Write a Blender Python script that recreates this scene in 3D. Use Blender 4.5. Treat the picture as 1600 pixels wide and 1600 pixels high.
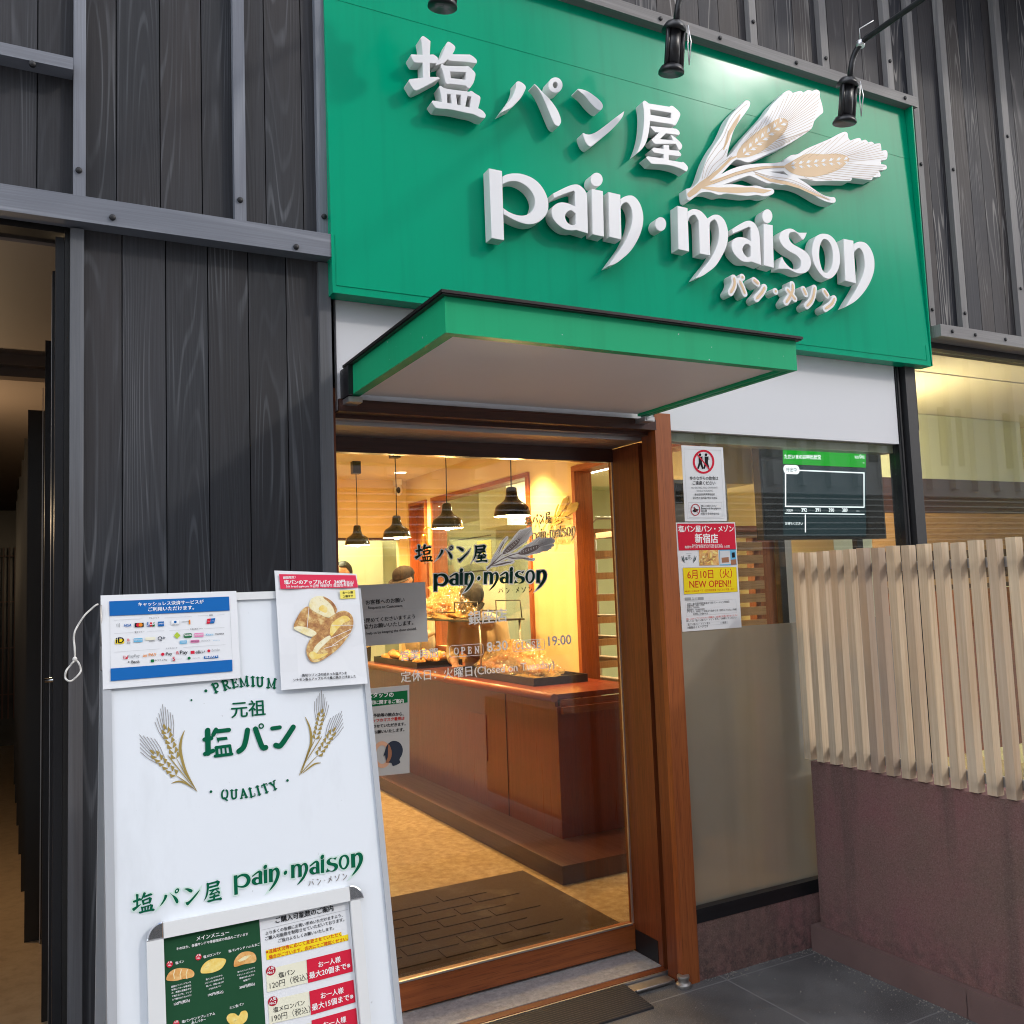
import bpy, bmesh, math, random
from mathutils import Vector, Matrix
random.seed(7)
R = math.radians
for o in list(bpy.data.objects): bpy.data.objects.remove(o)
SC = bpy.context.scene
COL = SC.collection

# ------------------------------------------------------------------ camera, sky, sun, exposure
F_PX, YAW, PITCH, ROLL = 1412.477, 0.489318, 0.0838867, -0.0374172      # calibrated on a 1600 px frame
CAM = Vector((0.0, -2.915, 1.55))
_cy, _sy, _cp, _sp = math.cos(YAW), math.sin(YAW), math.cos(PITCH), math.sin(PITCH)
_f = Vector((_sy * _cp, _cy * _cp, _sp)); _r = Vector((_cy, -_sy, 0)); _u = _r.cross(_f)
_c, _s = math.cos(ROLL), math.sin(ROLL)
RT = _c * _r + _s * _u; UP = -_s * _r + _c * _u; FW = _f
cd = bpy.data.cameras.new('camera'); cam = bpy.data.objects.new('camera', cd); COL.objects.link(cam)
cam.matrix_world = Matrix(((RT.x, UP.x, -FW.x, CAM.x), (RT.y, UP.y, -FW.y, CAM.y), (RT.z, UP.z, -FW.z, CAM.z), (0, 0, 0, 1)))
cd.sensor_width = 36; cd.sensor_fit = 'HORIZONTAL'; cd.lens = F_PX / 1600 * 36; cd.clip_start = 0.05; cd.clip_end = 400
SC.camera = cam

SUN_DIR = Vector((-0.614, 0.557, -0.559)).normalized()                  # the way the light travels
sun_el = math.asin(-SUN_DIR.z); sun_az = math.atan2(-SUN_DIR.x, -SUN_DIR.y)
W = bpy.data.worlds.new('World'); SC.world = W; W.use_nodes = True
nt = W.node_tree; nt.nodes.clear()
sky = nt.nodes.new('ShaderNodeTexSky'); sky.sky_type = 'NISHITA'; sky.sun_disc = False
sky.sun_elevation = sun_el; sky.sun_rotation = sun_az; sky.dust_density = 2.0; sky.ozone_density = 1.0
bg = nt.nodes.new('ShaderNodeBackground'); bg.inputs[1].default_value = 0.14
wo = nt.nodes.new('ShaderNodeOutputWorld')
tc = nt.nodes.new('ShaderNodeTexCoord')
cn = nt.nodes.new('ShaderNodeTexNoise'); cn.inputs['Scale'].default_value = 3.2; cn.inputs['Detail'].default_value = 5; cn.inputs['Roughness'].default_value = 0.55
cr = nt.nodes.new('ShaderNodeValToRGB'); cr.color_ramp.elements[0].position = 0.40; cr.color_ramp.elements[1].position = 0.62
cm = nt.nodes.new('ShaderNodeMixRGB'); cm.inputs[2].default_value = (12.0, 12.1, 12.6, 1)   # bright cloud
nt.links.new(tc.outputs['Generated'], cn.inputs['Vector']); nt.links.new(cn.outputs[0], cr.inputs[0])
nt.links.new(cr.outputs[0], cm.inputs[0]); nt.links.new(sky.outputs[0], cm.inputs[1])
nt.links.new(cm.outputs[0], bg.inputs[0]); nt.links.new(bg.outputs[0], wo.inputs[0])
sd = bpy.data.lights.new('sun', 'SUN'); sd.energy = 0.5; sd.angle = R(3.0); sd.color = (1.0, 0.95, 0.88)
so = bpy.data.objects.new('sun', sd); COL.objects.link(so); so.rotation_euler = SUN_DIR.to_track_quat('-Z', 'Y').to_euler(); so.location = (8, -8, 9)
vs = SC.view_settings; vs.view_transform = 'Standard'; vs.look = 'None'; vs.gamma = 1.0; vs.use_curve_mapping = False; vs.exposure = 0.96
SC.cycles.max_bounces = 8; SC.cycles.transparent_max_bounces = 16; SC.cycles.caustics_reflective = False; SC.cycles.caustics_refractive = False
SC.cycles.use_denoising = True; SC.cycles.filter_width = 1.05
SC.cycles.sample_clamp_indirect = 6.0

# ------------------------------------------------------------------ from a photo pixel to a point on a plane
def ray(x, y): return RT * ((x - 800) / F_PX) - UP * ((y - 800) / F_PX) + FW
def at_y(x, y, Y=0.0): r = ray(x, y); return CAM + r * ((Y - CAM.y) / r.y)
def at_z(x, y, Z): r = ray(x, y); return CAM + r * ((Z - CAM.z) / r.z)
def at_x(x, y, X): r = ray(x, y); return CAM + r * ((X - CAM.x) / r.x)
def SX(X, Y): return X * (2.915 + Y) / 2.915          # facade-plane reading moved to the depth Y
def SZ(Z, Y): return 1.55 + (Z - 1.55) * (2.915 + Y) / 2.915
def crop(ox, oy, s): return lambda x, y: (ox + x / s, oy + y / s)

class Plane:
    """a flat frame: origin, right and up; n points at the viewer"""
    def __init__(s, o, u, v): s.o = Vector(o); s.u = Vector(u).normalized(); s.v = Vector(v).normalized(); s.n = s.u.cross(s.v)
    def uv(s, px): r = ray(*px); t = (s.o - CAM).dot(s.n) / r.dot(s.n); p = CAM + r * t - s.o; return Vector((p.dot(s.u), p.dot(s.v)))
    def mat(s, a=0, b=0, d=0): o = s.o + s.u * a + s.v * b + s.n * d; return Matrix(((s.u.x, s.v.x, s.n.x, o.x), (s.u.y, s.v.y, s.n.y, o.y), (s.u.z, s.v.z, s.n.z, o.z), (0, 0, 0, 1)))
    def off(s, d): return Plane(s.o + s.n * d, s.u, s.v)
def facade(Y): return Plane((0, Y, 0), (1, 0, 0), (0, 0, 1))

# ------------------------------------------------------------------ objects
def tag(o, label=None, cat=None, group=None, kind=None):
    if label: o['label'] = label
    if cat: o['category'] = cat
    if group: o['group'] = group
    if kind: o['kind'] = kind
    return o
def thing(name, label, cat, loc=(0, 0, 0), group=None, kind=None):
    o = bpy.data.objects.new(name, None); COL.objects.link(o); o.location = loc; o.empty_display_size = 0.1
    return tag(o, label, cat, group, kind)
def par(o, p):
    if p is not None:
        o.parent = p; o.matrix_parent_inverse = Matrix.Translation(-world_loc(p))
    return o
def world_loc(p):
    v = Vector(p.location); q = p.parent
    while q is not None: v = v + q.location + (p.matrix_parent_inverse.translation if p.parent else Vector()); p = q; q = q.parent
    return v

class MB:
    """collects shapes; build() links them as ONE mesh object"""
    def __init__(s): s.v = []; s.f = []; s.uv = []; s.pid = []; s.sm = []
    def poly(s, pts, uvs=None, pid=0.0, smooth=False):
        b = len(s.v); s.v += [tuple(p) for p in pts]; s.f.append(tuple(range(b, b + len(pts))))
        s.uv.append(uvs or [(0, 0)] * len(pts)); s.pid.append(pid); s.sm.append(smooth)
    def box(s, x0, x1, y0, y1, z0, z1, pid=None, M=None, grain=None):
        if pid is None: pid = random.random()
        d = (x1 - x0, y1 - y0, z1 - z0); L = grain if grain is not None else max(range(3), key=lambda i: d[i])
        c = ((x0 + x1) / 2, (y0 + y1) / 2, (z0 + z1) / 2); ro = random.random() * 5
        P = [Vector((x, y, z)) for z in (z0, z1) for y in (y0, y1) for x in (x0, x1)]
        for q in ((0, 1, 5, 4), (1, 3, 7, 5), (3, 2, 6, 7), (2, 0, 4, 6), (4, 5, 7, 6), (2, 3, 1, 0)):
            pts = [P[i] for i in q]
            ax = [i for i in range(3) if max(p[i] for p in pts) - min(p[i] for p in pts) > 1e-9]
            if L in ax: k = [i for i in ax if i != L][0] if len(ax) > 1 else ax[0]; uv = [(p[k] - c[k] + (0.21 if k == 1 else 0), p[L] + ro) for p in pts]
            else: uv = [(p[ax[0]] - c[ax[0]], p[ax[-1]] - c[ax[-1]]) for p in pts]
            if M is not None: pts = [M @ p for p in pts]
            s.poly(pts, uv, pid)
        return s
    def tube(s, path, r, n=10, caps=True, pid=0.0):
        path = [Vector(p) for p in path]; rs = r if isinstance(r, (list, tuple)) else [r] * len(path); rings = []
        prev = None
        for i, p in enumerate(path):
            t = (path[min(i + 1, len(path) - 1)] - path[max(i - 1, 0)]).normalized()
            if prev is None: a = t.orthogonal().normalized()
            else: a = (prev - t * prev.dot(t)).normalized()
            prev = a; b = t.cross(a)
            rings.append([p + (a * math.cos(2 * math.pi * k / n) + b * math.sin(2 * math.pi * k / n)) * rs[i] for k in range(n)])
        b0 = len(s.v)
        for g in rings: s.v += [tuple(p) for p in g]
        for i in range(len(path) - 1):
            for k in range(n):
                s.f.append((b0 + i * n + k, b0 + i * n + (k + 1) % n, b0 + (i + 1) * n + (k + 1) % n, b0 + (i + 1) * n + k)); s.uv.append([(0, 0)] * 4); s.pid.append(pid); s.sm.append(True)
        if caps:
            s.f.append(tuple(b0 + k for k in reversed(range(n)))); s.f.append(tuple(b0 + (len(path) - 1) * n + k for k in range(n)))
            s.uv += [[(0, 0)] * n] * 2; s.pid += [pid] * 2; s.sm += [False] * 2
        return s
    def lathe(s, prof, c, axis=(0, 0, 1), n=24, pid=0.0, smooth=True):
        c = Vector(c); ax = Vector(axis).normalized(); a = ax.orthogonal().normalized(); b = ax.cross(a); b0 = len(s.v)
        for r, h in prof: s.v += [tuple(c + ax * h + (a * math.cos(2 * math.pi * k / n) + b * math.sin(2 * math.pi * k / n)) * max(r, 1e-5)) for k in range(n)]
        for i in range(len(prof) - 1):
            for k in range(n):
                s.f.append((b0 + i * n + k, b0 + i * n + (k + 1) % n, b0 + (i + 1) * n + (k + 1) % n, b0 + (i + 1) * n + k)); s.uv.append([(0, 0)] * 4); s.pid.append(pid); s.sm.append(smooth)
        return s
    def ellipsoid(s, c, r, M=None, nu=20, nv=12, pid=0.0, fn=None):
        b0 = len(s.v); c = Vector(c)
        for j in range(nv + 1):
            th = math.pi * j / nv
            for k in range(nu):
                ph = 2 * math.pi * k / nu; d = Vector((math.sin(th) * math.cos(ph), math.sin(th) * math.sin(ph), math.cos(th)))
                p = Vector((d.x * r[0], d.y * r[1], d.z * r[2]))
                if fn: p = fn(p, d)
                if M is not None: p = M @ p
                s.v.append(tuple(c + p))
        for j in range(nv):
            for k in range(nu):
                s.f.append((b0 + j * nu + k, b0 + (j + 1) * nu + k, b0 + (j + 1) * nu + (k + 1) % nu, b0 + j * nu + (k + 1) % nu)); s.uv.append([(0, 0)] * 4); s.pid.append(pid); s.sm.append(True)
        return s
    def build(s, name, mat, parent=None, bevel=0, label=None, seg=2):
        me = bpy.data.meshes.new(name); me.from_pydata(s.v, [], s.f)
        uvl = me.uv_layers.new(name='UVMap'); i = 0
        for u in s.uv:
            for q in u: uvl.data[i].uv = q; i += 1
        at = me.attributes.new('pid', 'FLOAT', 'FACE')
        for i, q in enumerate(s.pid): at.data[i].value = q
        for p, q in zip(me.polygons, s.sm): p.use_smooth = q
        me.materials.append(mat); me.validate()
        o = bpy.data.objects.new(name, me); COL.objects.link(o)
        if bevel:
            m = o.modifiers.new('bevel', 'BEVEL'); m.width = bevel; m.segments = seg; m.limit_method = 'ANGLE'; m.angle_limit = R(50)
        if label: o['label'] = label
        return par(o, parent)

# ------------------------------------------------------------------ flat shapes: outlines, strokes, lettering
def smooth(pts, k=5, closed=True):
    """points (x, y) are passed smoothly; (x, y, 1) are corners"""
    n = len(pts); out = []
    for i in range(n if closed else n - 1):
        p1, p2 = pts[i], pts[(i + 1) % n]
        c1, c2 = len(p1) > 2, len(p2) > 2
        if c1 and c2: out.append(p1[:2]); continue
        p0 = pts[(i - 1) % n] if not c1 and (closed or i > 0) else p1
        p3 = pts[(i + 2) % n] if not c2 and (closed or i + 2 < n) else p2
        for j in range(k):
            t = j / k; t2, t3 = t * t, t ** 3
            out.append(tuple(0.5 * (2 * p1[a] + (p2[a] - p0[a]) * t + (2 * p0[a] - 5 * p1[a] + 4 * p2[a] - p3[a]) * t2 + (3 * p1[a] - p0[a] - 3 * p2[a] + p3[a]) * t3) for a in (0, 1)))
    if not closed: out.append(pts[-1][:2])
    return out
def circ(cx, cy, rx, ry=None, n=28): ry = ry or rx; return [(cx + rx * math.cos(2 * math.pi * i / n), cy + ry * math.sin(2 * math.pi * i / n)) for i in range(n)]
def rrect(x0, y0, x1, y1, r=0.0, n=5):
    if r <= 0: return [(x0, y0), (x1, y0), (x1, y1), (x0, y1)]
    o = []
    for cx, cy, a in ((x1 - r, y1 - r, 0), (x0 + r, y1 - r, 90), (x0 + r, y0 + r, 180), (x1 - r, y0 + r, 270)):
        o += [(cx + r * math.cos(R(a + 90 * i / n)), cy + r * math.sin(R(a + 90 * i / n))) for i in range(n + 1)]
    return o
def ribbon(pts, w):
    """outline of a stroke with round ends; w is one width or a width per point"""
    ws = w if isinstance(w, (list, tuple)) else [w] * len(pts); L = []; Rr = []
    P = [Vector(p[:2]) for p in pts]
    for i, p in enumerate(P):
        t = (P[min(i + 1, len(P) - 1)] - P[max(i - 1, 0)]); t = t.normalized() if t.length > 1e-9 else Vector((1, 0)); q = Vector((-t.y, t.x)) * ws[i] / 2
        L.append(p + q); Rr.append(p - q)
    def cap(c, a, n=5):
        b = math.atan2(a.y, a.x); r = a.length; return [c + Vector((math.cos(b - math.pi * i / n), math.sin(b - math.pi * i / n))) * r for i in range(1, n)]
    out = L + cap(P[-1], L[-1] - P[-1]) + Rr[::-1] + cap(P[0], Rr[0] - P[0])
    return [tuple(p) for p in out]
def curve_mesh(outlines, extrude=0.0, bevel=0.0, offset=0.0):
    cu = bpy.data.curves.new('c', 'CURVE'); cu.dimensions = '2D'; cu.fill_mode = 'BOTH'
    cu.extrude = extrude; cu.bevel_depth = bevel; cu.bevel_resolution = 1; cu.offset = offset
    for ol in outlines:
        sp = cu.splines.new('POLY'); sp.points.add(len(ol) - 1); sp.use_cyclic_u = True
        for p, q in zip(sp.points, ol): p.co = (q[0], q[1], 0, 1)
    ob = bpy.data.objects.new('c', cu); me = bpy.data.meshes.new_from_object(ob)
    bpy.data.objects.remove(ob); bpy.data.curves.remove(cu); return me
_tcache = {}
def text_mesh(body, bold=0.0, shear=0.0, spacing=1.0):
    key = (body, bold, shear, spacing)
    if key not in _tcache:
        cu = bpy.data.curves.new('t', 'FONT'); cu.body = body; cu.size = 1.0; cu.offset = bold; cu.shear = shear; cu.space_character = spacing; cu.resolution_u = 3
        ob = bpy.data.objects.new('t', cu); me = bpy.data.meshes.new_from_object(ob)
        bpy.data.objects.remove(ob); bpy.data.curves.remove(cu)
        v = [(p.co.x, p.co.y) for p in me.vertices]; f = [tuple(p.vertices) for p in me.polygons]; bpy.data.meshes.remove(me)
        x0 = min((p[0] for p in v), default=0); x1 = max((p[0] for p in v), default=1)
        _tcache[key] = ([(a - x0, b) for a, b in v], f, x1 - x0)
    return _tcache[key]

class Flat:
    """flat print laid on a plane; every colour becomes one mesh; layers sit 0.25 mm apart"""
    def __init__(s, plane, base=0.0012): s.p = plane; s.g = {}; s.base = base
    def add(s, key, verts, faces, layer):
        g = s.g.setdefault(key, ([], [])); b = len(g[0]); d = s.base + 0.00025 * layer
        g[0].extend([s.p.o + s.p.u * x + s.p.v * y + s.p.n * d for x, y in verts]); g[1].extend([tuple(b + i for i in f) for f in faces])
    def shape(s, key, outlines, layer=0, offset=0.0):
        me = curve_mesh(outlines, offset=offset); s.add(key, [(v.co.x, v.co.y) for v in me.vertices], [tuple(q.vertices) for q in me.polygons], layer); bpy.data.meshes.remove(me)
    def quad(s, key, pxs, layer=0): s.add(key, [tuple(s.p.uv(q)) for q in pxs], [tuple(range(len(pxs)))], layer)
    def px_shape(s, key, pxs, layer=0, offset=0.0): s.shape(key, [[tuple(s.p.uv(q)) for q in o] for o in pxs], layer, offset)
    def line(s, key, a, b, w, layer=1): s.shape(key, [ribbon([s.p.uv(a), s.p.uv(b)], w)], layer)
    def text(s, key, body, a, b, h=None, bold=0.0, layer=2, shear=0.0, spacing=1.0):
        """from baseline-left pixel a to baseline-right pixel b; h = em height in metres (else in proportion)"""
        A, B = s.p.uv(a), s.p.uv(b); s.text_uv(key, body, A, B, h, bold, layer, shear, spacing)
    def text_uv(s, key, body, A, B, h=None, bold=0.0, layer=2, shear=0.0, spacing=1.0):
        v, f, w = text_mesh(body, 0.0, shear, spacing); A, B = Vector(A), Vector(B); d = B - A; sx = d.length / w; sy = h if h else sx; t = d.normalized(); q = Vector((-t.y, t.x))
        for i, (dx, dy) in enumerate(((0, 0),) if bold < .006 else ((-bold, 0), (bold, 0), (0, bold * .6), (0, -bold * .6))):
            s.add(key, [tuple(A + t * ((x + dx) * sx) + q * ((y + dy) * sy)) for x, y in v], f, layer + .08 * i)
    def build(s, parent, mats, names=None):
        out = []
        for k, (v, f) in s.g.items():
            nm = (names or {}).get(k, 'lettering'); me = bpy.data.meshes.new(nm); me.from_pydata(v, [], f)
            me.materials.append(mats[k]); o = bpy.data.objects.new(nm, me); COL.objects.link(o); par(o, parent); out.append(o)
        return out
def sheet(plane, pxs, t, name, mat, parent, d=0.0, bulge=0.0, nx=1, ny=1):
    """a thin sheet whose four corners (tl, tr, br, bl) are given in pixels on the plane; bulge waves it a little"""
    c = [plane.uv(q) for q in pxs]; m = MB(); rnd = random.Random(name + str(pxs[0]))
    amp = [[rnd.uniform(-1, 1) * bulge for _ in range(nx + 1)] for _ in range(ny + 1)]
    def P(i, j, e):
        a, b = i / nx, j / ny; q = (c[0] * (1 - a) + c[1] * a) * (1 - b) + (c[3] * (1 - a) + c[2] * a) * b
        return plane.o + plane.u * q.x + plane.v * q.y + plane.n * (d + e + amp[j][i])
    for j in range(ny):
        for i in range(nx): m.poly([P(i, j + 1, 0), P(i + 1, j + 1, 0), P(i + 1, j, 0), P(i, j, 0)], smooth=bulge > 0)
    for i in range(nx):
        m.poly([P(i, 0, 0), P(i + 1, 0, 0), P(i + 1, 0, -t), P(i, 0, -t)]); m.poly([P(i + 1, ny, 0), P(i, ny, 0), P(i, ny, -t), P(i + 1, ny, -t)])
    for j in range(ny):
        m.poly([P(nx, j, 0), P(nx, j + 1, 0), P(nx, j + 1, -t), P(nx, j, -t)]); m.poly([P(0, j + 1, 0), P(0, j, 0), P(0, j, -t), P(0, j + 1, -t)])
    m.poly([P(0, 0, -t), P(nx, 0, -t), P(nx, ny, -t), P(0, ny, -t)])
    return m.build(name, mat, parent)
# ------------------------------------------------------------------ materials (all procedural)
class NT:
    def __init__(s, name):
        s.m = bpy.data.materials.new(name); s.m.use_nodes = True; s.t = s.m.node_tree; s.t.nodes.clear()
        s.out = s.t.nodes.new('ShaderNodeOutputMaterial'); s.bsdf = None
    def n(s, ty, ins=None, **kw):
        nd = s.t.nodes.new('ShaderNode' + ty)
        for k, v in kw.items(): setattr(nd, k, v)
        for k, v in (ins or {}).items(): s.set(nd, k, v)
        return nd
    def set(s, nd, k, v):
        i = nd.inputs[k]
        if isinstance(v, bpy.types.NodeSocket): s.t.links.new(v, i)
        elif isinstance(v, bpy.types.Node): s.t.links.new(v.outputs[0], i)
        else:
            if isinstance(v, (tuple, list)) and len(v) == 3 and i.type == 'RGBA': v = (*v, 1)
            i.default_value = v
    def math(s, op, a, b=0.0, c=None):
        ins = {0: a, 1: b}
        if c is not None: ins[2] = c
        return s.n('Math', ins, operation=op)
    def noise(s, vec, scale, detail=3.0, rough=0.55, dist=0.0): return s.n('TexNoise', {'Vector': vec, 'Scale': scale, 'Detail': detail, 'Roughness': rough, 'Distortion': dist})
    def ramp(s, f, stops, interp='LINEAR'):
        nd = s.n('ValToRGB', {0: f}); nd.color_ramp.interpolation = interp; e = nd.color_ramp.elements
        while len(e) < len(stops): e.new(0.5)
        for q, (p, c) in zip(e, stops): q.position = p; q.color = (*c, 1) if len(c) == 3 else (c[0], c[0], c[0], 1)
        return nd
    def mix(s, f, a, b, bt='MIX'):
        nd = s.n('MixRGB', {0: f, 1: a, 2: b}, blend_type=bt); return nd
    def obj(s): return s.n('TexCoord').outputs['Object']
    def uvpid(s, ku, kv):
        """plank coordinates: metres across, metres along, shifted per plank"""
        uv = s.n('UVMap'); at = s.n('Attribute', attribute_name='pid'); sx = s.n('SeparateXYZ', {0: uv.outputs[0]})
        x = s.math('MULTIPLY', sx.outputs[0], ku); y = s.math('MULTIPLY', sx.outputs[1], kv); z = s.math('MULTIPLY', at.outputs['Fac'], 57.3)
        return s.n('CombineXYZ', {0: x, 1: y, 2: z}).outputs[0], at.outputs['Fac'], sx
    def pbr(s, color, rough=0.5, metal=0.0, bump=None, bstr=0.3, bdist=0.002, spec=0.5, coat=0.0, crough=0.1, **kw):
        b = s.n('BsdfPrincipled', {'Base Color': color, 'Roughness': rough, 'Metallic': metal, 'Specular IOR Level': spec, 'Coat Weight': coat, 'Coat Roughness': crough}); s.bsdf = b
        for k, v in kw.items(): s.set(b, k.replace('_', ' '), v)
        if bump is not None: s.set(b, 'Normal', s.n('Bump', {'Height': bump, 'Strength': bstr, 'Distance': bdist}).outputs[0])
        s.t.links.new(b.outputs[0], s.out.inputs[0]); return s.m

def plain(name, c, rough=0.5, metal=0.0, vary=0.06, scale=6.0, bump=0.0, spec=0.5, coat=0.0, bscale=None, **kw):
    t = NT(name); o = t.obj(); n = t.noise(o, scale, 4)
    col = t.mix(t.math('MULTIPLY', n, 1.0), tuple(q * (1 - vary) for q in c), tuple(min(1, q * (1 + vary)) for q in c))
    b = t.noise(o, bscale or scale * 12, 3) if bump else None
    return t.pbr(col, rough, metal, b, bump, 0.003, spec, coat, **kw)
def emit(name, c, s):
    t = NT(name); e = t.n('Emission', {0: c, 1: s}); t.t.links.new(e.outputs[0], t.out.inputs[0]); return t.m

def stained(name, dark, light, line, lfac=0.5, wide=(8.0, 0.42), k=78, rough=0.62, vary=0.5, brown=(0.06, 0.045, 0.038), bfac=0.5):
    """stained cedar: cathedral rings that show as pale lines in patches, fine grain, each plank its own tone"""
    t = NT(name); v, pid, sx = t.uvpid(*wide)
    n1 = t.noise(v, 1.0, 1.2, 0.4); ring = t.math('SINE', t.math('MULTIPLY', n1, k * 2.0))
    v2, _, _ = t.uvpid(210, 3.0); fine = t.noise(v2, 1.0, 4, 0.68)
    v3, _, _ = t.uvpid(5.0, 1.1); patch = t.noise(v3, 1.0, 3, 0.6)
    v4, _, _ = t.uvpid(1.3, 0.6); tone = t.noise(v4, 1.0, 2)
    ln = t.math('MULTIPLY', t.ramp(ring, [(0.62, (0,)), (0.98, (1,))]), t.ramp(patch, [(0.47, (0,)), (0.70, (1,))]))
    ln = t.math('MULTIPLY', ln, t.ramp(fine, [(0.3, (0.25,)), (0.65, (1,))]))
    ln = t.math('MULTIPLY', ln, lfac)
    base = t.mix(t.math('ADD', t.math('MULTIPLY', pid, vary), t.math('MULTIPLY', t.math('SUBTRACT', fine, 0.5), 1.7)), dark, light)
    base = t.mix(t.math('MULTIPLY', t.ramp(tone, [(0.42, (0,)), (0.64, (1,))]), bfac), base, brown)
    soft = t.math('MULTIPLY', t.ramp(ring, [(0.3, (0,)), (1.0, (1,))]), 0.22)
    base = t.mix(soft, base, light); col = t.mix(ln, base, line)
    h = t.math('ADD', t.math('MULTIPLY', ring, 0.25), fine)
    return t.pbr(col, t.ramp(fine, [(0.3, (rough - 0.12,)), (0.7, (rough + 0.1,))]), 0, h, 0.4, 0.0012, 0.22)
def joinery(name, a, b, c, rough=0.38, coat=0.15, across=False):
    """oiled brown hardwood with straight fine grain"""
    t = NT(name); v, pid, sx = t.uvpid(70, 1.6); g = t.noise(v, 1.0, 4, 0.62, 0.6)
    v2, _, _ = t.uvpid(9, 0.7); w = t.noise(v2, 1.0, 2)
    v3, _, _ = t.uvpid(260, 9); pore = t.noise(v3, 1.0, 2)
    col = t.mix(t.ramp(g, [(0.32, (0,)), (0.7, (1,))]), a, b); col = t.mix(t.ramp(w, [(0.4, (0,)), (0.7, (0.65,))]), col, c)
    col = t.mix(t.ramp(pore, [(0.32, (0.55,)), (0.45, (0,))]), col, tuple(q * 0.45 for q in a))
    return t.pbr(col, t.ramp(g, [(0.2, (rough + 0.1,)), (0.8, (rough - 0.06,))]), 0, pore, 0.12, 0.0008, 0.5, coat, 0.2)

M = {}
M['clad'] = stained('dark_stained_cedar', (0.031, 0.033, 0.038), (0.066, 0.069, 0.079), (0.27, 0.285, 0.31), 0.5, bfac=0.3)
M['clad_worn'] = stained('weathered_cedar', (0.036, 0.037, 0.045), (0.078, 0.077, 0.084), (0.44, 0.42, 0.40), 0.85, k=60, bfac=0.6, brown=(0.085, 0.072, 0.066))
M['batten'] = stained('grey_batten', (0.19, 0.20, 0.23), (0.29, 0.31, 0.355), (0.44, 0.46, 0.49), 0.35, (9, 0.4), 18, 0.55, 0.35, (0.15, 0.165, 0.20), 0.6)
M['batten_old'] = stained('scuffed_batten', (0.20, 0.195, 0.195), (0.33, 0.32, 0.315), (0.5, 0.48, 0.45), 0.4, (9, 0.4), 18, 0.6, 0.4, (0.16, 0.15, 0.15), 0.5)
M['post'] = stained('charcoal_post', (0.12, 0.125, 0.138), (0.18, 0.188, 0.205), (0.24, 0.24, 0.25), 0.3, (9, 0.4), 18, 0.6, 0.3)
M['wood'] = joinery('orange_brown_oak', (0.27, 0.066, 0.016), (0.41, 0.115, 0.028), (0.32, 0.088, 0.024))
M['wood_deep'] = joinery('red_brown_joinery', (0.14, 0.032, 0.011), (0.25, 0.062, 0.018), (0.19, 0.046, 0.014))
M['wood_dark'] = joinery('dark_and_shaded_joinery', (0.038, 0.012, 0.008), (0.07, 0.022, 0.013), (0.05, 0.016, 0.01), 0.3)  # dark wood, also door wood over the entrance with its shade put in
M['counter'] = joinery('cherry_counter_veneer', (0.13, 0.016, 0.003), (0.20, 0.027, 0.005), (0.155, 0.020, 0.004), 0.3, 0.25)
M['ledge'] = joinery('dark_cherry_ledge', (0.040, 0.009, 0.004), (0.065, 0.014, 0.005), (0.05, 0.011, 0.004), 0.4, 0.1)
M['shelfwood'] = joinery('pale_tray_wood', (0.42, 0.22, 0.09), (0.55, 0.32, 0.15), (0.48, 0.27, 0.11), 0.5, 0)
def slatmat():
    t = NT('bleached_fence_wood'); v, pid, sx = t.uvpid(80, 2.0); g = t.noise(v, 1.0, 4, 0.65); o = t.obj()
    sz = t.n('SeparateXYZ', {0: o}).outputs[2]; blotch = t.noise(o, 9, 3)
    v2, _, _ = t.uvpid(6, 1.0); w = t.noise(v2, 1, 3)
    col = t.mix(t.ramp(g, [(0.3, (0,)), (0.7, (1,))]), (0.58, 0.43, 0.28), (0.78, 0.645, 0.46))
    col = t.mix(t.math('MULTIPLY', t.ramp(pid, [(0.25, (0,)), (1.0, (1,))]), 0.75), col, (0.38, 0.28, 0.22))
    col = t.mix(t.ramp(w, [(0.5, (0,)), (0.75, (0.6,))]), col, (0.56, 0.38, 0.22))
    def band(c, wd): return t.ramp(t.math('ABSOLUTE', t.math('SUBTRACT', sz, c)), [(0.0, (1,)), (wd, (0,))])
    st = t.math('MULTIPLY', t.math('MAXIMUM', band(1.575, 0.07), band(0.815, 0.06)), t.ramp(blotch, [(0.38, (0,)), (0.68, (1,))]))
    col = t.mix(t.math('MULTIPLY', st, 0.5), col, (0.17, 0.13, 0.11))      # water stains by the fixings
    return t.pbr(col, 0.75, 0, g, 0.3, 0.001, 0.25)
M['slat'] = slatmat()
def greenmat(name, c, rough=0.12, dirt=0.0, coat=0.0):
    t = NT(name); o = t.obj(); n = t.noise(o, 1.6, 3); mp = t.n('Mapping', {'Vector': o, 'Scale': (22, 22, 0.8)}); st = t.noise(mp.outputs[0], 1.0, 4, 0.6)
    col = t.mix(t.math('MULTIPLY', t.ramp(st, [(0.5, (0,)), (0.78, (1,))]), 0.55), c, tuple(q * 0.80 + 0.001 for q in c))
    sp = t.noise(o, 70, 1); chip = t.ramp(sp, [(0.77, (0,)), (0.785, (dirt,))])
    col = t.mix(chip, col, (0.5, 0.6, 0.55)); wob = t.noise(o, 260, 2); big = t.noise(o, 3.5, 2)
    h = t.math('ADD', t.math('MULTIPLY', wob, 0.12), t.math('MULTIPLY', big, 3.0))
    return t.pbr(col, t.ramp(n, [(0.3, (rough,)), (0.7, (rough + 0.06,))]), 0, h, 0.10, 0.002, 0.15, coat, 0.07)
M['green'] = greenmat('sign_green_enamel', (0.0, 0.345, 0.185))
M['green_canopy'] = greenmat('canopy_green_paint', (0.012, 0.40, 0.175), 0.4, 0.9, 0.05)
M['cut_white'] = plain('painted_letter_edge', (0.74, 0.74, 0.73), 0.55, vary=0.08, scale=14)
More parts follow.
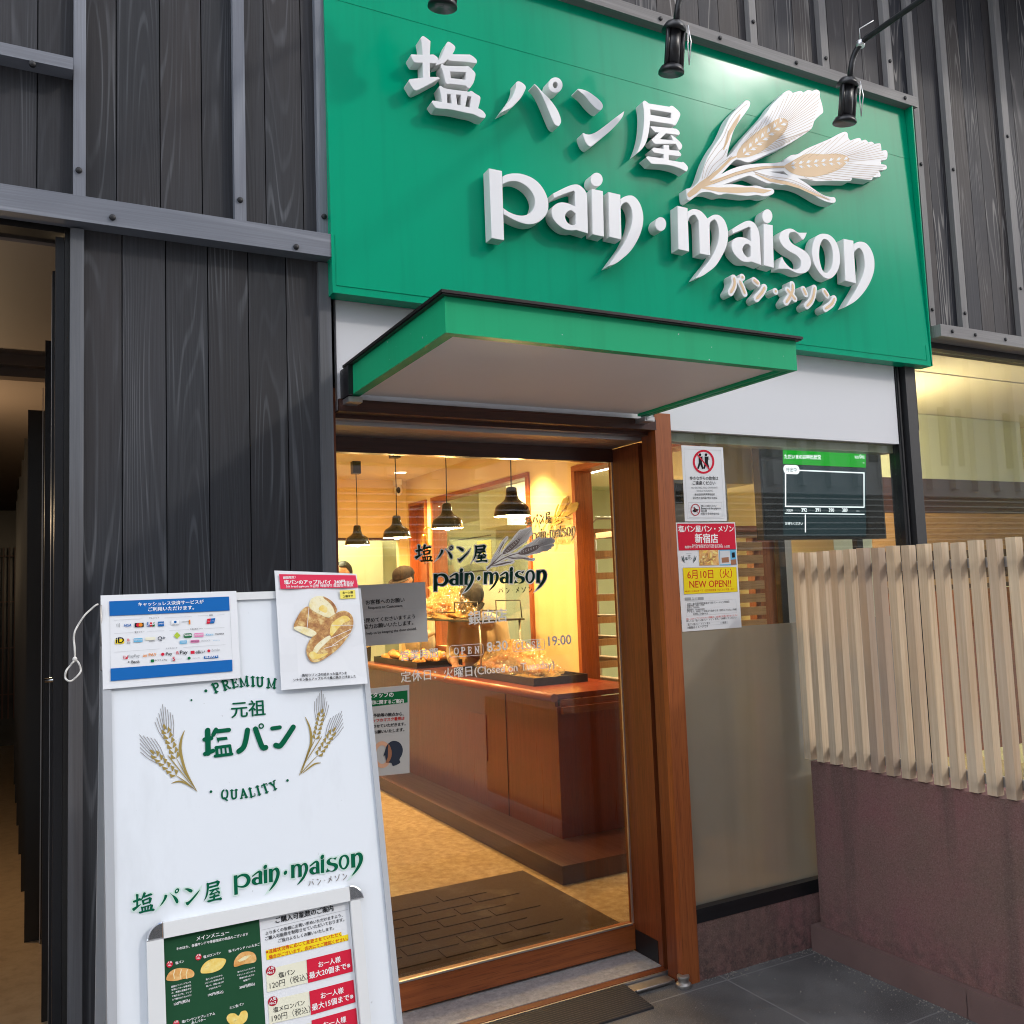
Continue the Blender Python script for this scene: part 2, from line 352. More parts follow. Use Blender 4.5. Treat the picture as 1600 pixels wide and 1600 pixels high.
M['letter'] = plain('white_letter_paint', (0.76, 0.77, 0.79), 0.38, vary=0.015)
M['tan'] = plain('tan_print', (0.70, 0.49, 0.28), 0.5, vary=0.03)
M['tan_line'] = plain('brown_print_line', (0.42, 0.28, 0.17), 0.5, vary=0.03)
M['soffit'] = plain('grey_soffit_board', (0.80, 0.785, 0.775), 0.6, vary=0.06, scale=2.2, bump=0.06)
M['whiteboard'] = plain('white_fascia_board', (0.70, 0.71, 0.74), 0.42, vary=0.02, scale=2)
M['black'] = plain('black_metal', (0.012, 0.012, 0.014), 0.35, 0.0, vary=0.2, scale=20)
M['blackgap'] = plain('shadow_gap_black', (0.008, 0.008, 0.008), 0.8)
M['flash'] = plain('dark_flashing_metal', (0.035, 0.030, 0.030), 0.35, 0.6, vary=0.25, scale=15)
M['postblack'] = plain('black_window_post', (0.024, 0.024, 0.026), 0.55, vary=0.2, scale=40, bump=0.08)
M['alu'] = plain('brushed_aluminium', (0.55, 0.55, 0.56), 0.36, 0.9, vary=0.05)
M['alu_white'] = plain('white_aluminium_frame', (0.72, 0.73, 0.73), 0.3, vary=0.02, coat=0.2)
M['chrome'] = plain('chrome', (0.72, 0.72, 0.74), 0.08, 1.0, vary=0.02)
M['steel'] = plain('worn_steel', (0.40, 0.38, 0.36), 0.4, 0.8, vary=0.3, scale=30, bump=0.1)
M['cutwire'] = plain('bare_wire', (0.75, 0.75, 0.75), 0.3, 0.9)
M['boardwhite'] = plain('white_board_face', (0.68, 0.72, 0.77), 0.35, vary=0.015, scale=1.5, coat=0.1)
def boardmat():
    t = NT('smudged_white_board'); o = t.obj(); n = t.noise(o, 2.2, 4, 0.6); sm = t.noise(t.n('Mapping', {'Vector': o, 'Scale': (5, 5, 1.2)}).outputs[0], 1.4, 5, 0.65); sp = t.noise(o, 95, 2)
    col = t.mix(n, (0.74, 0.785, 0.835), (0.77, 0.805, 0.845)); col = t.mix(t.ramp(sm, [(0.55, (0,)), (0.75, (0.35,))]), col, (0.56, 0.59, 0.62)); col = t.mix(t.ramp(sp, [(0.74, (0,)), (0.78, (0.45,))]), col, (0.40, 0.41, 0.42))
    return t.pbr(col, t.ramp(sm, [(0.3, (0.28,)), (0.7, (0.5,))]), 0, sm, 0.05, 0.002, 0.45, 0.1)
M['boardwhite'] = boardmat()
M['boardedge'] = plain('grey_board_frame', (0.50, 0.52, 0.55), 0.4, 0.3, vary=0.05)
M['paper'] = plain('laminated_paper', (0.77, 0.785, 0.81), 0.22, vary=0.02, scale=9, coat=0.25)
M['papergrey'] = plain('grey_notice_paper', (0.52, 0.52, 0.51), 0.5, vary=0.02)
M['rubber'] = plain('black_rubber', (0.018, 0.018, 0.020), 0.5, vary=0.3, scale=50, bump=0.2)
M['string'] = plain('white_string', (0.72, 0.70, 0.66), 0.9, vary=0.1, scale=200, bump=0.5)
M['bolt'] = plain('black_bolt_head', (0.02, 0.02, 0.022), 0.5, 0.3)
for k, c in dict(ink=(0.015, 0.015, 0.018), white=(0.86, 0.86, 0.86), red=(0.62, 0.02, 0.05), redtext=(0.60, 0.03, 0.02), pinkred=(0.72, 0.045, 0.10), yellow=(0.86, 0.66, 0.02), yellowtag=(0.86, 0.74, 0.15),
                 blue=(0.012, 0.13, 0.42), cream=(0.78, 0.76, 0.60), menugreen=(0.018, 0.075, 0.035), brandgreen=(0.002, 0.105, 0.05), grass=(0.010, 0.15, 0.05), gold=(0.34, 0.25, 0.075), hair=(0.25, 0.23, 0.22),
                 greyline=(0.34, 0.35, 0.36), darkgreen=(0.006, 0.035, 0.024), wheatgrey=(0.20, 0.155, 0.145), orange=(0.75, 0.25, 0.03), sky=(0.15, 0.45, 0.68), pink=(0.72, 0.25, 0.45), lime=(0.42, 0.55, 0.06),
                 skinprint=(0.72, 0.42, 0.28), navy=(0.04, 0.05, 0.075), palegrey=(0.62, 0.64, 0.67), brandoutline=(0.60, 0.74, 0.68), darkred=(0.42, 0.02, 0.04), logogrey=(0.06, 0.09, 0.09), brownmask=(0.36, 0.17, 0.10)).items():
    M[k] = plain('print_' + k, c, 0.55, vary=0.03, spec=0.06)
M['decalwhite'] = plain('frosted_white_vinyl', (0.86, 0.84, 0.82), 0.5, vary=0.02)
def breadmat(name, a, b, c, sc=22):
    t = NT(name); o = t.obj(); n = t.noise(o, sc, 5, 0.65); n2 = t.noise(o, sc * 3.2, 3)
    col = t.ramp(n, [(0.30, a), (0.5, b), (0.68, c)]); col = t.mix(t.ramp(n2, [(0.6, (0,)), (0.75, (0.5,))]), col, tuple(q * 0.5 for q in a))
    return t.pbr(col, 0.42, 0, n2, 0.3, 0.002, 0.4)
M['bread'] = breadmat('baked_crust', (0.42, 0.13, 0.022), (0.68, 0.30, 0.07), (0.85, 0.55, 0.22))
M['photo_bread'] = breadmat('printed_bread', (0.28, 0.10, 0.035), (0.52, 0.27, 0.09), (0.80, 0.62, 0.27), 62)
M['photo_crumb'] = breadmat('printed_crumb', (0.80, 0.62, 0.18), (0.84, 0.76, 0.48), (0.86, 0.80, 0.58), 40)
M['photo_loaf'] = breadmat('printed_loaf', (0.62, 0.27, 0.06), (0.74, 0.40, 0.13), (0.82, 0.58, 0.27), 45)
M['photo_egg'] = breadmat('printed_filling', (0.80, 0.52, 0.08), (0.84, 0.62, 0.16), (0.86, 0.74, 0.34), 50)
def glass(name, tint=(1, 1, 1), rough=0.0, boost=1.0, film=0.0):
    t = NT(name); g = t.n('NewGeometry'); dt = t.n('VectorMath', {0: g.outputs['Incoming'], 1: g.outputs['Normal']}, operation='DOT_PRODUCT').outputs['Value']
    fr = t.math('ADD', 0.04, t.math('MULTIPLY', 0.96, t.math('POWER', t.math('SUBTRACT', 1.0, t.math('ABSOLUTE', dt)), 5.0))); tr = t.n('BsdfTransparent', {0: tint}); gl = t.n('BsdfGlossy', {0: (1, 1, 1), 'Roughness': rough})
    f = t.math('MINIMUM', t.math('MULTIPLY', fr, boost), 1.0); mx = t.n('MixShader', {0: f, 1: tr, 2: gl})
    if film:
        df = t.n('BsdfDiffuse', {0: (0.8, 0.8, 0.78)}); n = t.noise(t.obj(), 8, 4); mx = t.n('MixShader', {0: t.math('MULTIPLY', n, film), 1: mx, 2: df})
    t.t.links.new(mx.outputs[0], t.out.inputs[0]); return t.m
M['glass'] = glass('door_glass', (0.95, 0.96, 0.94), boost=1.05, film=0.008)
M['glass_win'] = glass('window_glass', (0.94, 0.95, 0.92), boost=0.95, film=0.015)
def frost():
    t = NT('frosted_film'); o = t.obj(); n = t.noise(o, 5, 3); c = t.mix(n, (0.33, 0.33, 0.29), (0.42, 0.42, 0.37)); st = t.noise(t.n('Mapping', {'Vector': o, 'Scale': (9, 9, .8)}).outputs[0], 1.0, 3)
    c = t.mix(t.ramp(st, [(0.5, (0,)), (0.75, (0.5,))]), c, (0.25, 0.255, 0.23))
    d = t.n('BsdfDiffuse', {0: c}); rf = t.n('BsdfRefraction', {0: (0.85, 0.85, 0.78), 'Roughness': 0.27, 'IOR': 1.03}); tl = t.n('BsdfTranslucent', {0: (0.85, 0.84, 0.78)}); g = t.n('BsdfGlossy', {0: (1, 1, 1), 'Roughness': 0.16})
    a = t.n('MixShader', {0: 0.3, 1: rf, 2: tl}); a = t.n('MixShader', {0: 0.52, 1: d, 2: a}); b = t.n('MixShader', {0: 0.09, 1: a, 2: g}); t.t.links.new(b.outputs[0], t.out.inputs[0]); return t.m
M['frost'] = frost()
def bagmat():
    t = NT('crinkled_clear_bag'); o = t.obj(); n = t.noise(o, 45, 4, 0.7); b = t.n('Bump', {'Height': n, 'Strength': 0.9, 'Distance': 0.01})
    tr = t.n('BsdfTransparent', {0: (1, 0.98, 0.93)}); g = t.n('BsdfGlossy', {0: (1, 1, 1), 'Roughness': 0.12, 'Normal': b.outputs[0]}); tl = t.n('BsdfTranslucent', {0: (0.9, 0.66, 0.30)})
    m1 = t.n('MixShader', {0: t.ramp(n, [(0.4, (0.06,)), (0.68, (0.35,))]), 1: tr, 2: g}); m2 = t.n('MixShader', {0: t.ramp(n, [(0.4, (0.18,)), (0.7, (0.55,))]), 1: m1, 2: tl}); t.t.links.new(m2.outputs[0], t.out.inputs[0]); return t.m
M['bag'] = bagmat()
def stucco():
    t = NT('plum_stucco'); o = t.obj(); n = t.noise(o, 180, 5, 0.7); big = t.noise(o, 3.0, 4, 0.6); mp = t.n('Mapping', {'Vector': o, 'Scale': (14, 14, 0.9)}); st = t.noise(mp.outputs[0], 1, 3)
    col = t.ramp(big, [(0.32, (0.225, 0.142, 0.118)), (0.5, (0.26, 0.142, 0.128)), (0.68, (0.285, 0.132, 0.132))])
    col = t.mix(t.ramp(st, [(0.5, (0,)), (0.66, (0.6,))]), col, (0.14, 0.098, 0.082)); gr = t.noise(o, 190, 3, 0.7)
    col = t.mix(t.ramp(gr, [(0.52, (0,)), (0.72, (0.6,))]), col, (0.36, 0.25, 0.22))
    col = t.mix(t.ramp(gr, [(0.30, (0.6,)), (0.45, (0,))]), col, (0.09, 0.055, 0.048))
    sz = t.n('SeparateXYZ', {0: o}).outputs[2]; spl = t.noise(o, 26, 4, 0.7); base = t.math('MULTIPLY', t.ramp(sz, [(0.02, (1,)), (0.30, (0,))]), t.ramp(spl, [(0.42, (0,)), (0.66, (0.75,))]))
    col = t.mix(base, col, (0.075, 0.062, 0.055))                              # dirt splashed up from the paving
    return t.pbr(col, 0.85, 0, n, 1.0, 0.006, 0.25)
M['stucco'] = stucco()
def slabs():
    t = NT('dark_paving_slabs'); o = t.obj(); s3 = t.n('SeparateXYZ', {0: o})
    def joint(ax, off): f = t.math('FRACT', t.math('DIVIDE', t.math('ADD', s3.outputs[ax], off), 0.6)); return t.math('LESS_THAN', t.math('ABSOLUTE', t.math('SUBTRACT', f, 0.5)), 0.006)
    j = t.math('MAXIMUM', joint(0, 0.9), joint(1, 0.345)); n = t.noise(o, 2.2, 5, 0.65); g = t.noise(o, 210, 3, 0.7)
    col = t.ramp(n, [(0.3, (0.056, 0.056, 0.058)), (0.5, (0.105, 0.104, 0.104)), (0.72, (0.17, 0.17, 0.168))])
    col = t.mix(t.ramp(g, [(0.54, (0,)), (0.72, (0.75,))]), col, (0.32, 0.32, 0.32)); sc = t.noise(t.n('Mapping', {'Vector': o, 'Rotation': (0, 0, 0.5), 'Scale': (7, 60, 1)}).outputs[0], 1.0, 4, 0.7)
    col = t.mix(t.ramp(sc, [(0.66, (0,)), (0.76, (0.45,))]), col, (0.26, 0.26, 0.26)); col = t.mix(t.ramp(g, [(0.28, (0.7,)), (0.42, (0,))]), col, (0.018, 0.018, 0.020)); col = t.mix(j, col, (0.20, 0.20, 0.20))
    return t.pbr(col, t.ramp(n, [(0.3, (0.45,)), (0.7, (0.7,))]), 0, t.math('SUBTRACT', g, t.math('MULTIPLY', j, 2.0)), 0.35, 0.002, 0.4)
M['slabs'] = slabs()
M['asphalt'] = plain('asphalt', (0.27, 0.265, 0.26), 0.85, vary=0.35, scale=60, bump=0.4)
def stone(name, a, b, c, sc=30, rough=0.35):
    t = NT(name); o = t.obj(); n = t.noise(o, sc, 6, 0.7); m = t.noise(o, sc * 0.2, 3)
    col = t.ramp(n, [(0.33, a), (0.5, b), (0.7, c)]); col = t.mix(t.ramp(m, [(0.4, (0,)), (0.7, (0.35,))]), col, a)
    return t.pbr(col, rough, 0, n, 0.05, 0.001, 0.5)
M['sillstone'] = stone('speckled_grey_stone', (0.28, 0.285, 0.30), (0.42, 0.425, 0.435), (0.55, 0.55, 0.55), 60)
M['floorstone'] = stone('beige_shop_floor', (0.25, 0.165, 0.085), (0.35, 0.25, 0.14), (0.46, 0.36, 0.22), 24, 0.22)
def mat_carpet():
    t = NT('brown_door_mat'); o = t.obj(); n = t.noise(o, 400, 3, 0.7); big = t.noise(o, 5, 4)
    dust = t.math('MULTIPLY', t.ramp(big, [(0.55, (0,)), (0.72, (1,))]), t.ramp(n, [(0.45, (0,)), (0.7, (0.5,))]))
    col = t.mix(n, (0.030, 0.018, 0.010), (0.105, 0.066, 0.038)); col = t.mix(dust, col, (0.32, 0.27, 0.22))
    return t.pbr(col, 0.95, 0, n, 0.8, 0.004, 0.1)
M['carpet'] = mat_carpet()
M['plaster'] = plain('cream_wall_plaster', (0.78, 0.61, 0.31), 0.7, vary=0.04, scale=2, bump=0.05)
M['ceil'] = plain('cream_ceiling', (0.82, 0.74, 0.56), 0.75, vary=0.02, scale=2)
M['kitchen'] = plain('pale_kitchen_panel', (0.66, 0.68, 0.50), 0.4, vary=0.04, scale=3)
M['kitchen_grey'] = plain('olive_grey_enamel', (0.33, 0.36, 0.26), 0.35, vary=0.06)
M['lampgreen'] = plain('dark_olive_enamel', (0.022, 0.026, 0.010), 0.16, vary=0.1, coat=0.6)
M['lampwhite'] = plain('lamp_inside_white', (0.85, 0.83, 0.75), 0.5, vary=0.02)
M['bulb'] = emit('glowing_bulb', (1.0, 0.80, 0.48), 14)
M['downglow'] = emit('downlight_glow', (1.0, 0.86, 0.62), 9)
M['tubeglow'] = emit('fluorescent_glow', (1.0, 0.95, 0.78), 5)
M['bigglow'] = emit('bright_room_lamp', (1.0, 0.90, 0.62), 14)
M['scr_black'] = plain('screen_black', (0.006, 0.008, 0.010), 0.12, vary=0.1, coat=0.5)
M['scr_panel'] = emit('screen_dark_panel', (0.010, 0.020, 0.024), 1.0)
M['scr_green'] = emit('screen_green', (0.004, 0.24, 0.012), 0.9)
M['scr_white'] = emit('screen_white', (0.78, 0.86, 0.92), 0.85)
M['scr_ink'] = emit('screen_ink', (0.02, 0.03, 0.05), 0.3)
M['cap_brown'] = plain('brown_cap_cloth', (0.016, 0.007, 0.005), 0.85, vary=0.3, scale=30, bump=0.3)
M['cap_black'] = plain('black_cap_cloth', (0.006, 0.005, 0.005), 0.85, vary=0.3, scale=30, bump=0.3)
M['skin'] = plain('skin', (0.55, 0.29, 0.18), 0.5, vary=0.06, scale=14)
M['hairm'] = plain('black_hair', (0.012, 0.009, 0.008), 0.45, vary=0.4, scale=90, bump=0.4)
M['mask'] = plain('white_face_mask', (0.78, 0.76, 0.72), 0.8, vary=0.03)
M['shirt'] = plain('beige_work_shirt', (0.55, 0.43, 0.27), 0.8, vary=0.08, scale=9, bump=0.3)
M['trouser'] = plain('dark_trousers', (0.03, 0.025, 0.022), 0.85, vary=0.2, scale=12)
M['corr'] = plain('corridor_black_panel', (0.016, 0.015, 0.014), 0.3, vary=0.2, scale=3)
M['corr_ceil'] = plain('corridor_brown_ceiling', (0.20, 0.155, 0.125), 0.6, vary=0.06, scale=3)
M['corr_beam'] = plain('corridor_brown_beam', (0.12, 0.085, 0.065), 0.35, vary=0.15, scale=8)
M['corr_floor'] = stone('tan_corridor_floor', (0.42, 0.28, 0.16), (0.52, 0.36, 0.21), (0.58, 0.42, 0.26), 16, 0.35)
M['lattice'] = plain('red_brown_lattice', (0.10, 0.028, 0.018), 0.4, vary=0.2)
M['brass'] = plain('aged_brass', (0.45, 0.25, 0.07), 0.3, 0.9, vary=0.15, scale=30)
M['ribwhite'] = plain('pale_ribbed_cladding', (0.45, 0.46, 0.47), 0.6, vary=0.05)
M['facadedark'] = plain('dark_street_front', (0.035, 0.034, 0.032), 0.5, vary=0.2)
M['oppglass'] = plain('street_window_glass', (0.03, 0.035, 0.04), 0.08, vary=0.1, coat=0.5)
# ------------------------------------------------------------------ ground
def slabsheet(name, x0, x1, y0, y1, z, mat): m = MB(); m.poly([(x0, y0, z), (x1, y0, z), (x1, y1, z), (x0, y1, z)]); return tag(m.build(name, mat), kind='structure')
slabsheet('road', -60, 60, -60, 60, -0.012, M['asphalt'])
m = MB(); m.box(-12, 16, -1.4, 0.34, -0.10, 0.0); tag(m.build('pavement', M['slabs']), kind='structure')
m = MB(); m.box(-1.6, 0.075, 0.345, 9.0, -0.1, 0.0); m.box(-1.6, 0.075, 0.0, 0.344, 0.0005, 0.003); tag(m.build('corridor_floor', M['corr_floor']), kind='structure')
m = MB(); m.box(0.14, 8.0, 0.345, 5.6, -0.1, 0.03); tag(m.build('shop_floor', M['floorstone']), kind='structure')

# ------------------------------------------------------------------ the timber clad building
BLD = thing('shop_building', 'charcoal timber clad building with grey battens and a glazed bakery front', 'building')
def planks(edges, z0, z1, y, name, mat, th=0.018, gap=0.0035):
    m = MB()
    for a, b in zip(edges, edges[1:]): m.box(a + gap / 2, b - gap / 2, y, y + th, z0, z1, grain=2)
    m.box(edges[0], edges[-1], y + th + 0.001, y + 0.08, z0, z1)
    return m.build(name, mat, BLD, bevel=0.0012, seg=1)
def bolts(parent, pts, y):
    for x, z in pts:
        m = MB(); m.lathe([(0.0, -0.006), (0.0085, -0.006), (0.0095, -0.003), (0.0095, 0.004)], (x, y, z), (0, 1, 0), 10); m.build('bolt', M['bolt'], parent)
def batten(x0, x1, z0, z1, y, depth, mat, bs=(), name='batten'):
    m = MB(); m.box(x0, x1, y, y + depth, z0, z1); o = m.build(name, mat, BLD, bevel=0.002); bolts(o, bs, y); return o
def rail(x0, x1, z0, z1, y, mat, bs=()):
    m = MB(); m.box(x0, x1, y, -0.0005, z0, z1); o = m.build('rail', mat, BLD, bevel=0.002); bolts(o, bs, y); return o
B1 = -0.030; R1 = -0.062
# left of the sign
planks([0.112, 0.22, 0.347, 0.473, 0.592, 0.675, 0.80, 0.862], 2.72, 4.6, 0.0, 'cladding', M['clad'])
planks([-1.2, -1.075, -0.95, -0.83, -0.71, -0.585, -0.46, -0.345, -0.23, -0.115, 0.004, 0.112], 2.72, 4.6, 0.001, 'cladding', M['clad'])
planks([0.112, 0.236, 0.361, 0.487, 0.613, 0.736, 0.862], 0.02, 2.70, 0.0, 'cladding', M['clad'])
for x0, x1, bx in ((SX(.101, B1), SX(.135, B1), ((0.115, 2.84), (0.115, 3.9))), (SX(.574, B1), SX(.611, B1), ((0.585, 2.83), (0.585, 3.9))), (SX(.852, B1), SX(.884, B1), ((0.861, 2.82),))):
    batten(x0, x1, 2.757, 4.6, B1, 0.029, M['batten'], bx)
rail(-1.2, SX(.894, R1), SZ(2.696, R1), SZ(2.776, R1), R1, M['batten'], ((0.205, 2.697), (0.756, 2.688), (-0.4, 2.70)))
rail(-1.2, SX(.100, R1), SZ(3.168, R1), SZ(3.206, R1), R1, M['batten'], ((-0.009, 3.124),))
batten(SX(.094, -.02), SX(.131, -.02), 0.0, 2.665, -0.020, 0.05, M['post'], name='corner_post')
batten(SX(.847, -.02), SX(.888, -.02), 0.0, 2.665, -0.020, 0.05, M['post'], name='corner_post')
# right of and above the sign
planks([1.2 + 0.1145 * i for i in range(24)], 3.93, 5.3, 0.0, 'cladding', M['clad_worn'])
planks([3.8335 + 0.108 * i for i in range(16)], 2.76, 5.3, 0.0015, 'cladding', M['clad_worn'])
for x0, x1, z0, bx in ((2.845, 2.885, 3.93, ((2.865, 4.06),)), (3.292, 3.338, 3.93, ((3.315, 4.0), )), (3.745, 3.79, 3.93, ((3.768, 4.1),)), (SX(3.965, B1), SX(4.005, B1), 2.765, ((SX(3.985, B1), 2.85), (SX(3.985, B1), 3.6))),
                       (SX(4.215, B1), SX(4.262, B1), 2.765, ((SX(4.238, B1), 2.86), (SX(4.238, B1), 3.62))), (SX(4.70, B1), SX(4.755, B1), 2.765, ((SX(4.728, B1), 3.05), (SX(4.728, B1), 3.9)))):
    batten(x0, x1, z0, 5.3, B1, 0.0285, M['batten_old'], bx)
rail(1.2, 3.893, 3.866, 3.918, -0.075, M['batten_old'], ((2.30, 3.892), (3.07, 3.892), (3.80, 3.892), (2.62, 3.892)))
rail(3.90, 5.6, 2.695, 2.754, -0.10, M['batten_old'], ((3.985, 2.725), (4.16, 2.725), (4.4, 2.725)))
m = MB(); m.box(4.0, 6.2, -0.9, 0.0, 5.0, 5.3); m.build('eave', M['clad'], BLD)
m = MB(); m.box(-3.6, -1.2, 0.0, 0.2, 0.0, 4.6); m.box(5.6, 9.0, 0.0, 0.2, 2.76, 5.3); m.box(-3.6, 9, 0.21, 0.3, 4.6, 6.0); m.build('side_wall', M['clad'], BLD)
# fascia boards under the sign and the wall head behind it
m = MB(); m.box(0.905, SX(3.675, .004), 0.004, 0.03, SZ(2.168, .004), 2.70); m.build('fascia_panel', M['whiteboard'], BLD, bevel=0.001)
m = MB(); m.box(0.88, 3.86, 0.031, 0.09, 2.25, 3.93); m.build('wall_backing', M['blackgap'], BLD)
# door surround
def woodbox(name, mat, *bs, bevel=0.0025, parent=BLD, **kw):
    first = None
    for b in bs:
        m = MB(); m.box(*b, **kw); o = m.build(name if first is None or parent is BLD and name not in ('window', 'kitchen_window') else 'frame' if 'window' in name else name, mat, first if first is not None and 'window' in name else parent, bevel=bevel); first = first or o
    return first
woodbox('door_post', M['wood'], (2.220, 2.300, -0.002, 0.028, 0.0, 2.235))
woodbox('door_post_return', M['wood_deep'], (2.2215, 2.2985, 0.029, 0.094, 0.0, 2.2))
woodbox('door_jamb', M['wood_deep'], (2.232, 2.2985, 0.136, 0.36, 0.012, 2.135))
woodbox('jamb_gap', M['blackgap'], (2.262, 2.2985, 0.0945, 0.1355, 0.0, 2.2), bevel=0)
woodbox('kick_plate', M['black'], (2.2295, 2.2318, 0.165, 0.318, 0.028, 0.115), bevel=0.0008)
woodbox('door_post', M['wood_deep'], (0.8645, 0.905, 0.031, 0.36, 0.0, 2.56))
woodbox('lintel', M['wood_dark'], (0.9055, 2.219, -0.012, 0.044, 2.163, 2.205), (0.9055, 2.219, 0.046, 0.098, 2.150, 2.200), bevel=0.003)
woodbox('lintel_soffit', M['alu'], (0.9055, 2.231, 0.10, 0.20, 2.137, 2.160), (0.9055, 2.231, 0.203, 0.318, 2.137, 2.160), bevel=0.001)
woodbox('door_head', M['wood_dark'], (0.9055, 2.231, 0.322, 0.36, 2.079, 2.20))  # same wood as the door; its shade is put into the colour
# the sliding door
door = woodbox('door', M['wood'], (0.9055, 2.2275, 0.318, 0.362, 0.036, 0.136))
woodbox('glazing_bead', M['alu'], (0.9055, 2.215, 0.3135, 0.322, 0.1362, 0.143), (2.2155, 2.2225, 0.3135, 0.322, 0.143, 2.078), bevel=0.0008, parent=door)
m = MB(); m.box(0.9055, 2.2155, 0.336, 0.344, 0.1365, 2.0785); m.build('glass_pane', M['glass'], door)
# threshold
woodbox('threshold', M['sillstone'], (0.906, 2.231, 0.150, 0.344, -0.05, 0.026), bevel=0.001)
woodbox('threshold_trim', M['wood_deep'], (0.906, 2.232, 0.112, 0.1495, -0.05, 0.0235), bevel=0.002)
woodbox('threshold_trim', M['alu'], (0.906, 2.236, 0.104, 0.1115, -0.05, 0.0215), bevel=0.001)
m = MB(); m.box(2.02, 2.215, 0.045, 0.100, 0.001, 0.012); m.tube([(2.03, 0.04, 0.012), (2.19, 0.036, 0.014)], 0.005, 8); m.lathe([(0, 0), (0.030, 0), (0.030, 0.012), (0.02, 0.018), (0.02, 0.03), (0.024, 0.032), (0.024, 0.042), (0.0, 0.044)], (2.222, 0.0, 0.0), n=18)
m.build('floor_hinge', M['steel'], BLD, bevel=0.001)
# left window (beside the door)
wf = woodbox('window', M['black'], (2.3005, 3.69, 0.0, 0.06, 0.217, 0.252), (2.3005, 3.69, -0.004, 0.06, 0.2525, 0.272), (3.6715, 3.69, 0.004, 0.06, 0.2725, 2.6), bevel=0.002)
m = MB(); m.box(2.3005, 3.671, 0.030, 0.037, 1.3555, 2.175); m.build('glass_pane', M['glass_win'], wf)
m = MB(); m.box(2.3005, 3.671, 0.030, 0.037, 0.2725, 1.354); m.build('frosted_pane', M['frost'], wf)
woodbox('window_sill_wall', M['stucco'], (2.3003, 3.5, 0.002, 0.12, 0.0, 0.2165), bevel=0.004)
woodbox('window_head', M['kitchen_grey'], (2.3005, 3.67, 0.04, 0.10, 2.13, 2.2), bevel=0.001)
# black mullion and the far window
woodbox('mullion', M['postblack'], (SX(3.747, -.02), SX(3.815, -.02), -0.02, 0.08, 0.0, 2.7), (3.6905, 3.70, 0.0, 0.08, 0.0, 2.7), bevel=0.002)
woodbox('mullion', M['blackgap'], (3.7005, 3.735, 0.02, 0.08, 0.0, 2.7), bevel=0)
w2 = woodbox('window', M['black'], (3.83, 6.4, 0.0, 0.09, 2.665, 2.76), (3.83, 6.4, 0.0, 0.07, 0.2, 0.3), bevel=0.002)
m = MB(); m.box(3.79, 6.4, 0.040, 0.047, 0.3, 2.664); m.build('glass_pane', M['glass_win'], w2)
woodbox('window_base', M['stucco'], (3.8, 6.4, 0.005, 0.12, 0.0, 0.199), bevel=0.004)
# the inside shell
XW = 3.3
def shell(name, mat, *bs): return woodbox(name, mat, *bs, bevel=0)
shell('inner_wall', M['plaster'], (XW, XW + 0.10, 2.36, 2.98, 0.03, 2.66), (XW, XW + 0.10, 2.98, 4.86, 0.03, 1.05), (XW, XW + 0.10, 2.98, 4.86, 2.415, 2.66), (XW, XW + 0.1, 4.86, 4.99, 0.03, 2.66), (XW, XW + 0.1, 4.99, 5.42, 2.415, 2.66), (XW, XW + 0.1, 5.42, 5.52, 0.03, 2.66), (XW, XW + 0.1, 1.2, 2.36, 2.37, 2.66))
shell('inner_wall', M['plaster'], (0.2, 3.21, 5.52, 5.60, 2.09, 2.66), (0.2, 1.6, 5.52, 5.6, 0.03, 2.0899), (3.2105, 3.4, 5.521, 5.6, 0.03, 2.66))
shell('inner_wall', M['plaster'], (0.14, 0.20, 0.37, 5.6, 0.03, 2.66))
shell('shop_ceiling', M['ceil'], (0.14, 8.0, 0.37, 5.6, 2.66, 2.74), (3.84, 8.0, 0.0905, 0.3699, 2.6645, 2.74))
shell('kitchen_wall', M['kitchen'], (1.6, 8.0, 6.6, 6.7, 0.0, 2.74), (6.9, 7.0, 0.3, 6.6, 0.0, 2.74), (1.55, 1.6, 5.61, 6.6, 0, 2.7), (1.55, 7, 5.605, 6.7, 2.741, 2.8))
shell('kitchen_floor', M['kitchen_grey'], (1.6, 8.0, 5.601, 6.6, -0.1, 0.0))
woodbox('doorway_trim', M['wood'], (XW - 0.02, XW + 0.12, 2.32, 2.3595, 0.03, 2.33), (XW - 0.02, XW + 0.12, 0.9, 2.3595, 2.3305, 2.3695), bevel=0.003)
woodbox('doorway_trim', M['wood'], (XW - 0.02, XW + 0.12, 5.385, 5.4195, 0.03, 2.385), (XW - 0.02, XW + 0.12, 4.9905, 5.025, 0.03, 2.385), (XW - 0.02, XW + 0.12, 4.9905, 5.4195, 2.3855, 2.4149), bevel=0.003)
woodbox('inner_door', M['wood'], (XW + 0.05, XW + 0.09, 5.0255, 5.3845, 0.03, 2.36), bevel=0.002)
kw = woodbox('kitchen_window', M['wood'], (XW - 0.02, XW + 0.12, 2.98, 3.02, 1.05, 2.38), (XW - 0.02, XW + 0.12, 4.82, 4.8599, 1.05, 2.38), (XW - 0.02, XW + 0.12, 2.98, 4.8599, 2.3805, 2.4149), (XW - 0.02, XW + 0.12, 2.98, 4.8599, 1.015, 1.0495), bevel=0.003)
m = MB(); m.box(XW + 0.045, XW + 0.051, 3.0205, 4.8195, 1.05, 2.38); m.build('glass_pane', M['glass'], kw)
woodbox('back_opening_trim', M['wood_dark'], (1.6, 3.2104, 5.50, 5.6, 2.066, 2.0895), bevel=0.001)
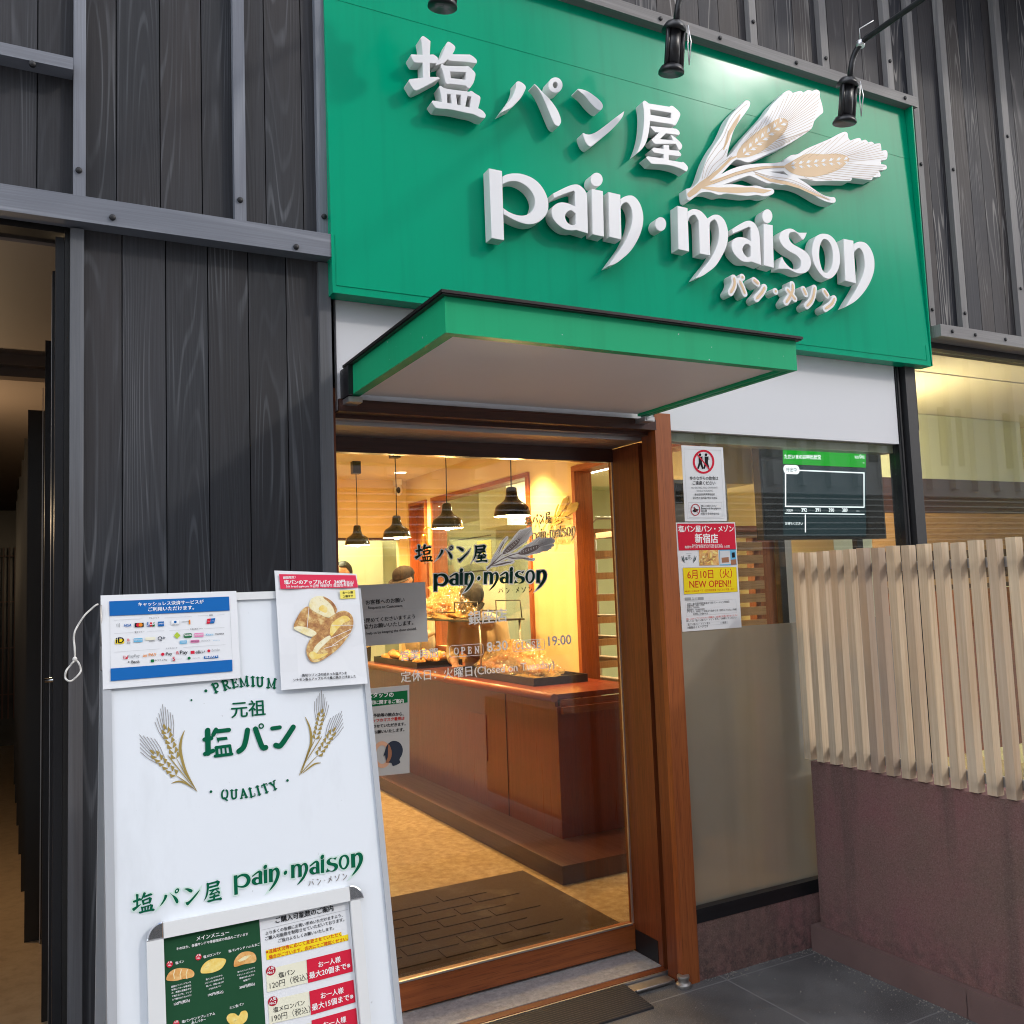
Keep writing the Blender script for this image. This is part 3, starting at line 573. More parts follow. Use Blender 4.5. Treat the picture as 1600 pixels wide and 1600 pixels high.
# ------------------------------------------------------------------ the corridor on the left
shell('corridor_wall', M['corr'], (0.080, 0.112, 0.02, 9.0, 0.0, 2.72))
shell('corridor_wall', M['corr'], (-1.66, -1.6, 0.02, 9.0, 0.0, 2.72))
shell('corridor_ceiling', M['corr_ceil'], (-1.6, 0.0795, 0.12, 9.0, 2.65, 2.71))
shell('corridor_head', M['corr'], (-1.6, 0.0795, 0.02, 0.119, 2.66, 2.72))
shell('corridor_beam', M['corr_beam'], (-1.6, 0.0795, 1.50, 1.56, 2.60, 2.6495), (-1.6, 0.0795, 1.56, 1.64, 2.56, 2.6495))
woodbox('corridor_channel', M['black'], (0.055, 0.0795, 0.03, 0.06, 0.0, 2.65), (0.050, 0.0795, 0.20, 0.23, 0.0, 2.6), (0.040, 0.0795, 1.05, 1.10, 0.0, 2.6), bevel=0.002)
woodbox('corridor_channel', M['alu'], (0.049, 0.054, 0.235, 0.242, 0.0, 2.6), (0.0385, 0.0425, 1.94, 1.955, 0.0, 2.6), bevel=0.0005)  # thin bright strips put in as highlights along the channel edges
for k in range(6):
    y = 2.0 + 0.86 * k; woodbox('corridor_fin', M['corr'], (-0.035 - 0.022 * k + 0.012, 0.0795, y, y + 0.03, 0.0, 2.5 - 0.0 * k), bevel=0.001)
m = MB()
for k in range(30): m.box(-1.55 + 0.055 * k, -1.535 + 0.055 * k, 8.4, 8.43, 0.35, 2.2)
for z in (0.6, 1.1, 1.6, 2.1): m.box(-1.6, 0.07, 8.431, 8.445, z, z + 0.012)
m.build('corridor_lattice', M['lattice'], BLD)
shell('corridor_end', M['corr'], (-1.6, 0.112, 8.9, 9.0, 0, 2.72))
kp = at_x(88, 1068, 0.079)
m = MB(); m.lathe([(0.0, 0.045), (0.006, 0.045), (0.007, 0.022), (0.018, 0.018), (0.022, 0.004), (0.022, 0.0)], (0.0795, 0.19, 1.325), (-1, 0, 0), 18); m.build('corridor_door_knob', M['chrome'], BLD)

r = thing('corridor_lamp', 'warm ceiling lamp inside the dark corridor', 'ceiling lamp', (-0.5, 3.2, 2.64)); m = MB(); m.lathe([(0, -.005), (.05, -.005), (.05, 0)], (-0.5, 3.2, 2.648), n=20); m.build('diffuser', M['downglow'], r)
ld = bpy.data.lights.new('corridor_light', 'POINT'); ld.energy = 20; ld.color = (1.0, 0.72, 0.42); ld.shadow_soft_size = .06; lo = bpy.data.objects.new('corridor_light', ld); COL.objects.link(lo); lo.location = (-0.6, 2.4, 2.0); par(lo, r)
# ------------------------------------------------------------------ the shop sign: a leaning green panel with cut-out letters
SIGN = thing('shop_sign', 'large green shop sign with white cut-out letters and a wheat emblem', 'sign', (2.4, 0, 2.55))
SB, ST_, YB, YT = SZ(2.572, -.07), SZ(3.90, -.03), -0.070, -0.030
SX0, SX1 = SX(.8955, -.07), SX(3.947, -.07)
tilt = Vector((0, YT - YB, ST_ - SB)).normalized()
SP = Plane((0, YB, SB), (1, 0, 0), tilt)                                  # the leaning face
H = (ST_ - SB) / tilt.z
def onsign(x, v, d=0): return SP.o + SP.u * x + SP.v * v + SP.n * d
m = MB()
fr = [onsign(SX0, 0), onsign(SX1 - .004, 0), onsign(SX1 - .004, H), onsign(SX0, H)]
m.poly(fr); m.poly([fr[1], (SX1 - .004, 0, SB), (SX1 - .004, 0, ST_), fr[2]]); m.poly([(SX0, 0, SB), fr[0], fr[3], (SX0, 0, ST_)]); m.poly([(SX0, 0, SB), (SX1 - .004, 0, SB), fr[1], fr[0]]); m.poly([fr[3], fr[2], (SX1 - .004, 0, ST_), (SX0, 0, ST_)])
m.build('sign_panel', M['green'], SIGN)
def slab(mb, x0, x1, v0, v1, d0, d1):
    A = SP.mat(0, 0, 0); mb.box(x0, x1, v0, v1, d0, d1, M=A)
m = MB(); slab(m, SX0 + .012, SX1 - .03, 0.026, 0.0285, 0.0, 0.0022); slab(m, SX1 - .031, SX1 - .0285, 0.026, 0.10, 0.0, 0.0022); slab(m, SX0 + .012, SX0 + .014, 0.026, 0.20, 0.0, 0.0016); m.build('folded_edge', M['green'], SIGN)
m = MB(); vs_ = SP.uv((700, 48)).y; slab(m, SX0, SX1 - .005, vs_ - 0.0008, vs_ + 0.0008, 0.0, 0.0012); m.build('panel_seam', M['green'], SIGN)
m = MB(); m.poly([(SX1, YB - .002, SB + .02), (SX1, 0.0, SB + .02), (SX1, 0.0, ST_ + .01), (SX1, YB - .002, ST_ + .01)]); m.poly([(SX1 + .006, YB - .002, SB), (SX1 + .006, 0.0, SB), (SX1 + .006, 0.0, ST_), (SX1 + .006, YB - .002, ST_)]); m.poly([(SX1, YB - .002, SB + .02), (SX1, YB - .002, ST_), (SX1 + .006, YB - .002, ST_), (SX1 + .006, YB - .002, SB)])
m.build('side_return', M['green'], SIGN)

LD = 0.058                                                                # letters stand 58 mm off the panel
LP = SP.off(LD)
cA, cB, cC, cD, cE, cF = crop(620, 50, 10), crop(760, 100, 10), crop(840, 120, 10), crop(960, 130, 10), crop(750, 240, 10), crop(850, 260, 8)
cG, cH, cI, cJ, cK, cL = crop(1030, 290, 8), crop(1130, 310, 10.667), crop(1230, 330, 10), crop(1120, 410, 8), crop(1060, 130, 6.667), crop(1200, 190, 8)
def tr(c, pts): return [tuple(LP.uv(c(p[0], p[1]))) + tuple(p[2:]) for p in pts]
C = 1
G = {}                                                                    # glyph -> list of pieces, each piece = outlines (outer, holes)
G['salt'] = [[smooth(tr(cA, [(370, 95, C), (405, 60), (450, 80), (528, 140, C), (518, 352, C), (575, 350), (640, 400), (665, 470, C), (640, 490), (515, 485, C), (522, 700, C), (645, 700, C), (680, 720, C), (500, 820), (330, 905), (285, 910), (250, 880), (185, 770, C), (200, 735, C), (410, 710, C), (402, 480, C), (290, 475), (255, 445), (215, 370, C), (228, 345, C), (402, 355, C), (390, 200)]))],
             [smooth(tr(cA, [(775, 180, C), (800, 150), (850, 170), (910, 225), (905, 280), (870, 345, C), (1140, 350, C), (1200, 385), (1250, 440), (1250, 485, C), (1220, 490), (1100, 470), (840, 450), (800, 425, C), (720, 490), (600, 520, C), (650, 450), (700, 370), (740, 270)]))],
             [smooth(tr(cA, [(695, 505, C), (720, 505), (770, 525), (1080, 535, C), (1105, 530), (1150, 560), (1225, 640), (1220, 720), (1195, 800), (1140, 880, C), (1105, 870), (1080, 840, C), (830, 810, C), (790, 815), (760, 790), (745, 730), (715, 610), (690, 550)])), smooth(tr(cA, [(835, 620, C), (1080, 630, C), (1070, 745, C), (845, 720, C)]))],
             [smooth(tr(cA, [(655, 855, C), (690, 845), (770, 885), (1130, 935, C), (1165, 920), (1230, 965), (1300, 1010), (1300, 1080), (1270, 1195, C), (1290, 1200), (1350, 1240), (1390, 1300), (1375, 1345, C), (1310, 1340), (1200, 1290), (1060, 1260), (850, 1215), (640, 1195), (590, 1165), (545, 1100, C), (560, 1070, C), (700, 1095, C), (690, 1000), (670, 910)])),
              smooth(tr(cA, [(785, 970, C), (840, 975, C), (856, 1118, C), (790, 1108, C)])), smooth(tr(cA, [(925, 980, C), (1000, 985, C), (1000, 1145, C), (945, 1135, C)])), smooth(tr(cA, [(1105, 1000, C), (1160, 1015, C), (1140, 1180, C), (1070, 1165, C)]))]]
G['pa'] = [[smooth(tr(cB, [(465, 285, C), (500, 268), (560, 290), (615, 350), (600, 420), (530, 540), (395, 680, C), (220, 765, C), (300, 650), (390, 530), (440, 430), (462, 350)]))],
           [smooth(tr(cB, [(750, 310, C), (790, 340), (880, 440), (1000, 560), (1100, 700), (1150, 810), (1168, 900), (1140, 960), (1110, 970), (1060, 930), (1000, 800), (900, 560), (820, 410), (745, 325, C)]))],
           [tr(cB, circ(1078, 330, 112, 122)), tr(cB, circ(1077, 328, 38, 50, 16))]]
G['n'] = [[smooth(tr(cC, [(630, 185, C), (700, 195), (800, 235), (920, 320), (1000, 400), (1022, 460), (1000, 510), (960, 520), (900, 480), (820, 400), (730, 290), (625, 205, C)]))],
          [smooth(tr(cC, [(715, 875, C), (760, 895), (820, 898), (920, 860), (1060, 760), (1200, 650), (1355, 535, C), (1330, 620), (1240, 740), (1120, 860), (980, 975), (850, 1080), (810, 1085), (760, 1040), (720, 950), (708, 890, C)]))]]
G['shop'] = [[smooth(tr(cD, [(440, 300, C), (475, 270), (540, 315, C), (860, 365, C), (900, 350), (960, 390), (1030, 470), (1010, 560), (960, 655, C), (930, 660), (880, 640), (560, 590, C), (555, 640), (540, 760), (500, 920), (430, 1030), (340, 1110, C), (400, 960), (440, 800), (460, 620), (462, 450)])), smooth(tr(cD, [(562, 410, C), (885, 465, C), (885, 545, C), (567, 490, C)]))],
             [smooth(tr(cD, [(560, 680, C), (600, 672), (960, 708, C), (1005, 740), (1025, 785), (1005, 812, C), (805, 785, C), (715, 872, C), (915, 892, C), (880, 820, C), (900, 812), (1000, 890), (1055, 960), (1055, 1010), (1030, 1040), (1000, 1030), (960, 950, C), (640, 950, C), (610, 930), (580, 880, C), (620, 850, C), (690, 772, C), (640, 765), (600, 730)]))],
             [smooth(tr(cD, [(580, 1035, C), (615, 1005, C), (765, 1025, C), (765, 965, C), (850, 965, C), (860, 1040, C), (1000, 1055, C), (1045, 1110), (1030, 1145, C), (850, 1125, C), (850, 1200, C), (1050, 1235, C), (1080, 1232), (1140, 1295), (1148, 1340), (1120, 1380), (1060, 1350), (960, 1310), (800, 1275), (600, 1262), (560, 1240), (490, 1165, C), (520, 1140, C), (765, 1175, C), (765, 1110, C), (640, 1090), (610, 1075)]))]]
G['p'] = [[smooth(tr(cE, [(140, 228, C), (345, 270, C), (378, 1355, C), (180, 1320, C)]))],
          [smooth(tr(cE, [(350, 360, C), (420, 325), (520, 308), (640, 315), (780, 360), (900, 440), (990, 550), (1050, 680), (1070, 800), (1050, 920), (980, 1020), (880, 1085), (760, 1105), (640, 1080), (520, 1030), (368, 945, C), (364, 850, C), (450, 910), (560, 955), (670, 968), (760, 940), (830, 870), (860, 760), (840, 660), (780, 560), (700, 490), (600, 440), (510, 428), (430, 445), (352, 480, C)]))]]
G['a'] = [[smooth(tr(cF, [(110, 340, C), (260, 265), (350, 230), (420, 225), (480, 260), (520, 310), (540, 380), (545, 600, C), (552, 840, C), (402, 795, C), (340, 800), (260, 785), (180, 730), (120, 660), (95, 580), (110, 510), (160, 465), (220, 448), (300, 460), (390, 500, C), (385, 320, C), (370, 305, C), (250, 345), (130, 395, C)])), smooth(tr(cF, [(395, 720, C), (395, 590, C), (340, 550), (290, 570), (265, 620), (280, 680), (320, 720), (365, 735)]))]]
G['i'] = [[smooth(tr(cF, [(595, 278, C), (738, 308, C), (750, 880, C), (608, 848, C)]))], [tr(cF, circ(658, 165, 77, 87))]]
G['en'] = [[smooth(tr(cF, [(805, 318, C), (955, 352, C), (970, 915, C), (818, 880, C)]))],
           [smooth(tr(cF, [(956, 410, C), (1000, 380), (1060, 362), (1120, 372), (1180, 430), (1225, 530), (1242, 650), (1225, 780), (1170, 920), (1080, 1060), (960, 1170), (880, 1222), (800, 1248, C), (880, 1135), (970, 1010), (1040, 880), (1085, 760), (1105, 640), (1095, 540), (1060, 470), (1020, 450), (975, 480), (958, 530, C)]))]]
G['dot'] = [[tr(cF, circ(1460, 720, 69, 88))]]
G['m'] = [[smooth(tr(cG, [(228, 250, C), (355, 280, C), (375, 825, C), (240, 795, C)]))],
          [smooth(tr(cG, [(356, 325, C), (400, 300), (445, 292), (510, 312), (565, 360), (605, 415, C), (650, 380), (700, 362), (760, 375), (820, 440), (855, 540), (862, 640), (840, 760), (780, 890), (700, 1010), (600, 1090), (530, 1135), (455, 1160, C), (530, 1060), (610, 960), (680, 850), (725, 740), (748, 620), (740, 520), (715, 450), (685, 425), (640, 460), (630, 500, C), (638, 875, C), (508, 850, C), (495, 480), (480, 420), (450, 372), (415, 370), (380, 400), (362, 450, C)]))]]
G['a2'] = [[smooth(tr(cG, [(910, 545, C), (1020, 475), (1100, 440), (1160, 445), (1210, 490), (1245, 570), (1258, 650), (1266, 800, C), (1278, 995, C), (1155, 950, C), (1100, 955), (1040, 945), (970, 890), (920, 820), (905, 740), (925, 680), (970, 650), (1020, 642), (1080, 655), (1145, 695, C), (1140, 525, C), (1120, 515, C), (1030, 555), (920, 600, C)])), smooth(tr(cG, [(1143, 880, C), (1143, 760, C), (1110, 730), (1070, 740), (1042, 790), (1055, 840), (1085, 880), (1115, 895)]))]]
G['i2'] = [[smooth(tr(cG, [(1305, 475, C), (1420, 495, C), (1435, 1030, C), (1310, 995, C)]))], [tr(cG, circ(1352, 383, 64, 88))]]
G['s'] = [[smooth(tr(cH, [(1395, 570, C), (1370, 640), (1340, 685, C), (1310, 680), (1270, 620), (1220, 575), (1160, 560), (1110, 580), (1095, 640), (1120, 710), (1180, 770), (1290, 830), (1380, 890), (1440, 970), (1465, 1060), (1450, 1150), (1400, 1220), (1320, 1250), (1230, 1245), (1130, 1200), (1060, 1175), (920, 1175, C), (940, 1080), (985, 970, C), (1010, 1030), (1060, 1100), (1130, 1160), (1200, 1185), (1270, 1160), (1300, 1090), (1280, 1010), (1210, 940), (1100, 880), (1010, 810), (955, 730), (935, 650), (955, 580), (1010, 530), (1090, 503), (1160, 510), (1250, 565), (1320, 570)]))]]
G['o'] = [[smooth(tr(cI, [(575, 350), (660, 370), (740, 440), (800, 560), (828, 720), (815, 860), (760, 980), (680, 1050), (600, 1045), (520, 980), (440, 860), (400, 740), (388, 620), (410, 480), (450, 400), (510, 360)])), smooth(tr(cI, [(580, 435), (640, 460), (690, 540), (715, 660), (710, 800), (680, 900), (620, 965), (560, 930), (520, 820), (500, 690), (510, 560), (540, 470)]))]]
G['en2'] = [[smooth(tr(cI, [(880, 430, C), (1035, 460, C), (1078, 1130, C), (910, 1085, C)]))],
            [smooth(tr(cI, [(1036, 530, C), (1080, 490), (1150, 475), (1230, 500), (1300, 580), (1350, 700), (1365, 840), (1345, 980), (1280, 1140), (1180, 1290), (1060, 1410), (915, 1495, C), (980, 1380), (1055, 1260), (1120, 1140), (1180, 1000), (1210, 870), (1205, 740), (1180, 640), (1135, 580), (1090, 590), (1050, 640, C)]))]]
KANJI = ['salt', 'pa', 'n', 'shop']; LATIN = ['p', 'a', 'i', 'en', 'dot', 'm', 'a2', 'i2', 's', 'o', 'en2']
def wJ(pts): return tr(cJ, pts)
S = 1 / 8 / 300 * 1.0
KANA = [[[(215, 195), (222, 260), (205, 320), (172, 378)]], [[(285, 235), (320, 310), (350, 388)]], [[(320, 185), (321, 186)]], [[(468, 225), (510, 262)]], [[(598, 310), (565, 375), (495, 455)]], [[(735, 362), (736, 363)]],
        [[(945, 275), (945, 350), (905, 440), (865, 500)], [(885, 345), (975, 455)]], [[(1085, 335), (1112, 395)]], [[(1222, 318), (1205, 420), (1175, 490), (1125, 545)]], [[(1345, 360), (1380, 412)]], [[(1470, 450), (1435, 520), (1355, 580)]]]
E8 = (LP.uv(cJ(800, 380)) - LP.uv(cJ(900, 380))).length / 100             # metres per crop pixel, for stroke widths
KANA_CORE = [ribbon(smooth(wJ(s), 4, False), [E8 * (26 if i not in (0, len(smooth(wJ(s), 4, False)) - 1) else 14) for i in range(len(smooth(wJ(s), 4, False)))]) if len(s) > 2 else ribbon(wJ(s), E8 * 26) for k in KANA for s in k]
KANA_WHITE = [[ribbon(smooth(wJ(s), 4, False) if len(s) > 2 else wJ(s), E8 * 66) for s in k] for k in KANA]
# wheat emblem: outline, hole, tan areas, lines
WH = smooth(tr(cK, [(80, 1100, C), (150, 1080), (210, 1020), (245, 930), (290, 800), (360, 670), (430, 570), (480, 470), (520, 380), (570, 310), (660, 220), (700, 180), (740, 185), (748, 225), (720, 280), (640, 390), (580, 490), (545, 600), (522, 690), (505, 770, C), (560, 725), (590, 690), (640, 620), (680, 570), (760, 480), (900, 330), (970, 230), (1030, 170), (1110, 90), (1160, 75), (1192, 100, C), (1270, 78), (1302, 97, C), (1350, 70), (1395, 80, C), (1440, 65), (1475, 90), (1475, 140), (1500, 230), (1510, 300), (1480, 330, C), (1420, 390), (1400, 450), (1370, 490), (1270, 560), (1100, 660), (950, 730), (800, 800), (720, 825), (640, 800), (595, 800), (540, 850), (450, 945, C), (560, 890), (700, 850), (850, 835), (1000, 830), (1080, 820)])
            + tr(cL, [(190, 505), (240, 450), (300, 415), (370, 405), (480, 340), (640, 270), (780, 210), (880, 155), (960, 125), (995, 145), (1005, 200), (1030, 235, C), (1100, 210), (1150, 205), (1172, 238, C), (1220, 225), (1255, 258, C), (1300, 250), (1332, 278, C), (1400, 270), (1415, 310), (1420, 365, C), (1470, 355), (1495, 385), (1490, 460), (1460, 480), (1415, 485, C), (1415, 530, C), (1470, 540), (1488, 570), (1470, 600), (1385, 610, C), (1405, 650), (1400, 690), (1310, 697, C), (1300, 725), (1260, 730), (1050, 703, C), (1045, 730), (1000, 745), (800, 740), (600, 745), (480, 720), (385, 712, C), (480, 770), (600, 860), (700, 920), (780, 940), (830, 945), (848, 980), (830, 1015), (740, 1005), (640, 960), (540, 900), (430, 840), (300, 800), (150, 790), (60, 770)])
            + tr(cK, [(933, 1045), (850, 1010), (760, 970), (720, 968), (600, 1010), (480, 1055, C), (560, 1050), (650, 1060), (720, 1070), (820, 1065), (900, 1090), (970, 1095), (998, 1120), (985, 1155), (900, 1180), (820, 1165), (720, 1175), (620, 1165), (500, 1150), (420, 1165), (330, 1135), (240, 1140), (180, 1180), (120, 1225, C), (90, 1200)]), 3)
WHOLE = smooth(tr(cL, [(40, 628, C), (195, 622, C), (250, 668, C), (130, 642, C)]))
EARS = [smooth(tr(cK, [(605, 770), (630, 690), (720, 590), (830, 500), (950, 420), (1060, 362), (1135, 390), (1135, 450), (1080, 540), (960, 640), (850, 720), (740, 765), (660, 775)]), 4),
        smooth(tr(cL, [(205, 562), (290, 500), (420, 430), (520, 400), (700, 410), (850, 400), (985, 430), (1015, 480), (960, 540), (900, 590), (760, 650), (580, 690), (420, 680), (290, 640)]), 4)]
eK = (LP.uv(cK(800, 600)) - LP.uv(cK(900, 600))).length / 100
TAN = EARS + [ribbon(tr(cK, q), [w * eK for w in ws]) for q, ws in (
    ([(110, 1165), (170, 1120), (235, 1060), (300, 1010), (420, 910), (540, 790), (600, 765)], [34, 44, 40, 34, 22, 18, 10]), ([(240, 1070), (420, 1010), (600, 940), (760, 900), (900, 880), (1120, 868)], [24, 26, 20, 26, 16, 14]),
    ([(235, 1085), (420, 1110), (600, 1115), (780, 1110), (880, 1125), (960, 1118)], [16, 34, 44, 36, 34, 6]), ([(640, 330), (590, 420), (530, 520), (500, 610), (470, 690)], [12, 30, 30, 22, 10]), ([(800, 945), (950, 1010), (1120, 1040), (1250, 1080)], [6, 22, 26, 24]), ([(1250, 1080), (1400, 1150), (1560, 1210)], [22, 20, 5]))]
TLINES = [(tr(cK, q)) for q in ([(245, 1000), (280, 850), (380, 690), (470, 560), (520, 440), (600, 320), (715, 215)], [(270, 990), (310, 870), (420, 720), (490, 640), (520, 500)], [(290, 990), (360, 860), (460, 770), (500, 690)], [(300, 1000), (430, 850), (560, 760)],
    [(330, 1040), (600, 930), (860, 870), (1100, 865)], [(360, 1050), (650, 945), (900, 890), (1100, 880)], [(780, 920), (950, 970), (1150, 1000), (1300, 1060), (1480, 1160), (1580, 1215)], [(800, 930), (1000, 1000), (1200, 1040), (1400, 1130), (1570, 1220)])]
def fan(c, roots, tips): return [tr(c, [r, ((r[0] * .45 + t[0] * .55), (r[1] * .45 + t[1] * .55) + 6), t]) for r, t in zip(roots, tips)]
def lerp(a, b, n): return [(a[0] + (b[0] - a[0]) * i / (n - 1), a[1] + (b[1] - a[1]) * i / (n - 1)) for i in range(n)]
TLINES += fan(cK, lerp((650, 660), (1040, 365), 8), lerp((760, 520), (1150, 110), 8)) + fan(cK, lerp((1050, 362), (1135, 400), 8), lerp((1200, 110), (1465, 110), 8)) + fan(cK, lerp((1135, 405), (1010, 610), 9), lerp((1475, 160), (1380, 480), 9)) + fan(cK, lerp((1000, 615), (820, 735), 5), lerp((1350, 500), (1100, 640), 5))
TLINES += fan(cL, lerp((300, 500), (700, 410), 5), lerp((600, 310), (960, 160), 5)) + fan(cL, lerp((720, 410), (980, 430), 7), lerp((1000, 230), (1400, 290), 7)) + fan(cL, lerp((990, 430), (1000, 500), 5), lerp((1400, 330), (1470, 450), 5)) + fan(cL, lerp((980, 520), (700, 660), 7), lerp((1460, 560), (1290, 712), 7)) + fan(cL, lerp((650, 685), (450, 690), 3), lerp((1030, 725), (560, 730), 3))
SEEDS = []
for c, a, b, nn in ((cK, (680, 735), (1060, 425), 7), (cL, (290, 550), (950, 490), 8)):
    d = Vector((b[0] - a[0], b[1] - a[1])); t = d.normalized(); q = Vector((-t.y, t.x))
    for i in range(nn):
        p = Vector(a) + d * (i / (nn - 1))
        for sgn in (-1, 1):
            base = p + q * sgn * 12; tip = base + t * 42 + q * sgn * 34
            SEEDS.append(ribbon(tr(c, [tuple(base), tuple((base + tip) / 2 + t * 6), tuple(tip)]), [4 * eK, 20 * eK, 3 * eK]))
            SEEDS.append(ribbon(tr(c, [tuple(base + t * 24), tuple(tip + t * 22 - q * sgn * 6)]), [7 * eK, 3 * eK]))

def solid(name, pieces, plane, thick, mat, side, parent, bevel=0.0014, M2=None, off=0.0):
    """cut-out letter: white face, slightly greyer cut edge; front lies on the plane"""
    vs, fs, mi = [], [], []
    for k, outl in enumerate(pieces):
        if M2: outl = [[M2(p) for p in o] for o in outl]
        me = curve_mesh(outl, thick / 2 - bevel, bevel, -bevel + off); b = len(vs)
        for v in me.vertices: q = plane.o + plane.u * v.co.x + plane.v * v.co.y + plane.n * (v.co.z - thick / 2 + 0.0004 * k); vs.append(q)
        for f in me.polygons: fs.append(tuple(b + i for i in f.vertices)); mi.append(0 if abs(f.normal.z) > 0.9 else 1)
        bpy.data.meshes.remove(me)
    me = bpy.data.meshes.new(name); me.from_pydata(vs, [], fs); me.materials.append(mat); me.materials.append(side)
    for p, i in zip(me.polygons, mi): p.material_index = i
    o = bpy.data.objects.new(name, me); COL.objects.link(o); return par(o, parent)
TH = 0.048
for g in KANJI + LATIN: solid('letter', G[g], LP, TH, M['letter'], M['cut_white'], SIGN)
ci = 0
for k, w in enumerate(KANA_WHITE):
    sl = solid('small_letter', [[o] for o in w], LP, TH, M['letter'], M['cut_white'], SIGN)
    fl = Flat(LP, 0.0012)
    for o in w: fl.shape('tan', [KANA_CORE[ci]], 1 + .3 * (ci % 2)); ci += 1
    fl.build(sl, M, {'tan': 'letter_inlay'})
wheat = solid('wheat_emblem', [[WH, WHOLE]], LP, TH, M['letter'], M['cut_white'], SIGN)
fl = Flat(LP, 0.0006)
for i, o in enumerate(TAN): fl.shape('tan', [o], 0 + (i % 4) * 0.5)
for o in TLINES: fl.shape('tan_line', [ribbon(smooth([p[:2] for p in o], 5, False), 2.6 * eK)], 3)
for o in SEEDS: fl.shape('letter', [o], 4)
fl.build(wheat, M, {'tan': 'wheat_print', 'tan_line': 'wheat_print', 'letter': 'wheat_grain'})

# the logo as flat print elsewhere: map sign coordinates to a new frame
def logo(flat, f, ink, wheatk, kana, groups=('kanji', 'latin', 'kana', 'wheat'), outline=None, oo=0.012, layer=2, lines=True):
    mp = lambda o: [f(p) for p in o]
    for nm, L in (('kanji', KANJI), ('latin', LATIN)):
        if nm in groups:
            for g in L:
                for pc in G[g]:
                    if outline: flat.shape(outline, [mp(pc[0])], layer - 1, oo)
                    flat.shape(ink, [mp(o) for o in pc], layer + (0.3 if pc is not G[g][0] else 0))
    if 'kana' in groups:
        for o in KANA_CORE: flat.shape(kana, [mp(o)], layer)
    if 'wheat' in groups:
        if outline: flat.shape(outline, [mp(WH)], layer - 1, oo * .7)
        for i, o in enumerate(TAN): flat.shape(wheatk, [mp(o)], layer + i * .1)
        if lines:
            for o in TLINES: flat.shape(wheatk, [mp(ribbon(smooth([p[:2] for p in o], 3, False), 6.5 * eK))], layer + 1)
            for o in SEEDS[::2]: flat.shape(outline or 'white', [mp(o)], layer + 2)
ALLK = [p for g in KANJI for pc in G[g] for p in pc[0]]; ALLL = [p for g in LATIN for pc in G[g] for p in pc[0]]
def bb(P): return min(p[0] for p in P), max(p[0] for p in P), min(p[1] for p in P), max(p[1] for p in P)
BK, BL, BW = bb(ALLK), bb(ALLL), bb(WH)
def fit(src, dst):
    sx = (dst[1] - dst[0]) / (src[1] - src[0]); sy = (dst[3] - dst[2]) / (src[3] - src[2]); return lambda p: (dst[0] + (p[0] - src[0]) * sx, dst[2] + (p[1] - src[2]) * sy)

# ------------------------------------------------------------------ canopy over the door
CAN = thing('door_canopy', 'flat green canopy with grey underside over the entrance door', 'canopy', (1.54, 0, 2.2))
cx0, cx1, cy0, z0, z1 = 0.930, 2.152, -0.845, 2.207, 2.302
m = MB(); t = 0.020
m.box(cx0, cx1, cy0, cy0 + t, z0, z1); m.build('front_fascia', M['green_canopy'], CAN, bevel=0.0025)
m = MB(); m.box(cx0, cx0 + t, cy0 + t + .0004, -0.03, z0, z1); m.build('side_fascia', M['green_canopy'], CAN, bevel=0.0025)
m = MB(); m.box(cx1 - t, cx1, cy0 + t + .0004, -0.03, z0, z1); m.build('side_fascia', M['green_canopy'], CAN, bevel=0.0025)
m = MB(); m.box(cx0 + t + .0005, cx1 - t - .0005, cy0 + t + .0005, -0.03, z0 + 0.012, z1 - 0.02); m.build('soffit', M['soffit'], CAN)
m = MB()
for b in ((cx0 + t + .0006, cx1 - t - .0006, cy0 + t + .0006, cy0 + t + 0.016, z0 + 0.002, z0 + 0.0118), (cx0 + t + .0006, cx0 + t + 0.016, cy0 + t + 0.017, -0.03, z0 + 0.002, z0 + 0.0118), (cx1 - t - 0.016, cx1 - t - .0006, cy0 + t + 0.017, -0.03, z0 + 0.002, z0 + 0.0118)): m.box(*b)
m.build('edge_angle', M['green_canopy'], CAN, bevel=0.001)
m = MB(); m.box(cx0 - 0.016, cx1 + 0.016, cy0 - 0.018, -0.028, z1 + 0.004, z1 + 0.012); m.box(cx0 - 0.012, cx1 + 0.012, cy0 - 0.014, -0.028, z1 + .0002, z1 + 0.0038); m.build('roof_sheet', M['flash'], CAN, bevel=0.001)
m = MB(); m.box(cx0 - 0.016, cx0 - .0004, -0.09, -0.0005, z0 - 0.004, z1); m.build('wall_bracket', M['black'], CAN, bevel=0.001)
for x in (cx0 - 0.012, cx1 - 0.035):
    m = MB(); m.box(x, x + 0.048, -0.075, -0.004, z0 - 0.024, z0 - 0.006); m.box(x + 0.008, x + 0.04, -0.077, -0.06, z0 - 0.021, z0 - 0.010); m.build('bracket', M['alu'], CAN, bevel=0.002)

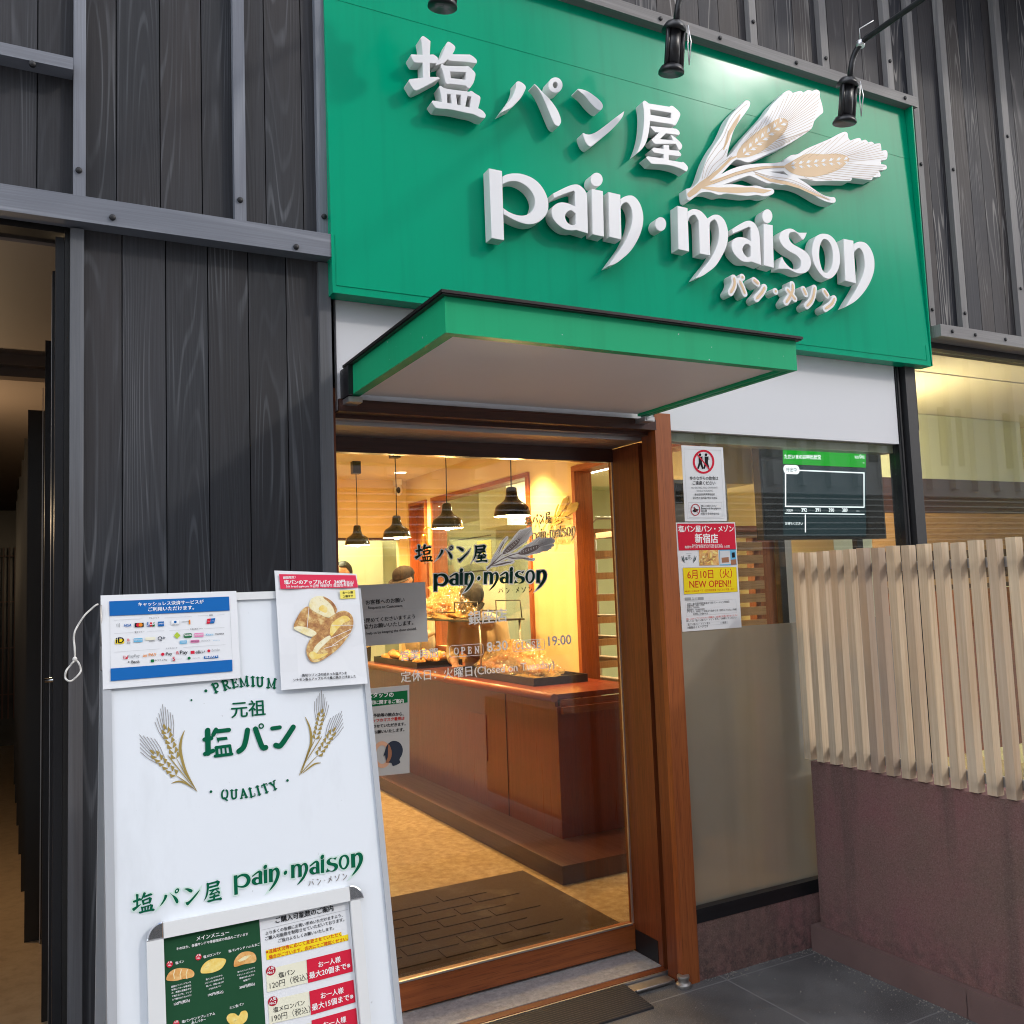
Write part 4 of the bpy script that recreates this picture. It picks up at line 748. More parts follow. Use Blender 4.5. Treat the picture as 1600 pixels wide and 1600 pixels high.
# ------------------------------------------------------------------ sign spotlights on goose-neck arms
def spot_parts(root, px):
    y = -0.30; P = at_y(px[0], px[1], y)
    h = 0.15; r = 0.030; c = Vector((P.x, y, P.z))
    ax = Vector((0, 0.18, -1)).normalized(); top = c - ax * h / 2; bot = c + ax * h / 2
    m = MB(); m.lathe([(0.0, 0), (r, 0), (r, h), (0.0, h)], top, ax, 20); m.tube([top + Vector((-.034, -.012, 0)), bot + Vector((-.034, -.012, 0))], 0.0085, 8); m.tube([top + Vector((.036, -.01, 0)), bot + Vector((.036, -.01, 0))], 0.012, 8); m.build('lamp_housing', M['black'], root)
    m = MB(); m.lathe([(0, -0.022), (0.03, -0.020), (0.045, 0.0), (0.047, 0.012), (0.0, 0.012)], top, ax, 20); m.build('lamp_cap', M['black'], root)
    m = MB(); m.lathe([(0.0, 0.0), (0.041, -.004), (0.050, 0.012), (0.050, 0.020), (0.0, 0.014)], bot, ax, 20); m.box(-.02, .02, -.008, .008, -.001, .001, M=Matrix.Translation(bot + ax * 0.0195 + Vector((-.02, -.02, 0)))); m.build('lamp_front', M['black'], root)
    m = MB()
    for k in (0, 1): m.tube([top + Vector((.045, -.03, .005)), c + Vector((.05, -.05 + .02 * k, .01)), bot + Vector((.05, -.045, .0))], 0.0022, 6)
    m.build('safety_wire', M['cutwire'], root)
    a0 = top + Vector((0.004, -.01, .015)); pts = [a0, a0 + Vector((.004, -.012, .06))]
    for k in range(1, 9): a = R(11.25 * k); pts.append(a0 + Vector((.006 + 0.003 * k, -.012 - 0.09 * (1 - math.cos(a)), .06 + 0.09 * math.sin(a))))
    e = pts[-1]; pts += [e + Vector((.02, -.45, .02)), e + Vector((.05, -1.1, .05))]
    m = MB(); m.tube(pts, 0.0125, 10); m.build('arm', M['black'], root)
    m = MB(); q = pts[6]; m.tube([q + Vector((0, 0, -.012)), q + Vector((0, 0, .012))], 0.018, 10); m.tube([q, q + Vector((-.012, -.01, .06)), q + Vector((.03, -.05, .085))], 0.0025, 6); m.build('wire_clamp', M['cutwire'], root)
for px, lb in (((1322, 158), 'black sign spotlight at the right end, above the wheat emblem'), ((1051, 75), 'black sign spotlight in the middle, above the first wheat leaf'), ((693, -34), 'black sign spotlight at the left end, cut off by the top of the frame')):
    root = thing('sign_spotlight', lb, 'spotlight', tuple(at_y(px[0], px[1], -0.30)), 'spotlights over the sign'); spot_parts(root, px)

# ------------------------------------------------------------------ plum wall and slatted fence at right angles to the front
XP = 2.907
PW = thing('plum_wall', 'low plum rendered wall with a ledge, under the slatted fence', 'wall', (3.0, -0.8, 0))
m = MB(); m.box(XP, XP + 0.20, -2.4, -0.052, 0.105, 0.777); m.build('wall_body', M['stucco'], PW, bevel=0.006)
m = MB(); m.box(XP - 0.026, XP + 0.20, -1.33, -0.018, 0.0, 0.104); m.box(XP - 0.026, XP + 0.20, -0.733, -0.731, 0.0, 0.1042); m.build('base_ledge', plain('plum_ledge_stone', (0.17, 0.105, 0.095), 0.7, vary=0.25, scale=7, bump=0.3, bscale=160), PW, bevel=0.003)
FE = thing('slatted_fence', 'bleached timber slat fence standing on the plum wall', 'fence', (3.0, -0.6, 0.78))
pitch = 0.0695
for k in range(17):
    y = -0.0455 - pitch * k; dz = random.uniform(-.003, .003); lean = random.uniform(-.003, .003)
    m = MB(); A = Matrix.Translation((lean * .3, 0, 0)) @ Matrix.Shear('XY', 4, (0, 0)) 
    m.box(XP - 0.010, XP + 0.028, y - 0.0185, y + 0.0165, 0.7835 + dz * .4, 1.655 + dz, M=A, pid=(0.95 if k in (5, 6) else random.random() * .7)); m.build('slat', M['slat'], FE, bevel=0.0015)
for z in (1.56, 0.81):
    m = MB(); m.box(XP + 0.0285, XP + 0.042, -1.35, -0.03, z, z + 0.035); m.build('fence_rail', M['alu'], FE, bevel=0.001)
for y in (-.02, -1.22):
    m = MB(); m.box(XP + 0.0425, XP + 0.08, y - .03, y, 0.777, 1.6); m.build('fence_post', M['postblack'], FE, bevel=0.001)

# ------------------------------------------------------------------ rubber ramp in front of the threshold
RA = thing('rubber_ramp', 'ribbed black rubber ramp mat lying before the door threshold', 'ramp mat', (1.5, 0.03, 0))
m = MB(); prof = [(0.100, 0.020), (0.100, 0.0), (-0.085, 0.0), (-0.085, 0.004)]
n = 15
top = []
for i in range(n):
    y = -0.083 + 0.183 * i / n; z = 0.006 + 0.0135 * i / n; top += [(y, z), (y + 0.0045, z + .002), (y + 0.0085, z + .002), (y + 0.0105, z)]
P = [(-0.085, 0.0)] + top + [(0.1, 0.02), (0.1, 0.0)]
xa, xb = 0.95, 2.018
for a, b in zip(P, P[1:] + P[:1]): m.poly([(xa, a[0], a[1]), (xa, b[0], b[1]), (xb, b[0], b[1]), (xb, a[0], a[1])])
m.poly([(xb, q[0], q[1]) for q in P]); m.poly([(xa, q[0], q[1]) for q in P[::-1]])
m.build('mat_sheet', M['rubber'], RA)
# ------------------------------------------------------------------ slab-serif capitals drawn as strokes
SLAB = {'P': (.66, [([(.16, 0), (.16, 1)], .17), ([(.16, .94), (.42, .94), (.58, .86), (.60, .72), (.56, .57), (.40, .48), (.16, .48)], .13), ([(.02, .05), (.34, .05)], .1), ([(.02, .95), (.2, .95)], .1)]),
 'R': (.74, [([(.16, 0), (.16, 1)], .17), ([(.16, .94), (.40, .94), (.56, .86), (.58, .74), (.52, .58), (.36, .5), (.16, .5)], .13), ([(.36, .5), (.60, .05), (.72, .05)], .13), ([(.02, .05), (.32, .05)], .1), ([(.02, .95), (.2, .95)], .1)]),
 'E': (.64, [([(.16, 0), (.16, 1)], .17), ([(.02, .95), (.58, .95), (.58, .78)], .1), ([(.16, .51), (.46, .51)], .1), ([(.02, .05), (.60, .05), (.60, .24)], .1), ([(.46, .62), (.46, .40)], .08)]),
 'M': (.96, [([(.16, 0), (.16, 1)], .13), ([(.80, 0), (.80, 1)], .16), ([(.14, .98), (.48, .10), (.82, .98)], .14), ([(.02, .05), (.32, .05)], .1), ([(.66, .05), (.94, .05)], .1), ([(.02, .95), (.18, .95)], .1), ([(.80, .95), (.94, .95)], .1)]),
 'I': (.36, [([(.18, 0), (.18, 1)], .17), ([(.02, .05), (.34, .05)], .1), ([(.02, .95), (.34, .95)], .1)]),
 'U': (.78, [([(.16, 1), (.16, .32), (.24, .10), (.40, .05), (.56, .12), (.62, .32), (.62, 1)], .15), ([(.02, .95), (.30, .95)], .1), ([(.50, .95), (.76, .95)], .1)]),
 'Q': (.80, [([(.40, .98), (.16, .84), (.09, .5), (.16, .16), (.40, .03), (.64, .16), (.71, .5), (.64, .84), (.40, .98)], .15), ([(.40, .12), (.55, -.08), (.72, -.16)], .12)]),
 'A': (.80, [([(.10, .04), (.38, .98)], .12), ([(.38, .98), (.68, .04)], .17), ([(.20, .34), (.58, .34)], .1), ([(.0, .05), (.24, .05)], .1), ([(.52, .05), (.80, .05)], .1)]),
 'L': (.62, [([(.16, 0), (.16, 1)], .17), ([(.02, .95), (.32, .95)], .1), ([(.02, .05), (.58, .05), (.58, .26)], .1)]),
 'T': (.72, [([(.36, 0), (.36, 1)], .17), ([(.06, .78), (.06, .95), (.66, .95), (.66, .78)], .1), ([(.20, .05), (.52, .05)], .1)]),
 'Y': (.76, [([(.12, .95), (.38, .46), (.38, 0)], .15), ([(.62, .95), (.38, .46)], .12), ([(.0, .95), (.26, .95)], .1), ([(.50, .95), (.76, .95)], .1), ([(.22, .05), (.54, .05)], .1)]),
 'O': (.80, [([(.40, .98), (.16, .84), (.09, .5), (.16, .16), (.40, .03), (.64, .16), (.71, .5), (.64, .84), (.40, .98)], .13)]),
 'N': (.82, [([(.16, 0), (.16, 1)], .11), ([(.14, .98), (.66, .04)], .16), ([(.66, 0), (.66, 1)], .11), ([(.02, .05), (.30, .05)], .08), ([(.52, .95), (.80, .95)], .08)]),
 'C': (.74, [([(.64, .70), (.60, .88), (.40, .97), (.18, .84), (.10, .5), (.18, .16), (.40, .03), (.62, .16), (.66, .30)], .13)]),
 'S': (.62, [([(.52, .78), (.44, .94), (.26, .96), (.12, .84), (.14, .64), (.44, .44), (.54, .24), (.42, .06), (.22, .04), (.08, .24)], .13)])}
def slab_letter(flat, key, ch, px, hpx, rot, layer=2):
    w, st = SLAB[ch]; c = flat.p.uv(px); h = (flat.p.uv((px[0], px[1] - hpx / 2)) - flat.p.uv((px[0], px[1] + hpx / 2))).length
    ca, sa = math.cos(R(rot)), math.sin(R(rot))
    def f(p): x, y = (p[0] - w / 2) * h, (p[1] - .5) * h; return (c.x + x * ca - y * sa, c.y + x * sa + y * ca)
    for i, (pts, wd) in enumerate(st):
        q = smooth(pts, 3, False) if len(pts) > 4 else pts
        flat.shape(key, [ribbon([f(p) for p in q], wd * h * 1.3)], layer + 0.12 * i)

# ------------------------------------------------------------------ the white A-frame board
bt, bbm = Vector((0, -0.644, 1.565)), Vector((0, -1.005, 0.0))
BP = Plane((0, bbm.y, 0), (1, 0, 0), (bt - bbm))
AB = thing('a_frame_board', 'tall white A-frame board with green lettering in front of the timber wall', 'sandwich board', (0.44, -0.85, 0))
bx0 = BP.uv((160, 1080)).x; bx1 = BP.uv((577, 1070)).x; fx0 = BP.uv((174, 1077)).x; fx1 = BP.uv((568.7, 1070)).x; VT = BP.uv((300, 929)).y; vt = BP.uv((300, 941)).y
def bbox(mb, x0, x1, v0, v1, d0, d1): mb.box(x0, x1, v0, v1, d0, d1, M=BP.mat())
m = MB(); bbox(m, fx0 - .004, fx1 + .004, 0.10, vt + .004, -0.008, 0.0); m.build('board_panel', M['boardwhite'], AB)
for n_, b in (('side_frame', (bx0, fx0 - .0002, 0.0, VT - .0002, -0.030, 0.0055)), ('side_frame', (fx1 + .0002, bx1, 0.0, VT - .0002, -0.030, 0.0055)), ('bottom_frame', (fx0 - .0001, fx1 + .0001, 0.07, 0.0998, -0.03, 0.0055))):
    m = MB(); bbox(m, *b); m.build(n_, M['boardedge'], AB, bevel=0.004)
m = MB(); bbox(m, fx0, fx1, vt, VT, -0.030, 0.006); m.build('top_frame', M['alu_white'], AB, bevel=0.004)
RP = Plane((0, -0.30, 0), (1, 0, 0), Vector((0, -0.600, 1.555)) - Vector((0, -0.30, 0)))
for x0, x1 in ((bx0 + .002, bx0 + .024), (bx1 - .026, bx1 - .002)):
    m = MB(); m.box(x0, x1, 0, 1.57, -0.012, 0.012, M=RP.mat()); m.build('rear_leg', M['boardedge'], AB, bevel=0.003)
m = MB(); m.box(bx0 + .0245, bx1 - .0265, 0.12, 1.56, -0.004, 0.004, M=RP.mat()); m.build('rear_panel', M['boardwhite'], AB)
m = MB(); m.box(bx0 - .002, bx0 + .001, 1.44, 1.49, -0.02, .0, M=BP.mat()); m.tube([at_x(158, y, bx0 - .001) for y in (945, 1010)], .002, 6); m.build('hinge', M['steel'], AB)
F = Flat(BP, 0.0009)
for px, r in (((321.5, 1079.5), 3.0), ((299, 1094), 1.9), ((329.5, 1237), 2.6), ((449, 1219.5), 2.6)): c = F.p.uv(px); F.shape('brandgreen', [circ(c.x, c.y, r * 0.00116)], 2)
for ch, px, rt in zip('PREMIUM', ((337.5, 1074.5), (353, 1070.3), (366.5, 1067), (381, 1065.3), (395, 1065), (406, 1065.8), (424, 1068)), (20, 14, 9, 4, 0, -3, -8)): slab_letter(F, 'brandgreen', ch, px, 15, rt)
for ch, px, rt in zip('QUALITY', ((351, 1241), (365.5, 1241.3), (380.5, 1240), (393.5, 1238), (403.5, 1235.3), (414.5, 1232), (427.5, 1227.5)), (-6, -2, 3, 8, 12, 16, 20)): slab_letter(F, 'brandgreen', ch, px, 14.5, rt)
F.text('brandgreen', '元祖', (361.5, 1120), (414.5, 1115.5), None, 0.018, 2)
kb = crop(200, 1060, 8); wpx = (F.p.uv((400, 1150)) - F.p.uv((410, 1150))).length / 10
ST = [[kb(995, 650), kb(1000, 935)], [kb(955, 765), kb(1040, 748)], [kb(962, 945), kb(1062, 905)], [kb(1098, 640), kb(1065, 705)], [kb(1110, 662), kb(1262, 645)], [kb(1120, 722), kb(1133, 795), kb(1255, 780), kb(1245, 712), kb(1120, 722)],
      [kb(1098, 865), kb(1272, 842)], [kb(1105, 865), kb(1114, 962)], [kb(1270, 842), kb(1287, 948)], [kb(1088, 972), kb(1298, 946)], [kb(1163, 872), kb(1170, 955)], [kb(1215, 865), kb(1224, 950)],
      [(386.5, 1141), (384, 1156), (380, 1168), (373, 1174)], [(399, 1139), (405, 1156), (410, 1168), (415, 1168)], [(425, 1138.3), (437, 1136.6)], [(458, 1136), (449, 1150), (440, 1163), (436, 1166), (430.5, 1164.5)]]
for i, s in enumerate(ST): F.shape('brandgreen', [ribbon([tuple(F.p.uv(q)) for q in (smooth(s, 3, False) if len(s) == 4 or len(s) == 5 and s[0] != s[-1] else s)], wpx * (8.2 if i in (0, 12, 13, 15) else 3.0 if i in (10, 11) else 4.6 if 5 <= i <= 9 else 6.4))], 2 + .1 * i)
c = F.p.uv((408, 1134.5)); F.shape('brandgreen', [circ(c.x, c.y, 4.4 * wpx), circ(c.x, c.y, 2.3 * wpx)], 3)
def wheat_print(F, ears, leaves):
    for a, b, tip in ears:
        A, B, T = [Vector(F.p.uv(q)) for q in (a, b, tip)]; d = (B - A); t = d.normalized(); q = Vector((-t.y, t.x)); L = d.length; aw = (T - B)
        for i in range(9):
            k = (i - 4) / 4; s0 = A + d * (0.62 + 0.38 * (1 - abs(k))) + q * k * L * .13; e = B + aw * (1 - 0.62 * abs(k)) + q * k * L * .27
            F.shape('hair', [ribbon([tuple(s0), tuple(s0 * .5 + e * .5 + q * k * L * .03), tuple(e)], wpx * .8)], 1 + .05 * i)
        for i in range(6):
            p = A + d * (i / 6.2)
            for sg in (-1, 1): F.shape('gold', [ribbon([tuple(p + q * sg * L * .03), tuple(p + t * L * .055 + q * sg * L * .10), tuple(p + t * L * .135 + q * sg * L * .095)], [L * .035, L * .10, L * .03])], 2 + .05 * i)
        F.shape('gold', [ribbon([tuple(B - t * L * .04), tuple(B + t * L * .05)], L * .07)], 2)
    for pts, w in leaves: P = [tuple(F.p.uv(q)) for q in smooth(pts, 4, False)]; F.shape('gold', [ribbon(P, [wpx * w * (0.25 + 1.5 * math.sin(math.pi * min(.97, max(.03, i / (len(P) - 1)))) ** .8) * .5 for i in range(len(P))])], 2.5)
wheat_print(F, [((275, 1184), (257, 1136), (254, 1101)), ((274, 1211), (238, 1175), (218, 1148))], [([(306, 1234), (290, 1205), (282, 1175), (283, 1156), (288, 1142)], 4.5), ([(302, 1232), (288, 1223), (278, 1221), (268, 1224)], 3), ([(308, 1237), (290, 1210), (275, 1184)], 1.6), ([(308, 1237), (290, 1222), (274, 1211)], 1.6), ([(300, 1228), (270, 1190), (262, 1180)], 1.8)])
wheat_print(F, [((493, 1154), (503, 1111), (502, 1079)), ((497, 1180), (522, 1140), (534, 1111)),], [([(470, 1209), (480, 1180), (486, 1160), (484, 1138), (477, 1121)], 4.5), ([(473, 1208), (485, 1198), (493, 1193), (501, 1192)], 3), ([(467, 1212), (480, 1180), (493, 1154)], 1.6), ([(467, 1212), (482, 1195), (497, 1180)], 1.6), ([(478, 1190), (495, 1163), (503, 1150)], 1.8)])
x0, x1 = F.p.uv((206, 1410)).x, F.p.uv((346, 1390)).x; s = (x1 - x0) / (BK[1] - BK[0]); y0 = F.p.uv((232, 1425)).y
saltb = min(p[1] for pc in G['salt'] for p in pc[0])
logo(F, lambda p: (x0 + (p[0] - BK[0]) * s, y0 + (p[1] - saltb) * s * 1.02), 'brandgreen', 'gold', 'hair', ('kanji',), 'brandoutline', 0.0030)
x2, x3 = F.p.uv((365, 1380)).x, F.p.uv((567, 1340)).x; s2 = (x3 - x2) / (BL[1] - BL[0]); y2 = F.p.uv((369, 1398)).y; pb = min(p[1] for p in G['p'][0][0])
logo(F, lambda p: (x2 + (p[0] - BL[0]) * s2, y2 + (p[1] - pb) * s2 * 1.02), 'brandgreen', 'gold', 'hair', ('latin', 'kana'), 'brandoutline', 0.0030)
F.line('palegrey', (269, 1162), (285, 1150), 0.0006, 1)
F.build(AB, M, {'gold': 'wheat_print', 'hair': 'wheat_print', 'palegrey': 'scratch'})

# cord hanging from the corner of the board
CO = [crop(0, 780, 5)(*q) for q in ((765, 820), (720, 850), (660, 910), (600, 1000), (578, 1070), (583, 1160), (585, 1250), (560, 1285), (520, 1335), (510, 1390), (540, 1422), (590, 1395), (632, 1340), (615, 1280), (588, 1250))]
pts = [BP.off(0.004).uv(q) for q in CO]; pts = smooth([tuple(p) for p in pts], 4, False)
m = MB(); m.tube([BP.o + BP.u * p[0] + BP.v * p[1] + BP.n * (0.002 + .003 * math.sin(i)) for i, p in enumerate(pts)], 0.0021, 7)
k0 = BP.off(.004).uv(CO[6]); m.ellipsoid(BP.o + BP.u * k0.x + BP.v * k0.y + BP.n * .003, (.005, .005, .006), nu=8, nv=6)
tag(m.build('cord', M['string']), 'white cord with a loop, tied to the top corner of the A-frame board', 'cord')

def poster(name, label, cat, plane, pxs, mat, d, bulge=0.0, nx=1, ny=1, group=None):
    c = plane.uv(((pxs[0][0] + pxs[2][0]) / 2, (pxs[0][1] + pxs[2][1]) / 2)); r = thing(name, label, cat, tuple(plane.o + plane.u * c.x + plane.v * c.y), group)
    sheet(plane, pxs, 0.0008, 'paper', mat, r, d, bulge, nx, ny); return r, Flat(plane, d + bulge + 0.0008)

# payment notice
c6 = crop(150, 920, 6.667)
PN, F = poster('payment_notice', 'laminated cashless payment notice with blue bands, taped to the top of the A-frame board', 'notice', BP, [c6(45, 78), c6(1455, 30), c6(1500, 935), c6(70, 1055)], M['paper'], 0.008, 0.0006, 3, 3)
F.px_shape('blue', [[c6(135, 140), c6(1378, 90), c6(1385, 235), c6(138, 292)]], 1); F.px_shape('blue', [[c6(148, 838), c6(1412, 745), c6(1414, 866), c6(150, 968)]], 1)
F.text('white', 'キャッシュレス決済サービスが', c6(435, 190), c6(1115, 160), None, 0.02); F.text('white', 'ご利用いただけます。', c6(540, 242), c6(1015, 222), None, 0.02)
for a, b in (((185, 337), (475, 322)), ((708, 312), (990, 297)), ((1055, 291), (1160, 287)), ((1250, 283), (1330, 277)), ((187, 475), (380, 464)), ((530, 452), (705, 445)), ((760, 443), (960, 433)), ((1120, 423), (1330, 412)), ((190, 668), (655, 634)), ((905, 618), (1340, 590)), ((1388, 240), (1412, 740)), ((140, 296), (146, 834))): F.line('greyline', c6(*a), c6(*b), 0.0004)
for s_, a, b in (('クレジット', (548, 322), (652, 316)), ('銀聯', (1172, 292), (1210, 289)), ('電子マネー', (398, 468), (500, 463)), ('交通系電子マネー', (972, 436), (1110, 428)), ('スマホコード', (722, 638), (842, 630))): F.text('ink', s_, c6(*a), c6(*b))
def chip(key, x0, y0, x1, y1, r=0.0, layer=1): A = F.p.uv(c6(x0, y1)); B = F.p.uv(c6(x1, y0)); F.shape(key, [rrect(min(A.x, B.x), min(A.y, B.y), max(A.x, B.x), max(A.y, B.y), r)], layer)
def disc(key, x, y, rr, layer=2): c = F.p.uv(c6(x, y)); F.shape(key, [circ(c.x, c.y, rr)], layer)
for k in range(3): F.line('ink', c6(212 + 14 * k, 380 - 6 * k), c6(214 + 14 * k, 402 + 4 * k), 0.0006)
chip('navy', 280, 368, 366, 372); F.text('blue', 'VISA', c6(290, 404), c6(362, 400), None, 0.03, shear=0.25); chip('orange', 280, 412, 366, 416)
chip('ink', 400, 362, 492, 410); disc('red', 435, 386, .0042, 3); disc('orange', 460, 385, .0042, 3.5)
for x, k in ((528, 'blue'), (556, 'red'), (583, 'grass')): chip(k, x, 354, x + 24, 402, 0.001)
F.text('white', 'JCB', c6(530, 386), c6(606, 382), None, 0.02)
chip('blue', 642, 348, 702, 400); F.text('white', 'AMEX', c6(645, 380), c6(699, 377), None, 0.02)
chip('palegrey', 778, 332, 860, 386); disc('blue', 820, 355, .003, 3); chip('white', 781, 335, 857, 383, 0, 2); F.text('ink', 'Diners', c6(788, 384), c6(855, 381)); chip('orange', 962, 332, 976, 380); F.text('ink', 'DISCOVER', c6(888, 360), c6(968, 356))
F.px_shape('red', [[c6(1152, 322), c6(1190, 318), c6(1178, 370), c6(1144, 374)]], 2); F.px_shape('blue', [[c6(1190, 318), c6(1236, 314), c6(1224, 366), c6(1178, 370)]], 2); F.text('white', 'UnionPay', c6(1156, 352), c6(1226, 346))
chip('yellow', 197, 530, 290, 582, .001); F.text('ink', 'iD', c6(206, 575), c6(286, 570), None, 0.03); F.text('red', 'R', c6(325, 556), c6(348, 554), None, 0.02); F.text('ink', 'Edy', c6(320, 580), c6(356, 578))
chip('sky', 390, 520, 480, 566, .001); F.text('white', 'nanaco', c6(396, 548), c6(476, 544)); chip('cream', 510, 510, 612, 546); F.text('ink', 'WAON', c6(548, 562), c6(608, 558)); F.text('navy', 'Q+', c6(640, 545), c6(718, 538), None, 0.02)
F.px_shape('lime', [[c6(838, 458), c6(874, 494), c6(838, 530), c6(806, 496)]], 2); chip('grass', 908, 470, 992, 520, .003); F.text('white', 'Suica', c6(915, 502), c6(988, 498), None, 0.02); chip('pink', 1020, 465, 1112, 512); F.text('white', 'PASMO', c6(1026, 497), c6(1108, 492)); F.text('sky', 'Kitaca', c6(1140, 496), c6(1216, 491), None, .02); F.text('ink', 'manaca', c6(1232, 488), c6(1326, 482))
chip('sky', 868, 545, 940, 582); F.text('white', 'TOICA', c6(874, 572), c6(936, 568)); chip('pink', 978, 538, 1070, 572, .002); F.text('ink', 'nimoca', c6(986, 562), c6(1064, 557)); F.text('greyline', 'SUGOCA', c6(1092, 558), c6(1185, 552)); F.text('sky', 'はやかけん', c6(1212, 552), c6(1284, 547))
chip('red', 284, 702, 326, 740, .0008); F.text('white', 'P', c6(294, 736), c6(318, 735), None, .03, 3); F.text('greyline', 'PayPay', c6(334, 724), c6(452, 716), None, .01); F.text('orange', 'au PAY', c6(486, 716), c6(626, 706), None, .02); disc('red', 690, 690, .0036); F.text('ink', 'Pay', c6(724, 702), c6(788, 697), None, .01); F.text('red', 'R', c6(834, 692), c6(860, 690), None, .02); F.text('ink', 'Pay', c6(870, 690), c6(948, 685), None, .01)
chip('red', 980, 652, 1020, 686, .0008); F.text('ink', 'd払い', c6(1032, 682), c6(1128, 675), None, .02); disc('red', 1168, 654, .0034); F.text('greyline', 'Smile', c6(1202, 660), c6(1282, 654))
F.text('ink', '+ Bank', c6(326, 786), c6(452, 779), None, .02); chip('grass', 566, 742, 600, 774, .0008); F.text('ink', 'ゆうちょPay', c6(608, 762), c6(736, 753)); chip('palegrey', 784, 726, 826, 762); F.text('red', 'S', c6(794, 758), c6(818, 756), None, .03, 3); F.text('greyline', 'Smart Code', c6(834, 744), c6(890, 740)); disc('grass', 964, 730, .0034); F.text('greyline', 'WeChat Pay', c6(998, 736), c6(1076, 730)); chip('blue', 1118, 702, 1266, 736); F.text('white', 'ALIPAY+', c6(1128, 730), c6(1258, 722), None, .02)
F.build(PN, M, {k: 'lettering' if k in ('ink', 'white') else 'printed_mark' for k in M})

# apple pie poster
c6 = crop(420, 880, 6.667)
PP, F = poster('pie_poster', 'curling laminated poster with red title band and apple pie bread, right on the A-frame board', 'poster', BP, [c6(48, 88), c6(900, 122), c6(1012, 1262), c6(120, 1330)], M['paper'], 0.0125, 0.0022, 5, 7)
F.px_shape('pinkred', [[c6(92, 130), c6(885, 142), c6(912, 268), c6(106, 283)]], 1)
F.text('white', '期間限定！', c6(135, 180), c6(262, 172), None, .03); F.text('white', '塩パンのアップルパイ', c6(145, 232), c6(628, 230), None, .04); F.text('white', '240円', c6(664, 228), c6(775, 226), None, .04); F.text('white', '（税込）', c6(780, 228), c6(868, 226), None, .02); F.text('white', 'Salt bread apple pie', c6(165, 268), c6(400, 266), None, .02); F.text('white', '소금빵 애플파이 盐面包苹果派', c6(410, 266), c6(860, 256), None, .02)
F.px_shape('yellowtag', [[c6(722, 300), c6(880, 292), c6(886, 380), c6(728, 386)]], 1); F.text('ink', 'お一人様', c6(752, 334), c6(858, 328), None, .03); F.text('ink', '２個まで', c6(758, 372), c6(858, 366), None, .03)
F.text('ink', '角切りリンゴの詰まった塩パンを', c6(330, 1192), c6(795, 1166), None, .025); F.text('ink', 'シナモン香るアップルパイ風に焼き上げました', c6(238, 1240), c6(888, 1200), None, .025)
def blob(key, pts, layer): F.px_shape(key, [[c6(*q) for q in smooth(pts, 4)]], layer)
blob('photo_bread', [(245, 680), (275, 590), (330, 500), (390, 465), (440, 500), (560, 570), (640, 600), (560, 680), (500, 740), (420, 770), (320, 740)], 1); blob('photo_crumb', [(240, 690), (300, 670), (400, 690), (480, 740), (430, 780), (320, 740)], 2)
blob('photo_crumb', [(410, 480), (415, 400), (480, 360), (560, 365), (640, 420), (684, 500), (660, 560), (600, 580), (500, 540)], 2.5); blob('photo_egg', [(500, 490), (540, 450), (590, 480), (580, 530), (540, 520)], 3); blob('photo_bread', [(555, 362), (640, 412), (690, 490), (672, 540), (652, 480), (610, 425), (560, 385)], 3)
blob('photo_bread', [(375, 900), (420, 800), (520, 720), (510, 680), (600, 590), (740, 510), (830, 540), (862, 620), (840, 720), (760, 840), (660, 940), (520, 1030), (430, 1040), (385, 980)], 3); blob('photo_egg', [(620, 740), (640, 640), (760, 560), (830, 600), (760, 640), (700, 700), (640, 770)], 4); blob('photo_crumb', [(440, 940), (480, 860), (600, 770), (620, 800), (520, 900), (470, 960)], 3.6); blob('photo_egg', [(400, 960), (430, 1010), (520, 1000), (600, 950), (500, 960), (440, 930)], 4)
for a, b in (((640, 660), (860, 660)), ((620, 800), (840, 700)), ((640, 870), (850, 730)), ((380, 700), (400, 480)), ((560, 900), (700, 860))): F.line('white', c6(*a), c6(*b), 0.0012, 5)
F.build(PP, M, {k: 'lettering' if k in ('ink', 'white') else 'printed_picture' for k in M})

# snap frame with the menu and the purchase limits
cm_, cr_ = crop(200, 1370, 6.9565), crop(400, 1370, 6.9565)
FP = BP.off(0.010)
SF = thing('snap_poster_holder', 'white aluminium snap frame with chrome corners, fixed low on the A-frame board', 'menu frame', (0.5, -0.95, 0.5))
iL, iR = FP.uv((255.5, 1469)).x, FP.uv((546, 1405)).x; iT = (FP.uv((255.5, 1469)).y + FP.uv((546, 1405)).y) / 2; oL = FP.uv((228.8, 1478)).x; oR = FP.uv((562, 1405)).x; oT = (FP.uv((254, 1446)).y + FP.uv((542, 1382)).y) / 2; iB, oB = iT - 0.62, iT - 0.62 - (oT - iT)
def fbar(x0, x1, y0, y1):
    m = MB(); m.box(x0, x1, y0, y1, -0.009, 0.006, M=FP.mat()); return m.build('frame_bar', M['alu_white'], SF, bevel=0.004, seg=3)
fbar(iL, iR, iT, oT); fbar(iL, iR, oB, iB); fbar(oL, iL - .0003, iB, iT); fbar(iR + .0003, oR, iB, iT)
for cx, cy, a in ((iL, iT, 90), (iR, iT, 0), (iL, iB, 180), (iR, iB, 270)):
    rx = iL - oL; ol = [(cx, cy)] + [(cx + rx * math.cos(R(a + 90 * i / 10)), cy + rx * math.sin(R(a + 90 * i / 10))) for i in range(11)]
    o = solid('frame_corner', [[ol]], FP.off(0.0055), 0.014, M['chrome'], M['chrome'], SF, 0.003)
m = MB(); m.box(iL + .0003, iR - .0003, iB + .0003, iT - .0003, -0.009, -0.006, M=FP.mat()); m.build('backing', M['boardedge'], SF)
SPm = BP.off(0.0050)
gx = (SPm.uv((404.8, 1437)).x + SPm.uv((415, 1599)).x) / 2
